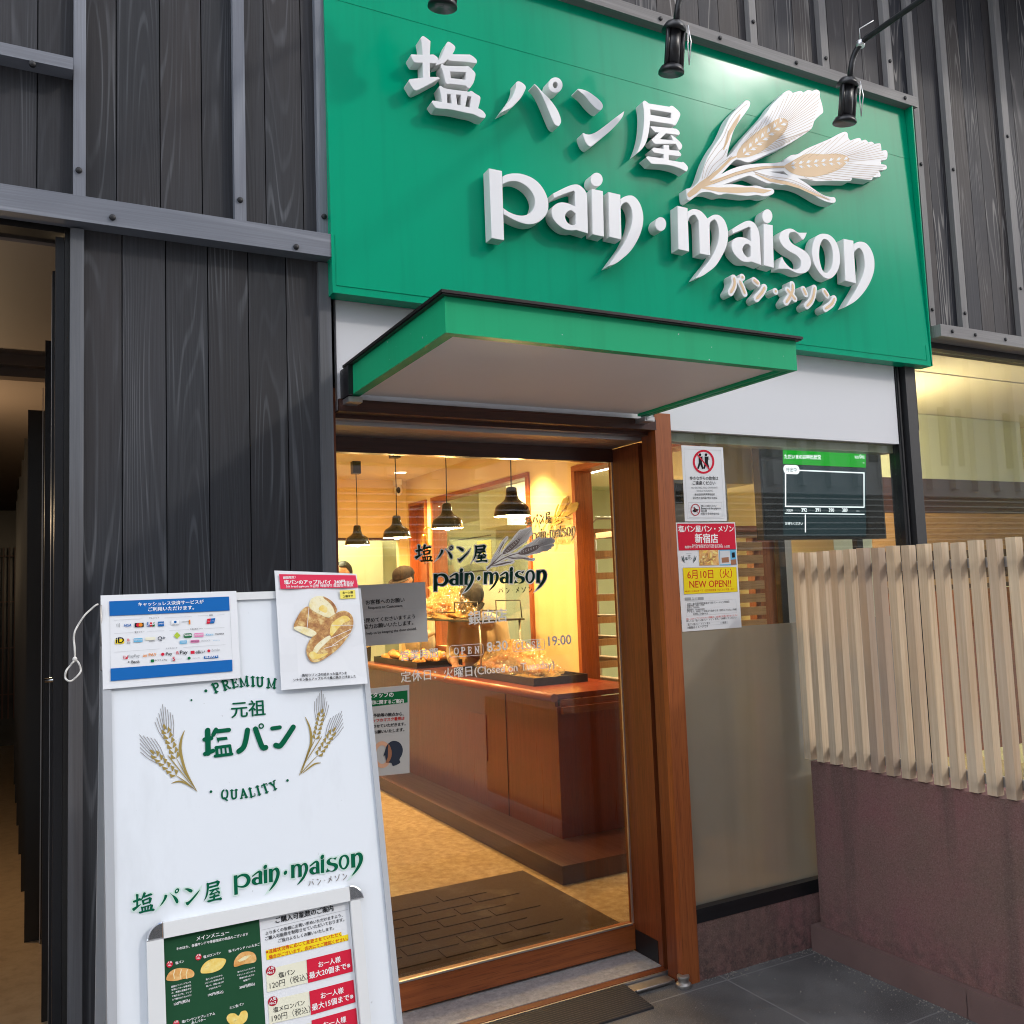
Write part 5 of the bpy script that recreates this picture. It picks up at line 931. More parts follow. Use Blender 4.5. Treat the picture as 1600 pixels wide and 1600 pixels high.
def uvsheet(name, label, x0, x1, mat):
    r = thing(name, label, 'menu sheet', tuple(SPm.o + SPm.u * ((x0 + x1) / 2) + SPm.v * (iT - .3))); m = MB(); m.box(x0, x1, iB + .001, iT - .001, -0.0006, 0.0, M=SPm.mat()); m.build('paper', mat, r); return r, Flat(SPm, 0.0007)
MS, F = uvsheet('menu_sheet', 'dark green main menu sheet with small bread pictures, left half of the snap frame', iL + .0008, gx - .0003, M['menugreen'])
T = lambda s_, a, b, k='white', bo=.02: F.text(k, s_, cm_(*a), cm_(*b), None, bo)
T('メインメニュー', (745, 692), (1098, 622), bo=.03); T('そのほか、各種サンドや季節限定の商品もございます', (525, 798), (1305, 632))
def bun(pts, key, layer=1): F.px_shape(key, [[cm_(*q) for q in smooth(pts, 4)]], layer)
bun([(415, 1110), (440, 1050), (500, 1005), (580, 990), (680, 1005), (720, 1045), (700, 1090), (600, 1110), (520, 1130), (440, 1130)], 'photo_loaf'); bun([(790, 1040), (800, 980), (860, 915), (950, 885), (1050, 890), (1060, 930), (1010, 1000), (920, 1040), (830, 1050)], 'photo_egg'); bun([(1150, 970), (1160, 900), (1220, 830), (1300, 810), (1370, 830), (1395, 890), (1370, 930), (1260, 950), (1180, 975)], 'photo_loaf')
bun([(1070, 1540), (1100, 1490), (1160, 1485), (1200, 1510), (1230, 1465), (1280, 1455), (1302, 1500), (1280, 1570), (1200, 1620), (1110, 1600)], 'photo_egg')
for x in (505, 575, 640): F.px_shape('photo_crumb', [[cm_(*q) for q in ((x, 1005), (x + 10, 1004), (x - 5, 1060), (x + 5, 1110), (x - 5, 1110), (x - 15, 1060))]], 2)
F.px_shape('photo_crumb', [[cm_(*q) for q in ((1190, 910), (1270, 860), (1340, 850), (1280, 900), (1210, 925))]], 2)
for x, y in ((452, 950), (765, 872), (522, 1595)): c = F.p.uv(cm_(x, y)); F.shape('red', [circ(c.x, c.y, 0.0062)], 2); F.text('white', '人気', cm_(x - 24, y - 6), cm_(x + 24, y - 16), None, .03, 3); F.text('white', 'No.', cm_(x - 18, y + 22), cm_(x + 18, y + 14), None, .03, 3)
T('塩パン', (515, 952), (608, 928)); T('塩メロンパン', (820, 885), (1008, 835)); T('塩パンサンド ハムたまご', (1092, 822), (1432, 742))
for s_, a, b in (('国産のソフトフランス', (470, 1205), (682, 1150)), ('生地にバターを巻き込', (472, 1238), (686, 1185)), ('み、表面に岩塩をのせ', (474, 1272), (688, 1220)), ('て焼き上げた、シンプ', (476, 1308), (690, 1256)), ('ルで飽きのこないパン', (480, 1345), (690, 1292)), ('120円(税込)', (500, 1398), (672, 1352)), ('塩パンにサクサクの', (845, 1125), (1025, 1078)), ('メロンパン生地をのせて', (835, 1165), (1042, 1108)), ('焼いた、甘塩っぱさが', (848, 1198), (1040, 1148)), ('くせになるパン', (878, 1230), (1012, 1190)), ('190円(税込)', (870, 1300), (1035, 1258)),
                 ('塩パンにハムとたまごを', (1190, 1042), (1378, 992)), ('やさしくトッピングした', (1186, 1080), (1382, 1028)), ('朝食にぴったりの', (1212, 1112), (1370, 1070)), ('惣菜パン', (1255, 1140), (1332, 1115)), ('390円(税込)', (1212, 1218), (1378, 1172)), ('塩パンサンドプレミアム', (585, 1590), (945, 1495)), ('あんバター', (690, 1600), (845, 1560)), ('ミニ食パン', (1105, 1440), (1260, 1390))): T(s_, a, b)
F.build(MS, M, {k: 'lettering' if k in ('white',) else 'printed_picture' for k in M})
LS, F = uvsheet('purchase_limit_sheet', 'white sheet with red and cream boxes of purchase limits, right half of the snap frame', gx + .0003, iR - .0008, M['paper'])
T = lambda s_, a, b, k='ink', bo=.015, la=2: F.text(k, s_, cr_(*a), cr_(*b), None, bo, la)
def cbox(key, q, layer=1): F.px_shape(key, [[cr_(*p) for p in q]], layer)
T('ご購入可能数のご案内', (215, 500), (840, 362), bo=.025); F.line('greyline', cr_(65, 578), cr_(995, 355), .0005)
for s_, a, b in (('より多くの皆様にお買い求めいただけますよう、', (105, 632), (940, 430)), ('ご購入可能数を制限させていただいております。', (100, 690), (958, 478)), ('ご協力よろしくお願いいたします。', (245, 712), (845, 570))): T(s_, a, b)
cbox('yellow', [(105, 800), (925, 600), (932, 640), (1000, 625), (1003, 690), (115, 905)]); T('※混雑状況等に応じて変更させていただく', (108, 838), (925, 638), 'redtext'); T('場合がございます。店内にてご確認ください。', (140, 893), (1000, 686), 'redtext')
for (cq, rq, bp, n1, p1, p2, pr, q1, q2, lim, l1, l2, o1, o2, num) in (
    ([(105, 1010), (545, 905), (562, 1150), (120, 1255)], [(548, 902), (1030, 782), (1052, 1028), (566, 1154)], (160, 1020), '塩パン', (245, 1098), (425, 1052), '120円（税込）', (150, 1215), (565, 1110), '最大20個まで※', (580, 1105), (1025, 985), (680, 982), (920, 918), '1'),
    ([(128, 1345), (572, 1245), (592, 1500), (145, 1600)], [(578, 1244), (1058, 1118), (1080, 1362), (598, 1502)], (182, 1352), '塩メロンパン', (188, 1475), (528, 1385), '190円（税込）', (172, 1572), (590, 1465), '最大15個まで※', (610, 1452), (1058, 1322), (705, 1322), (952, 1255), '2'),
    ([(150, 1690), (600, 1585), (620, 1840), (165, 1940)], [(603, 1560), (1088, 1425), (1110, 1690), (625, 1830)], (204, 1690), '塩パンサンド', (210, 1810), (550, 1720), '390円（税込）', (195, 1905), (610, 1800), '最大10個まで※', (640, 1785), (1088, 1650), (735, 1640), (980, 1570), '3')):
    cbox('cream', cq); cbox('red', rq); c = F.p.uv(cr_(*bp)); F.shape('darkred', [circ(c.x, c.y, .0105, .0095)], 2); F.text('white', '人気', cr_(bp[0] - 32, bp[1] - 2), cr_(bp[0] + 34, bp[1] - 20), None, .03, 3); F.text('white', 'No.' + num, cr_(bp[0] - 34, bp[1] + 40), cr_(bp[0] + 34, bp[1] + 22), None, .03, 3)
    T(n1, p1, p2); T(pr, q1, q2, bo=.005); T('お一人様', o1, o2, 'white', .02); T(lim, l1, l2, 'white', .02)
F.build(LS, M, {k: 'lettering' if k in ('white', 'ink', 'redtext') else 'printed_box' for k in M})

# ------------------------------------------------------------------ notices on the door glass and the window
GP = facade(0.3355)
cq = crop(560, 870, 7.619)
DN, F = poster('door_notice', 'grey notice asking customers to keep the door closed, stuck inside the door glass', 'notice', facade(0.3345), [(531, 916), cq(795, 298), cq(830, 1008), (540, 1012)], M['papergrey'], 0.0)
for s_, a, b in (('お客様へのお願い', (88, 568), (548, 535)), ('Requests to Customers', (115, 622), (522, 596)), ('扉を閉めてくださいますよう', (-22, 790), (672, 730)), ('ご協力お願いいたします。', (10, 862), (652, 806)), ('Please help us by keeping the door closed.', (-20, 940), (690, 868))): F.text('ink', s_, cq(*a), cq(*b), None, .012)
F.line('palegrey', cq(560, 640), cq(790, 625), .0006); F.build(DN, M)
c10 = crop(560, 1060, 10)
MN, F = poster('mask_notice', 'grey notice about staff masks with a head silhouette, low on the door glass', 'notice', facade(0.3345), [(546, 1078.5), c10(795, 100), c10(800, 1478), (556, 1216)], M['papergrey'], 0.0)
F.px_shape('grass', [[(549, 1088.5), c10(765, 185), c10(768, 375), (551, 1107.5)]], 1); F.text('white', '店舗スタッフの', (557, 1090.5), c10(545, 285), None, .03); F.text('white', 'マスク着用に関するご案内', (553, 1102), c10(705, 375), None, .03)
for s_, a, b, k in (('感染予防等の観点から、', (120, 608), (705, 575), 'ink'), ('スタッフのマスク着用は', (105, 695), (722, 640), 'redtext'), ('任意とさせていただきます。', (60, 785), (735, 730), 'ink'), ('ご理解お願いいたします。', (70, 878), (715, 820), 'ink')): F.text(k, s_, c10(*a), c10(*b), None, .025)
F.px_shape('skinprint', [[c10(*q) for q in circ(370, 1190, 150, 210)], [c10(*q) for q in circ(370, 1190, 92, 145)]], 1)
F.px_shape('navy', [[c10(*q) for q in smooth([(415, 1200), (390, 1215), (415, 1130), (440, 1050), (500, 990), (570, 975), (650, 1010), (692, 1100), (680, 1190), (640, 1265), (650, 1320), (540, 1368), (515, 1320), (440, 1310), (425, 1250), (420, 1225)], 3)]], 2)
F.px_shape('brownmask', [[c10(*q) for q in smooth([(470, 1025), (515, 1120), (515, 1220), (470, 1310), (425, 1310), (455, 1230), (460, 1130)], 3)]], 3)
F.build(MN, M, {'skinprint': 'printed_picture', 'navy': 'printed_picture', 'brownmask': 'printed_picture', 'grass': 'printed_band'})
# logo and opening hours on the door glass (part of the door)
F = Flat(facade(0.3345), 0.0004)
dA, dB = F.p.uv((648, 868)), F.p.uv((867, 868)); s = (dB.x - dA.x) / (BW[1] - BK[0]); yb = F.p.uv((672, 878)).y
fy = lambda p: (dA.x + (p[0] - BK[0]) * s, yb + (p[1] - saltb) * s)
logo(F, fy, 'darkgreen', 'wheatgrey', 'ink', ('kanji', 'latin', 'kana', 'wheat'), 'decalwhite', 0.0042)
c7 = crop(750, 870, 6.957); q7 = crop(560, 870, 7.619)
for s_, a, b, bo in (('銀座店', q7(1310, 800), c7(295, 690), .02), ('営業時間', q7(505, 1230), q7(945, 1185), .02), ('8:30', c7(78, 1035), c7(300, 1010), .02), ('19:00', c7(745, 970), c7(992, 945), .02), ('定休日：火曜日(Closed on Tuesday)', q7(505, 1485), c7(808, 1205), .014)): F.text('decalwhite', s_, a, b, None, bo)
F.text('decalwhite', ':', q7(1012, 1182), q7(1026, 1181), .03, .02)
def box_px(P4, w):
    u = [F.p.uv(p) for p in P4]; A = (min(q.x for q in u), min(q.y for q in u)); B = (max(q.x for q in u), max(q.y for q in u)); F.shape('decalwhite', [rrect(A[0], A[1], B[0], B[1], .010), rrect(A[0] + w, A[1] + w, B[0] - w, B[1] - w, .008)], 2)
box_px([q7(1085, 1060), q7(1085, 1195), q7(1485, 1170), q7(1485, 1030)], .0022); box_px([c7(358, 912), c7(358, 1030), c7(700, 1010), c7(700, 890)], .0022)
for ch, x in zip('OPEN', (1165, 1245, 1325, 1410)): slab_letter(F, 'decalwhite', ch, q7(x, 1122 - (x - 1165) * .06), 10.5, 0)
for ch, x in zip('CLOSE', (412, 468, 525, 580, 635)): slab_letter(F, 'decalwhite', ch, c7(x, 968 - (x - 412) * .07), 11, 0)
F.build(door, M, {'wheatgrey': 'wheat_decal'})
# window notices
c5 = crop(1050, 690, 5.3333)
NW, F = poster('no_eating_notice', 'white no eating while walking notice with a red ring pictogram, upper paper on the window', 'notice', facade(0.0285), [c5(78, 30), c5(424, 48), c5(458, 662), c5(108, 665)], M['paper'], 0.0)
def ring(x, y, rx, ry, w, key='red'): F.px_shape(key, [[c5(*q) for q in circ(x, y, rx, ry)], [c5(*q) for q in circ(x, y, rx - w, ry - w)]], 1)
ring(262, 168, 90, 100, 17); F.line('red', c5(203, 100), c5(318, 240), .0058, 3)
for dx in (0, 50):
    F.px_shape('ink', [[c5(*q) for q in circ(232 + dx, 110, 11, 12)]], 2); F.px_shape('ink', [[c5(*q) for q in ((220 + dx, 125), (250 + dx, 125), (248 + dx, 175), (262 + dx, 226), (250 + dx, 230), (234 + dx, 190), (222 + dx, 228), (208 + dx, 224), (222 + dx, 175))]], 2); F.line('ink', c5(240 + dx, 135), c5(258 + dx, 150), .0022); F.line('ink', c5(258 + dx, 150), c5(254 + dx, 125), .002)
for s_, a, b, k in (('歩きながらの飲食は', (148, 318), (384, 318), 'ink'), ('ご遠慮ください', (172, 358), (360, 358), 'ink'), ('NO EATING AND DRINKING', (160, 392), (378, 390), 'greyline'), ('WHILE WALKING', (204, 418), (340, 416), 'greyline'), ('请勿边走边吃喝请勿边走', (188, 448), (356, 446), 'ink'), ('걸으면서 음식을 먹지 마세요', (172, 478), (376, 478), 'ink'), ('鳩にご注意ください', (242, 542), (370, 542), 'ink'), ('Beware of the pigeons', (242, 564), (405, 562), 'ink'), ('当心鸽', (242, 584), (290, 584), 'ink'), ('비둘기 주의하십시오', (242, 610), (392, 610), 'ink')): F.text(k, s_, c5(*a), c5(*b), None, .012)
for a, b in (((98, 62), (405, 74)), ((405, 74), (434, 640)), ((128, 642), (434, 640)), ((98, 62), (128, 642)), ((135, 508), (412, 505)), ((135, 508), (142, 632)), ((142, 632), (418, 628)), ((412, 505), (418, 628))): F.line('greyline', c5(*a), c5(*b), .0006)
ring(194, 568, 40, 50, 7, 'darkred'); F.line('darkred', c5(165, 540), c5(222, 598), .002, 3); F.px_shape('ink', [[c5(*q) for q in ((168, 578), (185, 560), (180, 540), (198, 560), (222, 566), (210, 578), (195, 588), (180, 586))]], 2)
F.build(NW, M, {'red': 'pictogram', 'darkred': 'pictogram'})
NO, F = poster('opening_poster', 'white new shop opening poster with red title and yellow date box, on the window', 'poster', facade(0.0275), [c5(30, 675), c5(525, 672), c5(580, 1548), c5(86, 1585)], M['paper'], 0.0)
F.px_shape('red', [[c5(42, 684), c5(518, 682), c5(532, 900), c5(56, 908)]], 1)
for s_, a, b, k, bo in (('塩パン屋パン・メゾン', (52, 750), (512, 748), 'white', .03), ('新宿店', (192, 838), (382, 838), 'white', .03), ('Pain Maison Shinjuku is opening on June 10', (168, 868), (415, 864), 'white', .01), ('塩面包专门店 新宿店 6月10日 盛大开业 소금빵', (105, 888), (480, 882), 'white', .01), ('6月10日（火）', (128, 1140), (500, 1128), 'redtext', .008), ('NEW OPEN!!', (145, 1218), (492, 1208), 'redtext', .012), ('※8:00～16:00はオープン記念特別営業（なくなり次第、終了）', (108, 1256), (525, 1236), 'redtext', .0),
    ('新宿店', (155, 1316), (215, 1314), 'white', .02), ('住所：東京都新宿区新宿３丁目 パン・メゾン新宿店', (125, 1362), (478, 1340), 'ink', .0), ('営業時間：8:00～19:00', (125, 1376), (268, 1368), 'ink', .0), ('定休日：年中無休', (125, 1392), (228, 1386), 'ink', .0), ('電話番号：03-0000-0000', (125, 1410), (270, 1400), 'ink', .0), ('アクセス：新宿三丁目駅より徒歩１分（東京メトロ丸ノ内線）', (125, 1428), (538, 1404), 'ink', .0), ('新宿駅より徒歩４分', (175, 1445), (298, 1438), 'ink', .0),
    ('詳しくはオープニングスタッフ募集中、お気軽にお問い合わせください', (118, 1486), (545, 1452), 'redtext', .0), ('詳しくは「塩パン屋パン・メゾン 求人」で検索してください', (118, 1504), (535, 1472), 'ink', .0), ('塩パン屋パン・メゾン 求人', (130, 1532), (318, 1520), 'ink', .0), ('検索', (420, 1516), (450, 1514), 'ink', .0), ('※画像はイメージです', (128, 1560), (300, 1546), 'ink', .0)): F.text(k, s_, c5(*a), c5(*b), None, bo)
F.px_shape('yellow', [[c5(90, 1052), c5(534, 1046), c5(545, 1250), c5(100, 1272)]], 1)
for a, b in (((90, 1052), (534, 1046)), ((534, 1046), (545, 1250)), ((545, 1250), (100, 1272)), ((100, 1272), (90, 1052))): F.line('gold', c5(*a), c5(*b), .0012, 1.5)
F.px_shape('photo_loaf', [[c5(222, 902), c5(382, 900), c5(390, 1030), c5(228, 1034)]], 1)
rb = random.Random(3)
for k in range(16): x, y, a = 232 + 140 * rb.random(), 915 + 105 * rb.random(), rb.random() * 3.1; F.px_shape('photo_bread' if k % 2 else 'photo_egg', [[c5(min(388, max(224, x + math.cos(a) * p - math.sin(a) * q)), min(1028, max(906, y + math.sin(a) * p + math.cos(a) * q))) for p, q in circ(0, 0, 24, 10, 12)]], 2 + .2 * k)
F.px_shape('sky', [[c5(392, 900), c5(530, 896), c5(538, 1028), c5(398, 1032)]], 1); F.px_shape('palegrey', [[c5(396, 910), c5(480, 908), c5(490, 1020), c5(400, 1024)]], 2); F.px_shape('brownmask', [[c5(410, 968), c5(470, 962), c5(474, 1006), c5(414, 1010)]], 3); F.px_shape('brownmask', [[c5(488, 985), c5(532, 980), c5(536, 1024), c5(490, 1028)]], 3); F.px_shape('ink', [[c5(495, 925), c5(520, 922), c5(524, 965), c5(500, 968)]], 3)
F.text('logogrey', '元祖', c5(130, 958), c5(152, 956), None, .01); F.text('logogrey', '塩パン', c5(110, 985), c5(168, 980), None, .02)
for sg in (-1, 1): F.px_shape('logogrey', [[c5(*q) for q in ribbon([(140 + sg * 60, 955), (140 + sg * 52, 985), (140 + sg * 36, 1008)], [3, 9, 3])]], 2); F.px_shape('logogrey', [[c5(*q) for q in ribbon([(140 + sg * 46, 950), (140 + sg * 44, 975), (140 + sg * 34, 1000)], [2, 6, 2])]], 2)
F.line('logogrey', c5(118, 932), c5(162, 930), .0006)
F.px_shape('greyline', [[c5(106, 1300), c5(262, 1296), c5(263, 1318), c5(108, 1324)]], 1); F.px_shape('palegrey', [[c5(400, 1500), c5(465, 1494), c5(467, 1518), c5(402, 1524)]], 1)
for a, b in (((112, 1336), (530, 1312)), ((530, 1312), (540, 1425)), ((540, 1425), (118, 1455)), ((118, 1455), (112, 1336)), ((122, 1515), (398, 1500)), ((122, 1515), (124, 1538)), ((124, 1538), (400, 1524))): F.line('greyline', c5(*a), c5(*b), .0005)
F.build(NO, M, {k: 'lettering' if k in ('ink', 'white', 'redtext') else 'printed_picture' if k.startswith('photo') or k in ('sky', 'brownmask') else 'printed_box' for k in M})

# ------------------------------------------------------------------ queue screen behind the window
TV = thing('queue_screen', 'black wall screen showing queue numbers under a green header, behind the window', 'screen', (3.3, 0.2, 1.9))
TP = facade(0.20); tl, br = TP.uv((1187.5, 688)), TP.uv((1380.5, 842)); tr_, bl_ = TP.uv((1380.5, 700)), TP.uv((1191, 843))
x0, x1 = (tl.x + bl_.x) / 2, (tr_.x + br.x) / 2; y1, y0 = (tl.y + tr_.y) / 2, (br.y + bl_.y) / 2
m = MB(); m.box(x0, x1, 0.201, 0.245, y0, y1); m.build('screen_case', M['black'], TV, bevel=0.003)
m = MB(); m.box(x0 + .010, x1 - .010, 0.1995, 0.2008, y0 + .022, y1 - .010); m.build('screen_panel', M['scr_black'], TV)
m = MB(); m.box(x0 + .10, x0 + .14, 0.215, 0.245, y0 - .55, y0); m.box(x0 + .62, x0 + .66, 0.215, 0.245, y0 - .55, y0); m.build('screen_stand', M['black'], TV)
c = crop(1180, 680, 6.4); F = Flat(facade(0.1995), 0.0006)
F.px_shape('scr_panel', [[c(276, 300), c(1108, 330), c(1108, 1012), c(280, 1005)]], 1); F.px_shape('scr_green', [[c(276, 115), c(1106, 155), c(1106, 325), c(276, 288)]], 1)
for s_, a, b, bo in (('ただいまのお呼出状況', (292, 232), (655, 240), .03), ('現在', (992, 232), (1036, 233), .0), ('0', (1044, 232), (1062, 233), .03), ('組', (1068, 233), (1092, 234), .0), ('対応中', (312, 762), (375, 764), .02), ('392', (462, 764), (515, 765), .03), ('391', (602, 765), (650, 766), .03), ('390', (736, 766), (788, 767), .03), ('389', (870, 767), (922, 768), .03), ('お待ちください', (300, 895), (474, 897), .02)): F.text('scr_white', s_, c(*a), c(*b), None, bo)
for q in ([(300, 340), (1090, 372), (1090, 384), (300, 352)], [(295, 704), (1090, 714), (1090, 726), (295, 718)], [(295, 345), (308, 345), (308, 715), (296, 715)], [(1080, 372), (1092, 372), (1092, 722), (1082, 722)], [(294, 776), (1092, 786), (1092, 796), (294, 786)], [(494, 792), (505, 792), (506, 972), (495, 972)], [(1008, 756), (1042, 757), (1042, 761), (1008, 760)], [(1074, 274), (1090, 275), (1090, 281), (1074, 280)]): F.px_shape('scr_white', [[c(*p) for p in q]], 2)
a, b = F.p.uv(c(283, 386)), F.p.uv(c(438, 302)); F.shape('scr_white', [rrect(a.x, a.y, b.x, b.y, (b.y - a.y) * .48)], 3); F.text('scr_ink', '呼出中', c(312, 362), c(412, 364), None, .01, 4)
F.build(TV, M, {'scr_panel': 'screen_field', 'scr_green': 'screen_header'})
# ------------------------------------------------------------------ inside the shop
def light(name, kind, loc, energy, color, parent=None, **kw):
    d = bpy.data.lights.new(name, kind); d.energy = energy; d.color = color
    for k, v in kw.items(): setattr(d, k, v)
    o = bpy.data.objects.new(name, d); COL.objects.link(o); o.location = loc
    if parent is not None: par(o, parent)
    return o
WARM = (1.0, 0.63, 0.25)
CE = 2.66
# pendant lamps over the counter front
XPN = 2.40
def pendant_parts(root, x, y, box):
    zr = 1.955; m = MB()
    m.lathe([(0.105, 0.0), (0.105, 0.006), (0.098, 0.045), (0.088, 0.062), (0.056, 0.082), (0.040, 0.098), (0.034, 0.12), (0.030, 0.158), (0.022, 0.166), (0.0, 0.168)], (x, y, zr), n=32); m.build('lamp_shade', M['lampgreen'], root)
    m = MB(); m.lathe([(0.1045, 0.0005), (0.096, 0.044), (0.086, 0.060), (0.054, 0.080), (0.038, 0.096), (0.0, 0.098)], (x, y, zr), n=32); m.build('shade_lining', M['lampwhite'], root)
    m = MB(); m.ellipsoid((x, y, zr + .030), (.036, .036, .045), nu=14, nv=10); m.build('bulb', M['bulb'], root)
    m = MB(); m.tube([(x, y, zr + .167), (x + .004, y, zr + .4), (x, y, CE - .02)], 0.0036, 6); m.build('cord', M['black'], root)
    m = MB(); m.box(x - .034, x + .034, y - .034, y + .034, CE - .105, CE - .0004); m.build('ceiling_box', M['black'], root, bevel=.002)
    light('lamp_light', 'POINT', (x, y, zr - .03), 20, WARM, root, shadow_soft_size=.04)
YS = [4.36, 3.43, 2.50, 1.59]
NM = ['farthest of the row, over the left end of the counter', 'second from the left, beside the security camera', 'third from the left, before the kitchen window', 'nearest and largest, before the wall logo']
for y, nm in zip(YS, NM):
    r = thing('pendant_lamp', 'dark olive enamel pendant lamp, ' + nm, 'pendant lamp', (XPN, y, 1.95), 'pendant lamps over the counter'); pendant_parts(r, XPN, y, True)
for y, nm in ((1.75, 'nearest the door, added out of view behind the door head'), (4.927, 'over the security camera'), (3.867, 'near the top of the door glass'), (2.807, 'above the wall logo')):  # the first is added, unseen, to light the near end of the counter
    r = thing('downlight', 'round recessed ceiling downlight ' + nm, 'downlight', (3.015, y, CE), 'recessed downlights'); m = MB(); m.lathe([(0.0, -.004), (.055, -.004), (.055, .0)], (3.015, y, CE), n=24); m.build('diffuser', M['downglow'], r); m = MB(); m.lathe([(.0555, -.005), (.066, -.004), (.066, 0.0), (.0555, 0.0)], (3.015, y, CE), n=24); m.build('trim_ring', M['lampwhite'], r)
    light('down_light', 'SPOT', (3.015, y, CE - .02), 130 if y > 2 else 50, WARM, r, spot_size=R(95), spot_blend=.6, shadow_soft_size=.05)
# room lamps in the kitchen and the front room
r = thing('ceiling_panel_lamp', 'bright ceiling lamp glowing through the right window', 'ceiling lamp', (4.33, .8, 2.55)); m = MB(); m.ellipsoid((4.33, .80, 2.50), (.15, .13, .08)); m.build('lamp_globe', M['bigglow'], r); light('panel_light', 'POINT', (4.36, .85, 2.37), 24, (1, .84, .52), r, shadow_soft_size=.12); m = MB(); m.tube([(4.33, .80, 2.57), (4.33, .80, 2.659)], .01, 8); m.build('lamp_stem', M['black'], r)
for (x, y, nm) in ((4.6, 4.2, 'over the ovens'), (4.9, 2.3, 'in the middle of the kitchen')):
    r = thing('fluorescent_lamp', 'white ceiling strip lamp ' + nm, 'ceiling lamp', (x, y, 2.6), 'kitchen strip lamps'); m = MB(); m.box(x - .07, x + .07, y - .55, y + .55, 2.60, 2.659); m.build('lamp_tube', M['tubeglow'], r, bevel=.01); light('strip_light', 'AREA', (x, y, 2.59), 38, (1.0, .93, .62), r, size=1.0, size_y=.15, shape='RECTANGLE')
r = thing('back_room_lamp', 'white strip lamp in the back kitchen behind the staff', 'ceiling lamp', (2.5, 6.1, 2.6)); m = MB(); m.box(2.0, 3.0, 6.05, 6.15, 2.68, 2.739); m.build('lamp_tube', M['tubeglow'], r); light('back_light', 'AREA', (2.5, 6.05, 2.66), 26, (1.0, .93, .62), r, size=.8)
# counter
CT = thing('shop_counter', 'long cherry veneer shop counter with a low foot ledge and a rounded top rail', 'counter', (2.9, 3.3, .03))
cx, cy = 2.66, 1.64
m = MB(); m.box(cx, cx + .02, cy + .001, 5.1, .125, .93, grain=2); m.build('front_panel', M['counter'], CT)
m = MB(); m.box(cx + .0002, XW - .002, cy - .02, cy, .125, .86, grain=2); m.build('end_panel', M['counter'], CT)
m = MB(); m.box(cx - .004, cx - .0002, cy + .62, cy + .625, .125, .9); m.build('panel_seam', M['wood_dark'], CT)
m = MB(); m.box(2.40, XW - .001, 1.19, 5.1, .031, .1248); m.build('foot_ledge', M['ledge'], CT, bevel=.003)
m = MB(); m.box(cx - .012, XW - .002, cy + .001, 5.1, .90, .9298); m.build('counter_top', M['counter'], CT, bevel=.004)
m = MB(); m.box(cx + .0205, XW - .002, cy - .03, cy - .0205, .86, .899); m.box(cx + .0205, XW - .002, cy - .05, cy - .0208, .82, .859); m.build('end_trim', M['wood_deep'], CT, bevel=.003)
m = MB(); m.tube([(cx - .022, cy - .03, .915), (cx - .022, 5.1, .915)], .024, 14); m.build('top_rail', M['wood'], CT)
ap = at_x(690, 1160, cx - .001); m = MB(); m.box(cx - .005, cx - .0005, 2.55, 2.80, .42, .72, grain=2); m.build('access_panel', M['counter'], CT, bevel=.002)
# bread: trays with bagged loaves
def tray(name_label, x, y0, y1, z, w=.40):
    r = thing('bread_tray', name_label, 'tray', (x + w / 2, (y0 + y1) / 2, z)); m = MB(); m.box(x, x + w, y0, y1, z, z + .008); m.box(x, x + .01, y0, y1, z + .0081, z + .05); m.box(x + w - .01, x + w, y0, y1, z + .0081, z + .05); m.box(x + .0101, x + w - .0101, y0, y0 + .01, z + .0081, z + .05); m.box(x + .0101, x + w - .0101, y1 - .01, y1, z + .0081, z + .05); m.build('tray_body', M['black'], r, bevel=.002); return r
def roll_mesh(rnd, s=1.0):
    m = MB(); m.ellipsoid((0, 0, 0), (.075 * s, .036 * s, .031 * s), nu=18, nv=12, fn=lambda p, d: Vector((p.x, p.y * (1 - .25 * abs(d.x)), p.z * (1 - .2 * abs(d.x)) + .004 * math.sin(d.x * 9)))); return m
protos = roll_mesh(random).build('roll', M['bread']); protos.hide_render = False
RM = protos.data; bpy.data.objects.remove(protos)
def put_roll(parent, loc, rot, s=1.0):
    o = bpy.data.objects.new('roll', RM); COL.objects.link(o); o.location = loc; o.rotation_euler = rot; o.scale = (s, s, s); o.parent = parent; o.matrix_parent_inverse = Matrix.Translation(-world_loc(parent)); return o
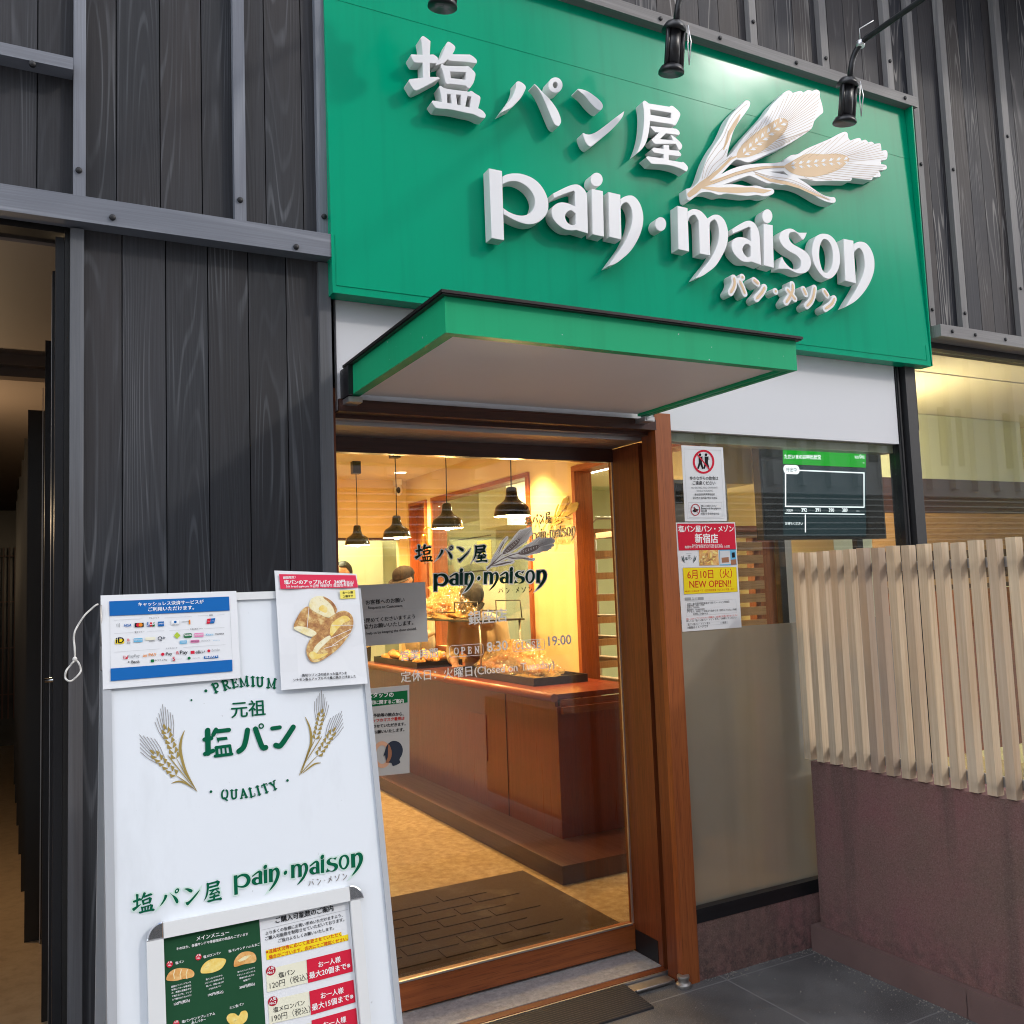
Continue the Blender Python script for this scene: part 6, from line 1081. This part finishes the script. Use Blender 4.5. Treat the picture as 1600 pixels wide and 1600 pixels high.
def bag(label, x, y, z, L, Wd, Hh, seed, group):
    rnd = random.Random(seed); r = thing('bread_bag', label, 'bag of bread', (x, y, z), group)
    for k in range(11):
        put_roll(r, (x + rnd.uniform(-.28, .28) * Wd, y + rnd.uniform(-.40, .40) * L, z + .035 + (k % 3) * Hh * .17), (rnd.uniform(-.3, .3), rnd.uniform(-.3, .3), rnd.uniform(0, 3)), rnd.uniform(.9, 1.15))
    m = MB()
    def fn(p, d):
        q = Vector(p); a = math.atan2(d.y, d.x); up = max(0, d.z); w = 1 + .10 * math.sin(a * 9 + d.z * 5 + seed) + .06 * math.sin(a * 17 - d.z * 9)
        q.x *= w * (1 - .35 * up); q.y *= w * (1 - .25 * up); q.z = q.z * (1 + .25 * math.sin(a * 5 + seed) * up) if d.z > 0 else q.z * .25; return q
    m.ellipsoid((x, y, z + .045), (Wd * .52, L * .52, Hh), nu=64, nv=26, fn=fn)
    for k in range(16):                                    # the gathered, crinkled mouth of the bag
        a = rnd.uniform(0, 6.28); rr = rnd.uniform(.02, .30); px_, py_ = x + math.cos(a) * rr * Wd, y + math.sin(a) * rr * L; h = Hh * rnd.uniform(.9, 1.35); w = rnd.uniform(.03, .07); b = rnd.uniform(0, 3.1); ux, uy = math.cos(b) * w, math.sin(b) * w; lx, ly = rnd.uniform(-.05, .05), rnd.uniform(-.08, .08)
        P = []
        for j in range(5): t = j / 4; ww = .35 + .8 * t; zz = z + Hh * .75 + h * .45 * t; P.append([(px_ + lx * t + ux * ww * s + .01 * math.sin(j * 2 + s * 3), py_ + ly * t + uy * ww * s, zz - .02 * s * s * t) for s in (-1, -.3, .35, 1)])
        for j in range(4):
            for i in range(3): m.poly([P[j][i], P[j][i + 1], P[j + 1][i + 1], P[j + 1][i]], smooth=True)
    m.build('bag_film', M['bag'], r); return r
tray('black bread tray on the near part of the counter top', 2.78, 2.10, 3.30, .9305)
bag('crinkled clear bag of golden rolls on the counter tray, below the wire shelf', 2.98, 2.70, .94, 1.0, .34, .17, 3, 'bags of bread on the counter')
# wire shelf carrying the upper bag
SH = thing('wire_shelf', 'small shelf with stepped black wire ends, standing on the counter', 'shelf', (2.95, 3.3, .93))
m = MB(); m.box(2.78, 3.14, 2.85, 4.05, 1.318, 1.330); m.build('shelf_board', M['black'], SH, bevel=.002)
m = MB()
for y in (2.89, 4.01):
    for x in (2.80, 3.12): m.tube([(x, y, .9302), (x, y, 1.318)], .008, 8)
m.build('shelf_leg', M['alu'], SH)
m = MB()
for x in (2.785, 3.13): m.tube([(x, 4.02, 1.332), (x, 3.72, 1.333), (x, 3.72, 1.385), (x, 3.28, 1.386), (x, 3.28, 1.46), (x, 2.89, 1.46), (x, 2.87, 1.332)], .0045, 6)
m.build('wire_guard', M['black'], SH)
bag('crinkled clear bag of golden rolls on the wire shelf, beside the black cap', 2.92, 3.66, 1.335, .74, .32, .21, 8, 'bags of bread on the counter')
tray('black bread tray with loose rolls at the far left of the counter', 2.74, 3.95, 5.0, .9305)
rb = random.Random(5)
for k in range(22):
    o = bpy.data.objects.new('bread_roll', RM); COL.objects.link(o); o.location = (2.80 + .07 * (k % 5) + rb.uniform(-.01, .01), 4.05 + .19 * (k // 5) + rb.uniform(-.02, .02), .975 + (.03 if k % 2 else 0)); o.rotation_euler = (0, rb.uniform(-.1, .1), 1.57 + rb.uniform(-.3, .3)); o.scale = (1.15,) * 3
    tag(o, 'golden bread roll lying loose in the far left tray of the counter', 'bread roll', 'loose rolls in the far left tray')
# wall logo, thin cut-out letters lit by the downlight
WP = Plane((XW - .022, 0, 0), (0, -1, 0), (0, 0, 1))
WL = thing('wall_logo', 'shop logo in thin black letters with a gold wheat emblem on the lit cream wall', 'wall logo', (XW, 2.7, 1.95))
l_, r_ = WP.uv((820, 815)), WP.uv((905, 815)); s = (r_.x - l_.x) / (BW[1] - BK[0]); yb_ = WP.uv((822, 822)).y
ff = lambda p: (l_.x + (p[0] - BK[0]) * s, yb_ + (p[1] - saltb) * s)
for g in KANJI + LATIN: solid('letter', G[g], WP, .006, M['black'], M['black'], WL, .0006, ff)
solid('wheat_emblem', [[WH, WHOLE]], WP, .006, M['gold'], M['gold'], WL, .0006, ff)
fl = Flat(WP, .0006)
for o in TLINES[::2]: fl.shape('wheatgrey', [[ff(p) for p in ribbon(smooth([p[:2] for p in o], 3, False), 6 * eK)]], 1)
for o in KANA_CORE: fl.shape('gold', [[ff(p) for p in o]], 1)
fl.build(WL, M, {'wheatgrey': 'wheat_print', 'gold': 'small_letter'})
# small fittings
r = thing('security_camera', 'small white security camera in the ceiling corner', 'camera', (3.17, 5.42, 2.62)); m = MB(); m.box(3.145, 3.205, 5.38, 5.46, 2.60, 2.659); m.ellipsoid((3.172, 5.40, 2.55), (.04, .045, .06)); m.build('camera_body', M['lampwhite'], r, bevel=.004); m = MB(); m.ellipsoid((3.160, 5.362, 2.545), (.02, .012, .032)); m.build('lens', M['black'], r)
r = thing('wall_bell', 'brass bell on a curled bracket beside the kitchen door', 'bell', (3.24, 4.925, 2.0)); m = MB(); m.lathe([(0, .085), (.018, .083), (.028, .06), (.034, .02), (.052, -.03), (.056, -.035), (.05, -.035), (.0, -.02)], (3.235, 4.925, 2.0), n=20); m.build('bell_body', M['brass'], r)
m = MB(); m.tube([(3.298, 4.925, 2.14), (3.26, 4.925, 2.15), (3.235, 4.925, 2.13), (3.235, 4.925, 2.085)], .006, 8); m.build('bracket', M['brass'], r); m = MB(); m.tube([(3.235, 4.925, 1.98), (3.235, 4.925, 1.80)], .006, 6); m.build('bell_pull', M['wood_dark'], r)
# door mat
r = thing('door_mat', 'brown pile mat with a raised brick pattern just inside the door', 'mat', (1.6, 1.0, .03)); m = MB(); m.box(.95, 2.335, .56, 1.50, .0304, .040); m.build('mat_pile', M['carpet'], r, bevel=.003)
m = MB()
for j in range(7):
    for i in range(5):
        x = 1.0 + .26 * i + (.13 if j % 2 else 0); y = .66 + .105 * j
        if x + .24 < 2.2: m.box(x, x + .235, y, y + .088, .0401, .0438)
m.build('mat_relief', M['carpet'], r, bevel=.0035)
# tray racks
def rack(label, x0, x1, y0, y1, zs, wood=True, arch=True):
    r = thing('tray_rack', label, 'rack', ((x0 + x1) / 2, (y0 + y1) / 2, 0)); zt = zs[-1] + .12; m = MB()
    for y in (y0, y1): m.tube([(x0, y, .03), (x0, y, zt - .05), (x0 + .05, y, zt), (x1 - .05, y, zt), (x1, y, zt - .05), (x1, y, .03)], .012, 8)
    m.build('rack_frame', M['alu'], r)
    for z in zs:
        m = MB(); m.box(x0 + .015, x1 - .015, y0 + .0125, y1 - .0125, z, z + (.045 if wood else .02)); m.build('rack_tray', M['shelfwood'] if wood else M['black'], r, bevel=.003)
    return r
rack('steel arched rack of wooden bread trays in the kitchen doorway', 3.46, 3.86, 2.42, 2.98, [.35 + .155 * k for k in range(11)])
m = MB(); r = thing('slatted_shelf', 'orange wooden slatted shelf unit with a broad post, behind the window notices', 'shelf unit', (3.3, .8, 0))
for k in range(12): m = MB(); m.box(2.72, 3.44, .72, .745, 1.02 + .068 * k, 1.065 + .068 * k); m.build('shelf_slat', M['shelfwood'], r, bevel=.002)
m = MB(); m.box(3.40, 3.56, .748, .80, .03, 1.80); m.build('shelf_post', M['wood'], r, bevel=.003); m = MB(); m.box(2.70, 3.44, .70, 1.2, 1.80, 1.83); m.build('shelf_top', M['wood'], r, bevel=.003); m = MB(); m.box(3.57, 3.63, .70, .76, .03, 1.80); m.build('metal_post', M['alu'], r)
r = thing('range_hood', 'pale boxy kitchen hood seen over the no eating notice', 'hood', (3.6, 1.1, 2.2)); m = MB(); m.box(3.42, 4.3, 1.2, 2.1, 2.12, 2.42); m.build('hood_body', M['kitchen'], r, bevel=.01)
r = thing('bread_machine', 'grey rounded kitchen machine with a dark display behind the notices', 'machine', (3.2, 1.15, 1.83)); m = MB(); m.box(3.02, 3.42, .95, 1.15, 1.831, 2.10); m.build('machine_body', M['alu'], r, bevel=.05, seg=4); m = MB(); m.box(3.06, 3.16, .944, .949, 1.97, 2.08); m.build('display', M['scr_black'], r)
r = thing('dark_cabinet', 'black kitchen cabinet behind the queue screen', 'cabinet', (3.75, 1.6, 0)); m = MB(); m.box(3.5, 4.1, 1.5, 1.95, .03, 2.05); m.build('cabinet_body', M['black'], r, bevel=.005); m = MB(); m.box(3.52, 4.08, 1.494, 1.499, 1.9, 1.93); m.build('cabinet_handle', M['alu'], r)
# right front room: orange shelving behind the slats
r = thing('back_shelving', 'orange wooden shelving with dark gaps and an added pale top panel, dim behind the right window', 'shelving', (5.2, 1.3, 0))
for z0, z1, mt in ((.3, 1.42, 'wood'), (1.43, 1.46, 'wood_dark'), (1.461, 1.50, 'shelfwood'), (1.70, 1.96, 'shelfwood'), (2.05, 2.2, 'wood_dark'), (2.201, 2.655, 'kitchen'), (1.501, 1.699, 'wood_dark'), (1.961, 2.049, 'wood_dark')):  # the pale top board is put in to catch the lamp's glow
    m = MB(); m.box(4.15, 6.6, 1.25, 1.6, z0, z1); m.build('shelf_board', M[mt], r, bevel=.003)
m = MB(); m.box(3.84, 4.14, .6, 1.6, .03, 2.655); m.build('shelf_side', M['kitchen'], r)
# kitchen ovens and cupboards behind the kitchen window
r = thing('deck_oven', 'olive grey oven with a pale control panel behind the kitchen window', 'oven', (4.6, 5.9, 1.4)); m = MB(); m.box(4.2, 5.0, 5.35, 6.55, .03, 2.28); m.build('oven_body', M['kitchen_grey'], r, bevel=.01); m = MB(); m.box(4.192, 4.199, 5.45, 5.78, 1.86, 2.06); m.build('control_panel', M['yellowtag'], r); m = MB(); m.box(4.19, 4.1985, 5.45, 6.4, 1.74, 1.75); m.box(4.19, 4.1985, 5.45, 6.4, 2.10, 2.11); m.build('oven_seam', M['black'], r)
r = thing('wall_cupboard', 'pale green wall cupboard over the oven', 'cupboard', (4.4, 5.0, 2.4)); m = MB(); m.box(4.0, 4.6, 4.7, 5.3, 2.15, 2.6); m.build('cupboard_body', M['kitchen'], r, bevel=.004)
r = thing('paper_sheet', 'white paper sheet taped inside the kitchen window', 'paper', (3.34, 3.75, 1.5)); m = MB(); m.box(XW + .052, XW + .054, 3.55, 3.95, 1.36, 1.62); m.build('paper', M['paper'], r)
r = thing('fridge', 'pale upright fridge in the back kitchen behind the staff', 'fridge', (2.9, 6.4, 1)); m = MB(); m.box(1.9, 3.3, 6.25, 6.59, .02, 2.2); m.build('fridge_body', M['kitchen'], r, bevel=.01); m = MB(); m.box(2.58, 2.585, 6.243, 6.2495, .3, 2.15); m.build('fridge_seam', M['kitchen_grey'], r); m = MB(); m.box(2.2, 2.5, 6.244, 6.2495, 1.3, 1.75); m.build('notice', M['paper'], r)

# ------------------------------------------------------------------ the staff
def evaluated(ob):
    dg = bpy.context.evaluated_depsgraph_get(); me = bpy.data.meshes.new_from_object(ob.evaluated_get(dg)); return me
def fused(mb, voxel, name, mat, parent, rounds=4):
    o = mb.build(name, mat); r = o.modifiers.new('r', 'REMESH'); r.mode = 'VOXEL'; r.voxel_size = voxel; s = o.modifiers.new('s', 'SMOOTH'); s.iterations = rounds; s.factor = .5
    bpy.context.view_layer.update(); me = evaluated(o); bpy.data.objects.remove(o); me.name = name
    for p in me.polygons: p.use_smooth = True
    me.materials.clear(); me.materials.append(mat); q = bpy.data.objects.new(name, me); COL.objects.link(q); return par(q, parent)
def person(label, head, yaw, nod, cap, mask, hgt):
    """standing shop worker; head = centre of the head, yaw = where they face (0 = towards -Y), nod = head bent forward"""
    root = thing('person', label, 'person', (head[0], head[1], .03)); hc = Vector(head)
    Z = Matrix.Rotation(yaw, 3, 'Z'); Hd = Z @ Matrix.Rotation(nod, 3, 'X')        # local: face looks to -Y
    lean = nod * .55; neck = hc + Hd @ Vector((0, .03, -.125)); L = lambda x, y, z: neck + Z @ Vector((x, y + .0, z))
    sh = -.075; fw = math.sin(lean) * .5
    chest = L(0, .03 + fw * .35, sh - .16); waist = L(0, .05 + fw * .9, sh - .40); hip = L(0, .06 + fw, sh - .56); foot_z = .03
    b = MB(); b.ellipsoid(hc, (.074, .094, .112), M=Hd.to_4x4(), fn=lambda p, d: Vector((p.x * (1 - .22 * max(0, -d.z)), p.y * (1 - .10 * max(0, -d.z)), p.z)))
    hp = lambda x, y, z: hc + Hd @ Vector((x, y, z))
    b.ellipsoid(hp(0, -.094, -.012), (.013, .020, .024), M=Hd.to_4x4(), nu=10, nv=8); b.ellipsoid(hp(0, -.075, -.072), (.034, .022, .026), M=Hd.to_4x4(), nu=12, nv=8)
    for s in (-1, 1): b.ellipsoid(hp(.076 * s, .006, -.006), (.010, .022, .032), M=Hd.to_4x4(), nu=10, nv=8); b.ellipsoid(hp(.032 * s, -.082, .020), (.018, .012, .008), M=Hd.to_4x4(), nu=10, nv=8)
    b.tube([hp(0, .02, -.07), neck + Vector((0, 0, -.02)), L(0, .025, sh)], [.052, .050, .062], 14)
    def torso(g): 
        for c, r in ((L(0, .02 + fw * .1, sh - .03), (.17, .085, .06)), (chest, (.185, .115, .17)), (waist, (.155, .105, .17)), (hip, (.17, .115, .14))): b_.ellipsoid(c, tuple(q + g for q in r), M=Z.to_4x4(), nu=24, nv=14)
    arms = []
    for s in (-1, 1):
        S_ = L(.175 * s, .02 + fw * .12, sh - .035); E_ = L(.215 * s, -.02 + fw * .3, sh - .31); W_ = L(.13 * s, -.25 + fw * .2, sh - .36); arms.append((S_, E_, W_, s))
    b_ = b; torso(0)
    for S_, E_, W_, s in arms:
        b.tube([S_, E_, W_], [.050, .040, .028], 12); d = (W_ - E_).normalized(); side = Z @ Vector((1, 0, 0)); upv = side.cross(d).normalized()
        pc = W_ + d * .045; b.ellipsoid(pc, (.040, .045, .016), M=Z.to_4x4(), nu=12, nv=8)
        for k in range(4): o_ = pc + side * (.028 - .0187 * k) + d * .035; ln = (.058, .070, .066, .052)[k]; b.tube([o_, o_ + d * ln * .5 - upv * .006, o_ + d * ln * .85 - upv * .024], [.0098, .009, .0078], 8)
        t0 = W_ + d * .02 - side * s * .030; b.tube([t0, t0 - side * s * .022 + d * .025, t0 - side * s * .024 + d * .055 - upv * .008], [.012, .0105, .009], 8)
    for s in (-1, 1):
        K = Vector(hip) + Z @ Vector((.09 * s, -.01, 0)); K.z = .50; A_ = Vector(K); A_.z = .09; A_ = A_ + Z @ Vector((0, .03, 0)); b.tube([Vector(hip) + Z @ Vector((.085 * s, 0, -.02)), K, A_], [.085, .058, .040], 14); b.ellipsoid(A_ + Z @ Vector((0, -.06, -.03)), (.042, .12, .032), M=Z.to_4x4(), nu=14, nv=8)
    fused(b, .0085, 'body', M['skin'], root, 5)
    b_ = MB(); torso(.010)
    for S_, E_, W_, s in arms: b_.tube([S_, E_, E_ + (W_ - E_) * .35], [.064, .055, .050], 14)
    fused(b_, .011, 'shirt', M['shirt'], root, 4)
    t = MB(); t.ellipsoid(hip + Vector((0, 0, -.02)), (.182, .128, .13), M=Z.to_4x4(), nu=24, nv=12)
    for s in (-1, 1):
        K = Vector(hip) + Z @ Vector((.09 * s, -.01, 0)); K.z = .50; A_ = Vector(K); A_.z = .10; A_ = A_ + Z @ Vector((0, .03, 0)); t.tube([Vector(hip) + Z @ Vector((.085 * s, 0, -.02)), K, A_], [.098, .072, .058], 14)
    fused(t, .014, 'trousers', M['trouser'], root, 4)
    h = MB(); h.ellipsoid(hp(0, .012, .010), (.081, .096, .110), M=Hd.to_4x4(), nu=30, nv=20, fn=lambda p, d: p if (d.y > -.10 and d.z > -.72) or d.z > .45 else p * .80); h.build('hair', M['hairm'], root)
    if cap:
        c = MB(); c.ellipsoid(hp(0, .004, .040), (.096, .116, .088), M=Hd.to_4x4(), nu=32, nv=18, fn=lambda p, d: Vector((p.x, p.y, max(p.z, -.012) * (1 - .10 * d.y) + .004 * math.sin(9 * math.atan2(d.y, d.x)) * max(0, d.z) * (1 - d.z) * 4)))
        c.build('cap', M[cap], root)
        v = MB(); n = 12
        for j in range(3):
            for i in range(n):
                def q(i_, j_, e): a = R(-62 + 124 * i_ / n); rr = .105 + .058 * j_ / 3 * math.cos(a) ** .6; return hp(math.sin(a) * rr * .86, -math.cos(a) * rr, .030 - .014 * (j_ / 3) ** 2 * math.cos(a) - e)
                v.poly([q(i, j, 0), q(i + 1, j, 0), q(i + 1, j + 1, 0), q(i, j + 1, 0)], smooth=True); v.poly([q(i, j + 1, .004), q(i + 1, j + 1, .004), q(i + 1, j, .004), q(i, j, .004)], smooth=True)
                if j == 2: v.poly([q(i, 3, 0), q(i + 1, 3, 0), q(i + 1, 3, .004), q(i, 3, .004)])
        v.build('cap_peak', M[cap], root)
    if mask:
        k = MB(); k.ellipsoid(hp(0, -.030, -.052), (.066, .082, .058), M=Hd.to_4x4(), nu=24, nv=14, fn=lambda p, d: p if d.y < .25 else p * .7)
        for s in (-1, 1): k.tube([hp(.060 * s, -.045, -.03), hp(.078 * s, -.005, .004)], .0018, 6)
        k.build('face_mask', M['mask'], root)
    e = MB()
    for s in (-1, 1): e.ellipsoid(hp(.032 * s, -.0905, .018), (.012, .005, .005), M=Hd.to_4x4(), nu=10, nv=6)
    e.build('eyes', M['hairm'], root)
    return root
person('shop worker in a brown cap and white face mask, looking down behind the counter', (3.00, 4.86, 1.665), R(-62), .35, 'cap_brown', True, 1.7)
person('shop worker in a black cap and beige shirt, bending over the bread bags', (3.02, 3.46, 1.475), R(-38), .85, 'cap_black', True, 1.7)
person('dark haired shop worker in the back kitchen, half hidden by the left door post', (2.78, 6.0, 1.77), R(-70), .15, None, False, 1.7)

# ------------------------------------------------------------------ the other side of the street, seen only as a reflection
OB = thing('opposite_building', 'pale ribbed building over a dark shop front, across the street', 'building', (8, -14, 0))
m = MB(); m.box(-14, 11.5, -15.5, -14, 3.7, 17); m.box(11.51, 34, -15.5, -14, 3.7, 12.0); m.build('upper_wall', M['ribwhite'], OB)
m = MB()
for k in range(40): m.box(-7.6 + k * 1.0, -7.4 + k * 1.0, -13.99, -13.8, 3.9, 8.4)
m.build('wall_rib', M['ribwhite'], OB)
for k in range(13): m = MB(); m.box(-6.9 + 3 * k, -5.9 + 3 * k, -13.998, -13.95, 4.6, 6.3); m.build('window', M['oppglass'], OB)
m = MB(); m.box(-8, 32, -15.5, -14.2, 0, 3.69); m.build('shop_front', M['facadedark'], OB)
m = MB()
for k in range(9): m.box(-8, 32, -14.19, -14.1, 2.3 + .16 * k, 2.33 + .16 * k)
m.build('louvre', M['alu'], OB)
m = MB()
for k in range(100): m.box(-8 + k * .4, -7.82 + k * .4, -14.199, -14.1, 0.1, 2.2)
m.build('screen_slats', M['shelfwood'], OB)

# grit and dirt gathered on the paving along the wall foot
rb = random.Random(11); m = MB()
for k in range(420):
    if k < 260: y = rb.uniform(-1.3, .0); x = XP - .027 - abs(rb.gauss(0, .035))
    elif k < 340: x = rb.uniform(2.31, 2.88); y = -abs(rb.gauss(0, .02))
    else: x = rb.uniform(2.0, 2.9); y = rb.uniform(-1.1, -.02)
    s = rb.uniform(.0012, .0038); m.ellipsoid((x, y, s * .5), (s, s * rb.uniform(.6, 1), s * .7), nu=6, nv=4)
tag(m.build('grit', plain('pale_grit', (0.30, 0.28, 0.25), 0.9, vary=.5, scale=300)), 'pale grit scattered along the foot of the plum wall', 'grit', kind='stuff')
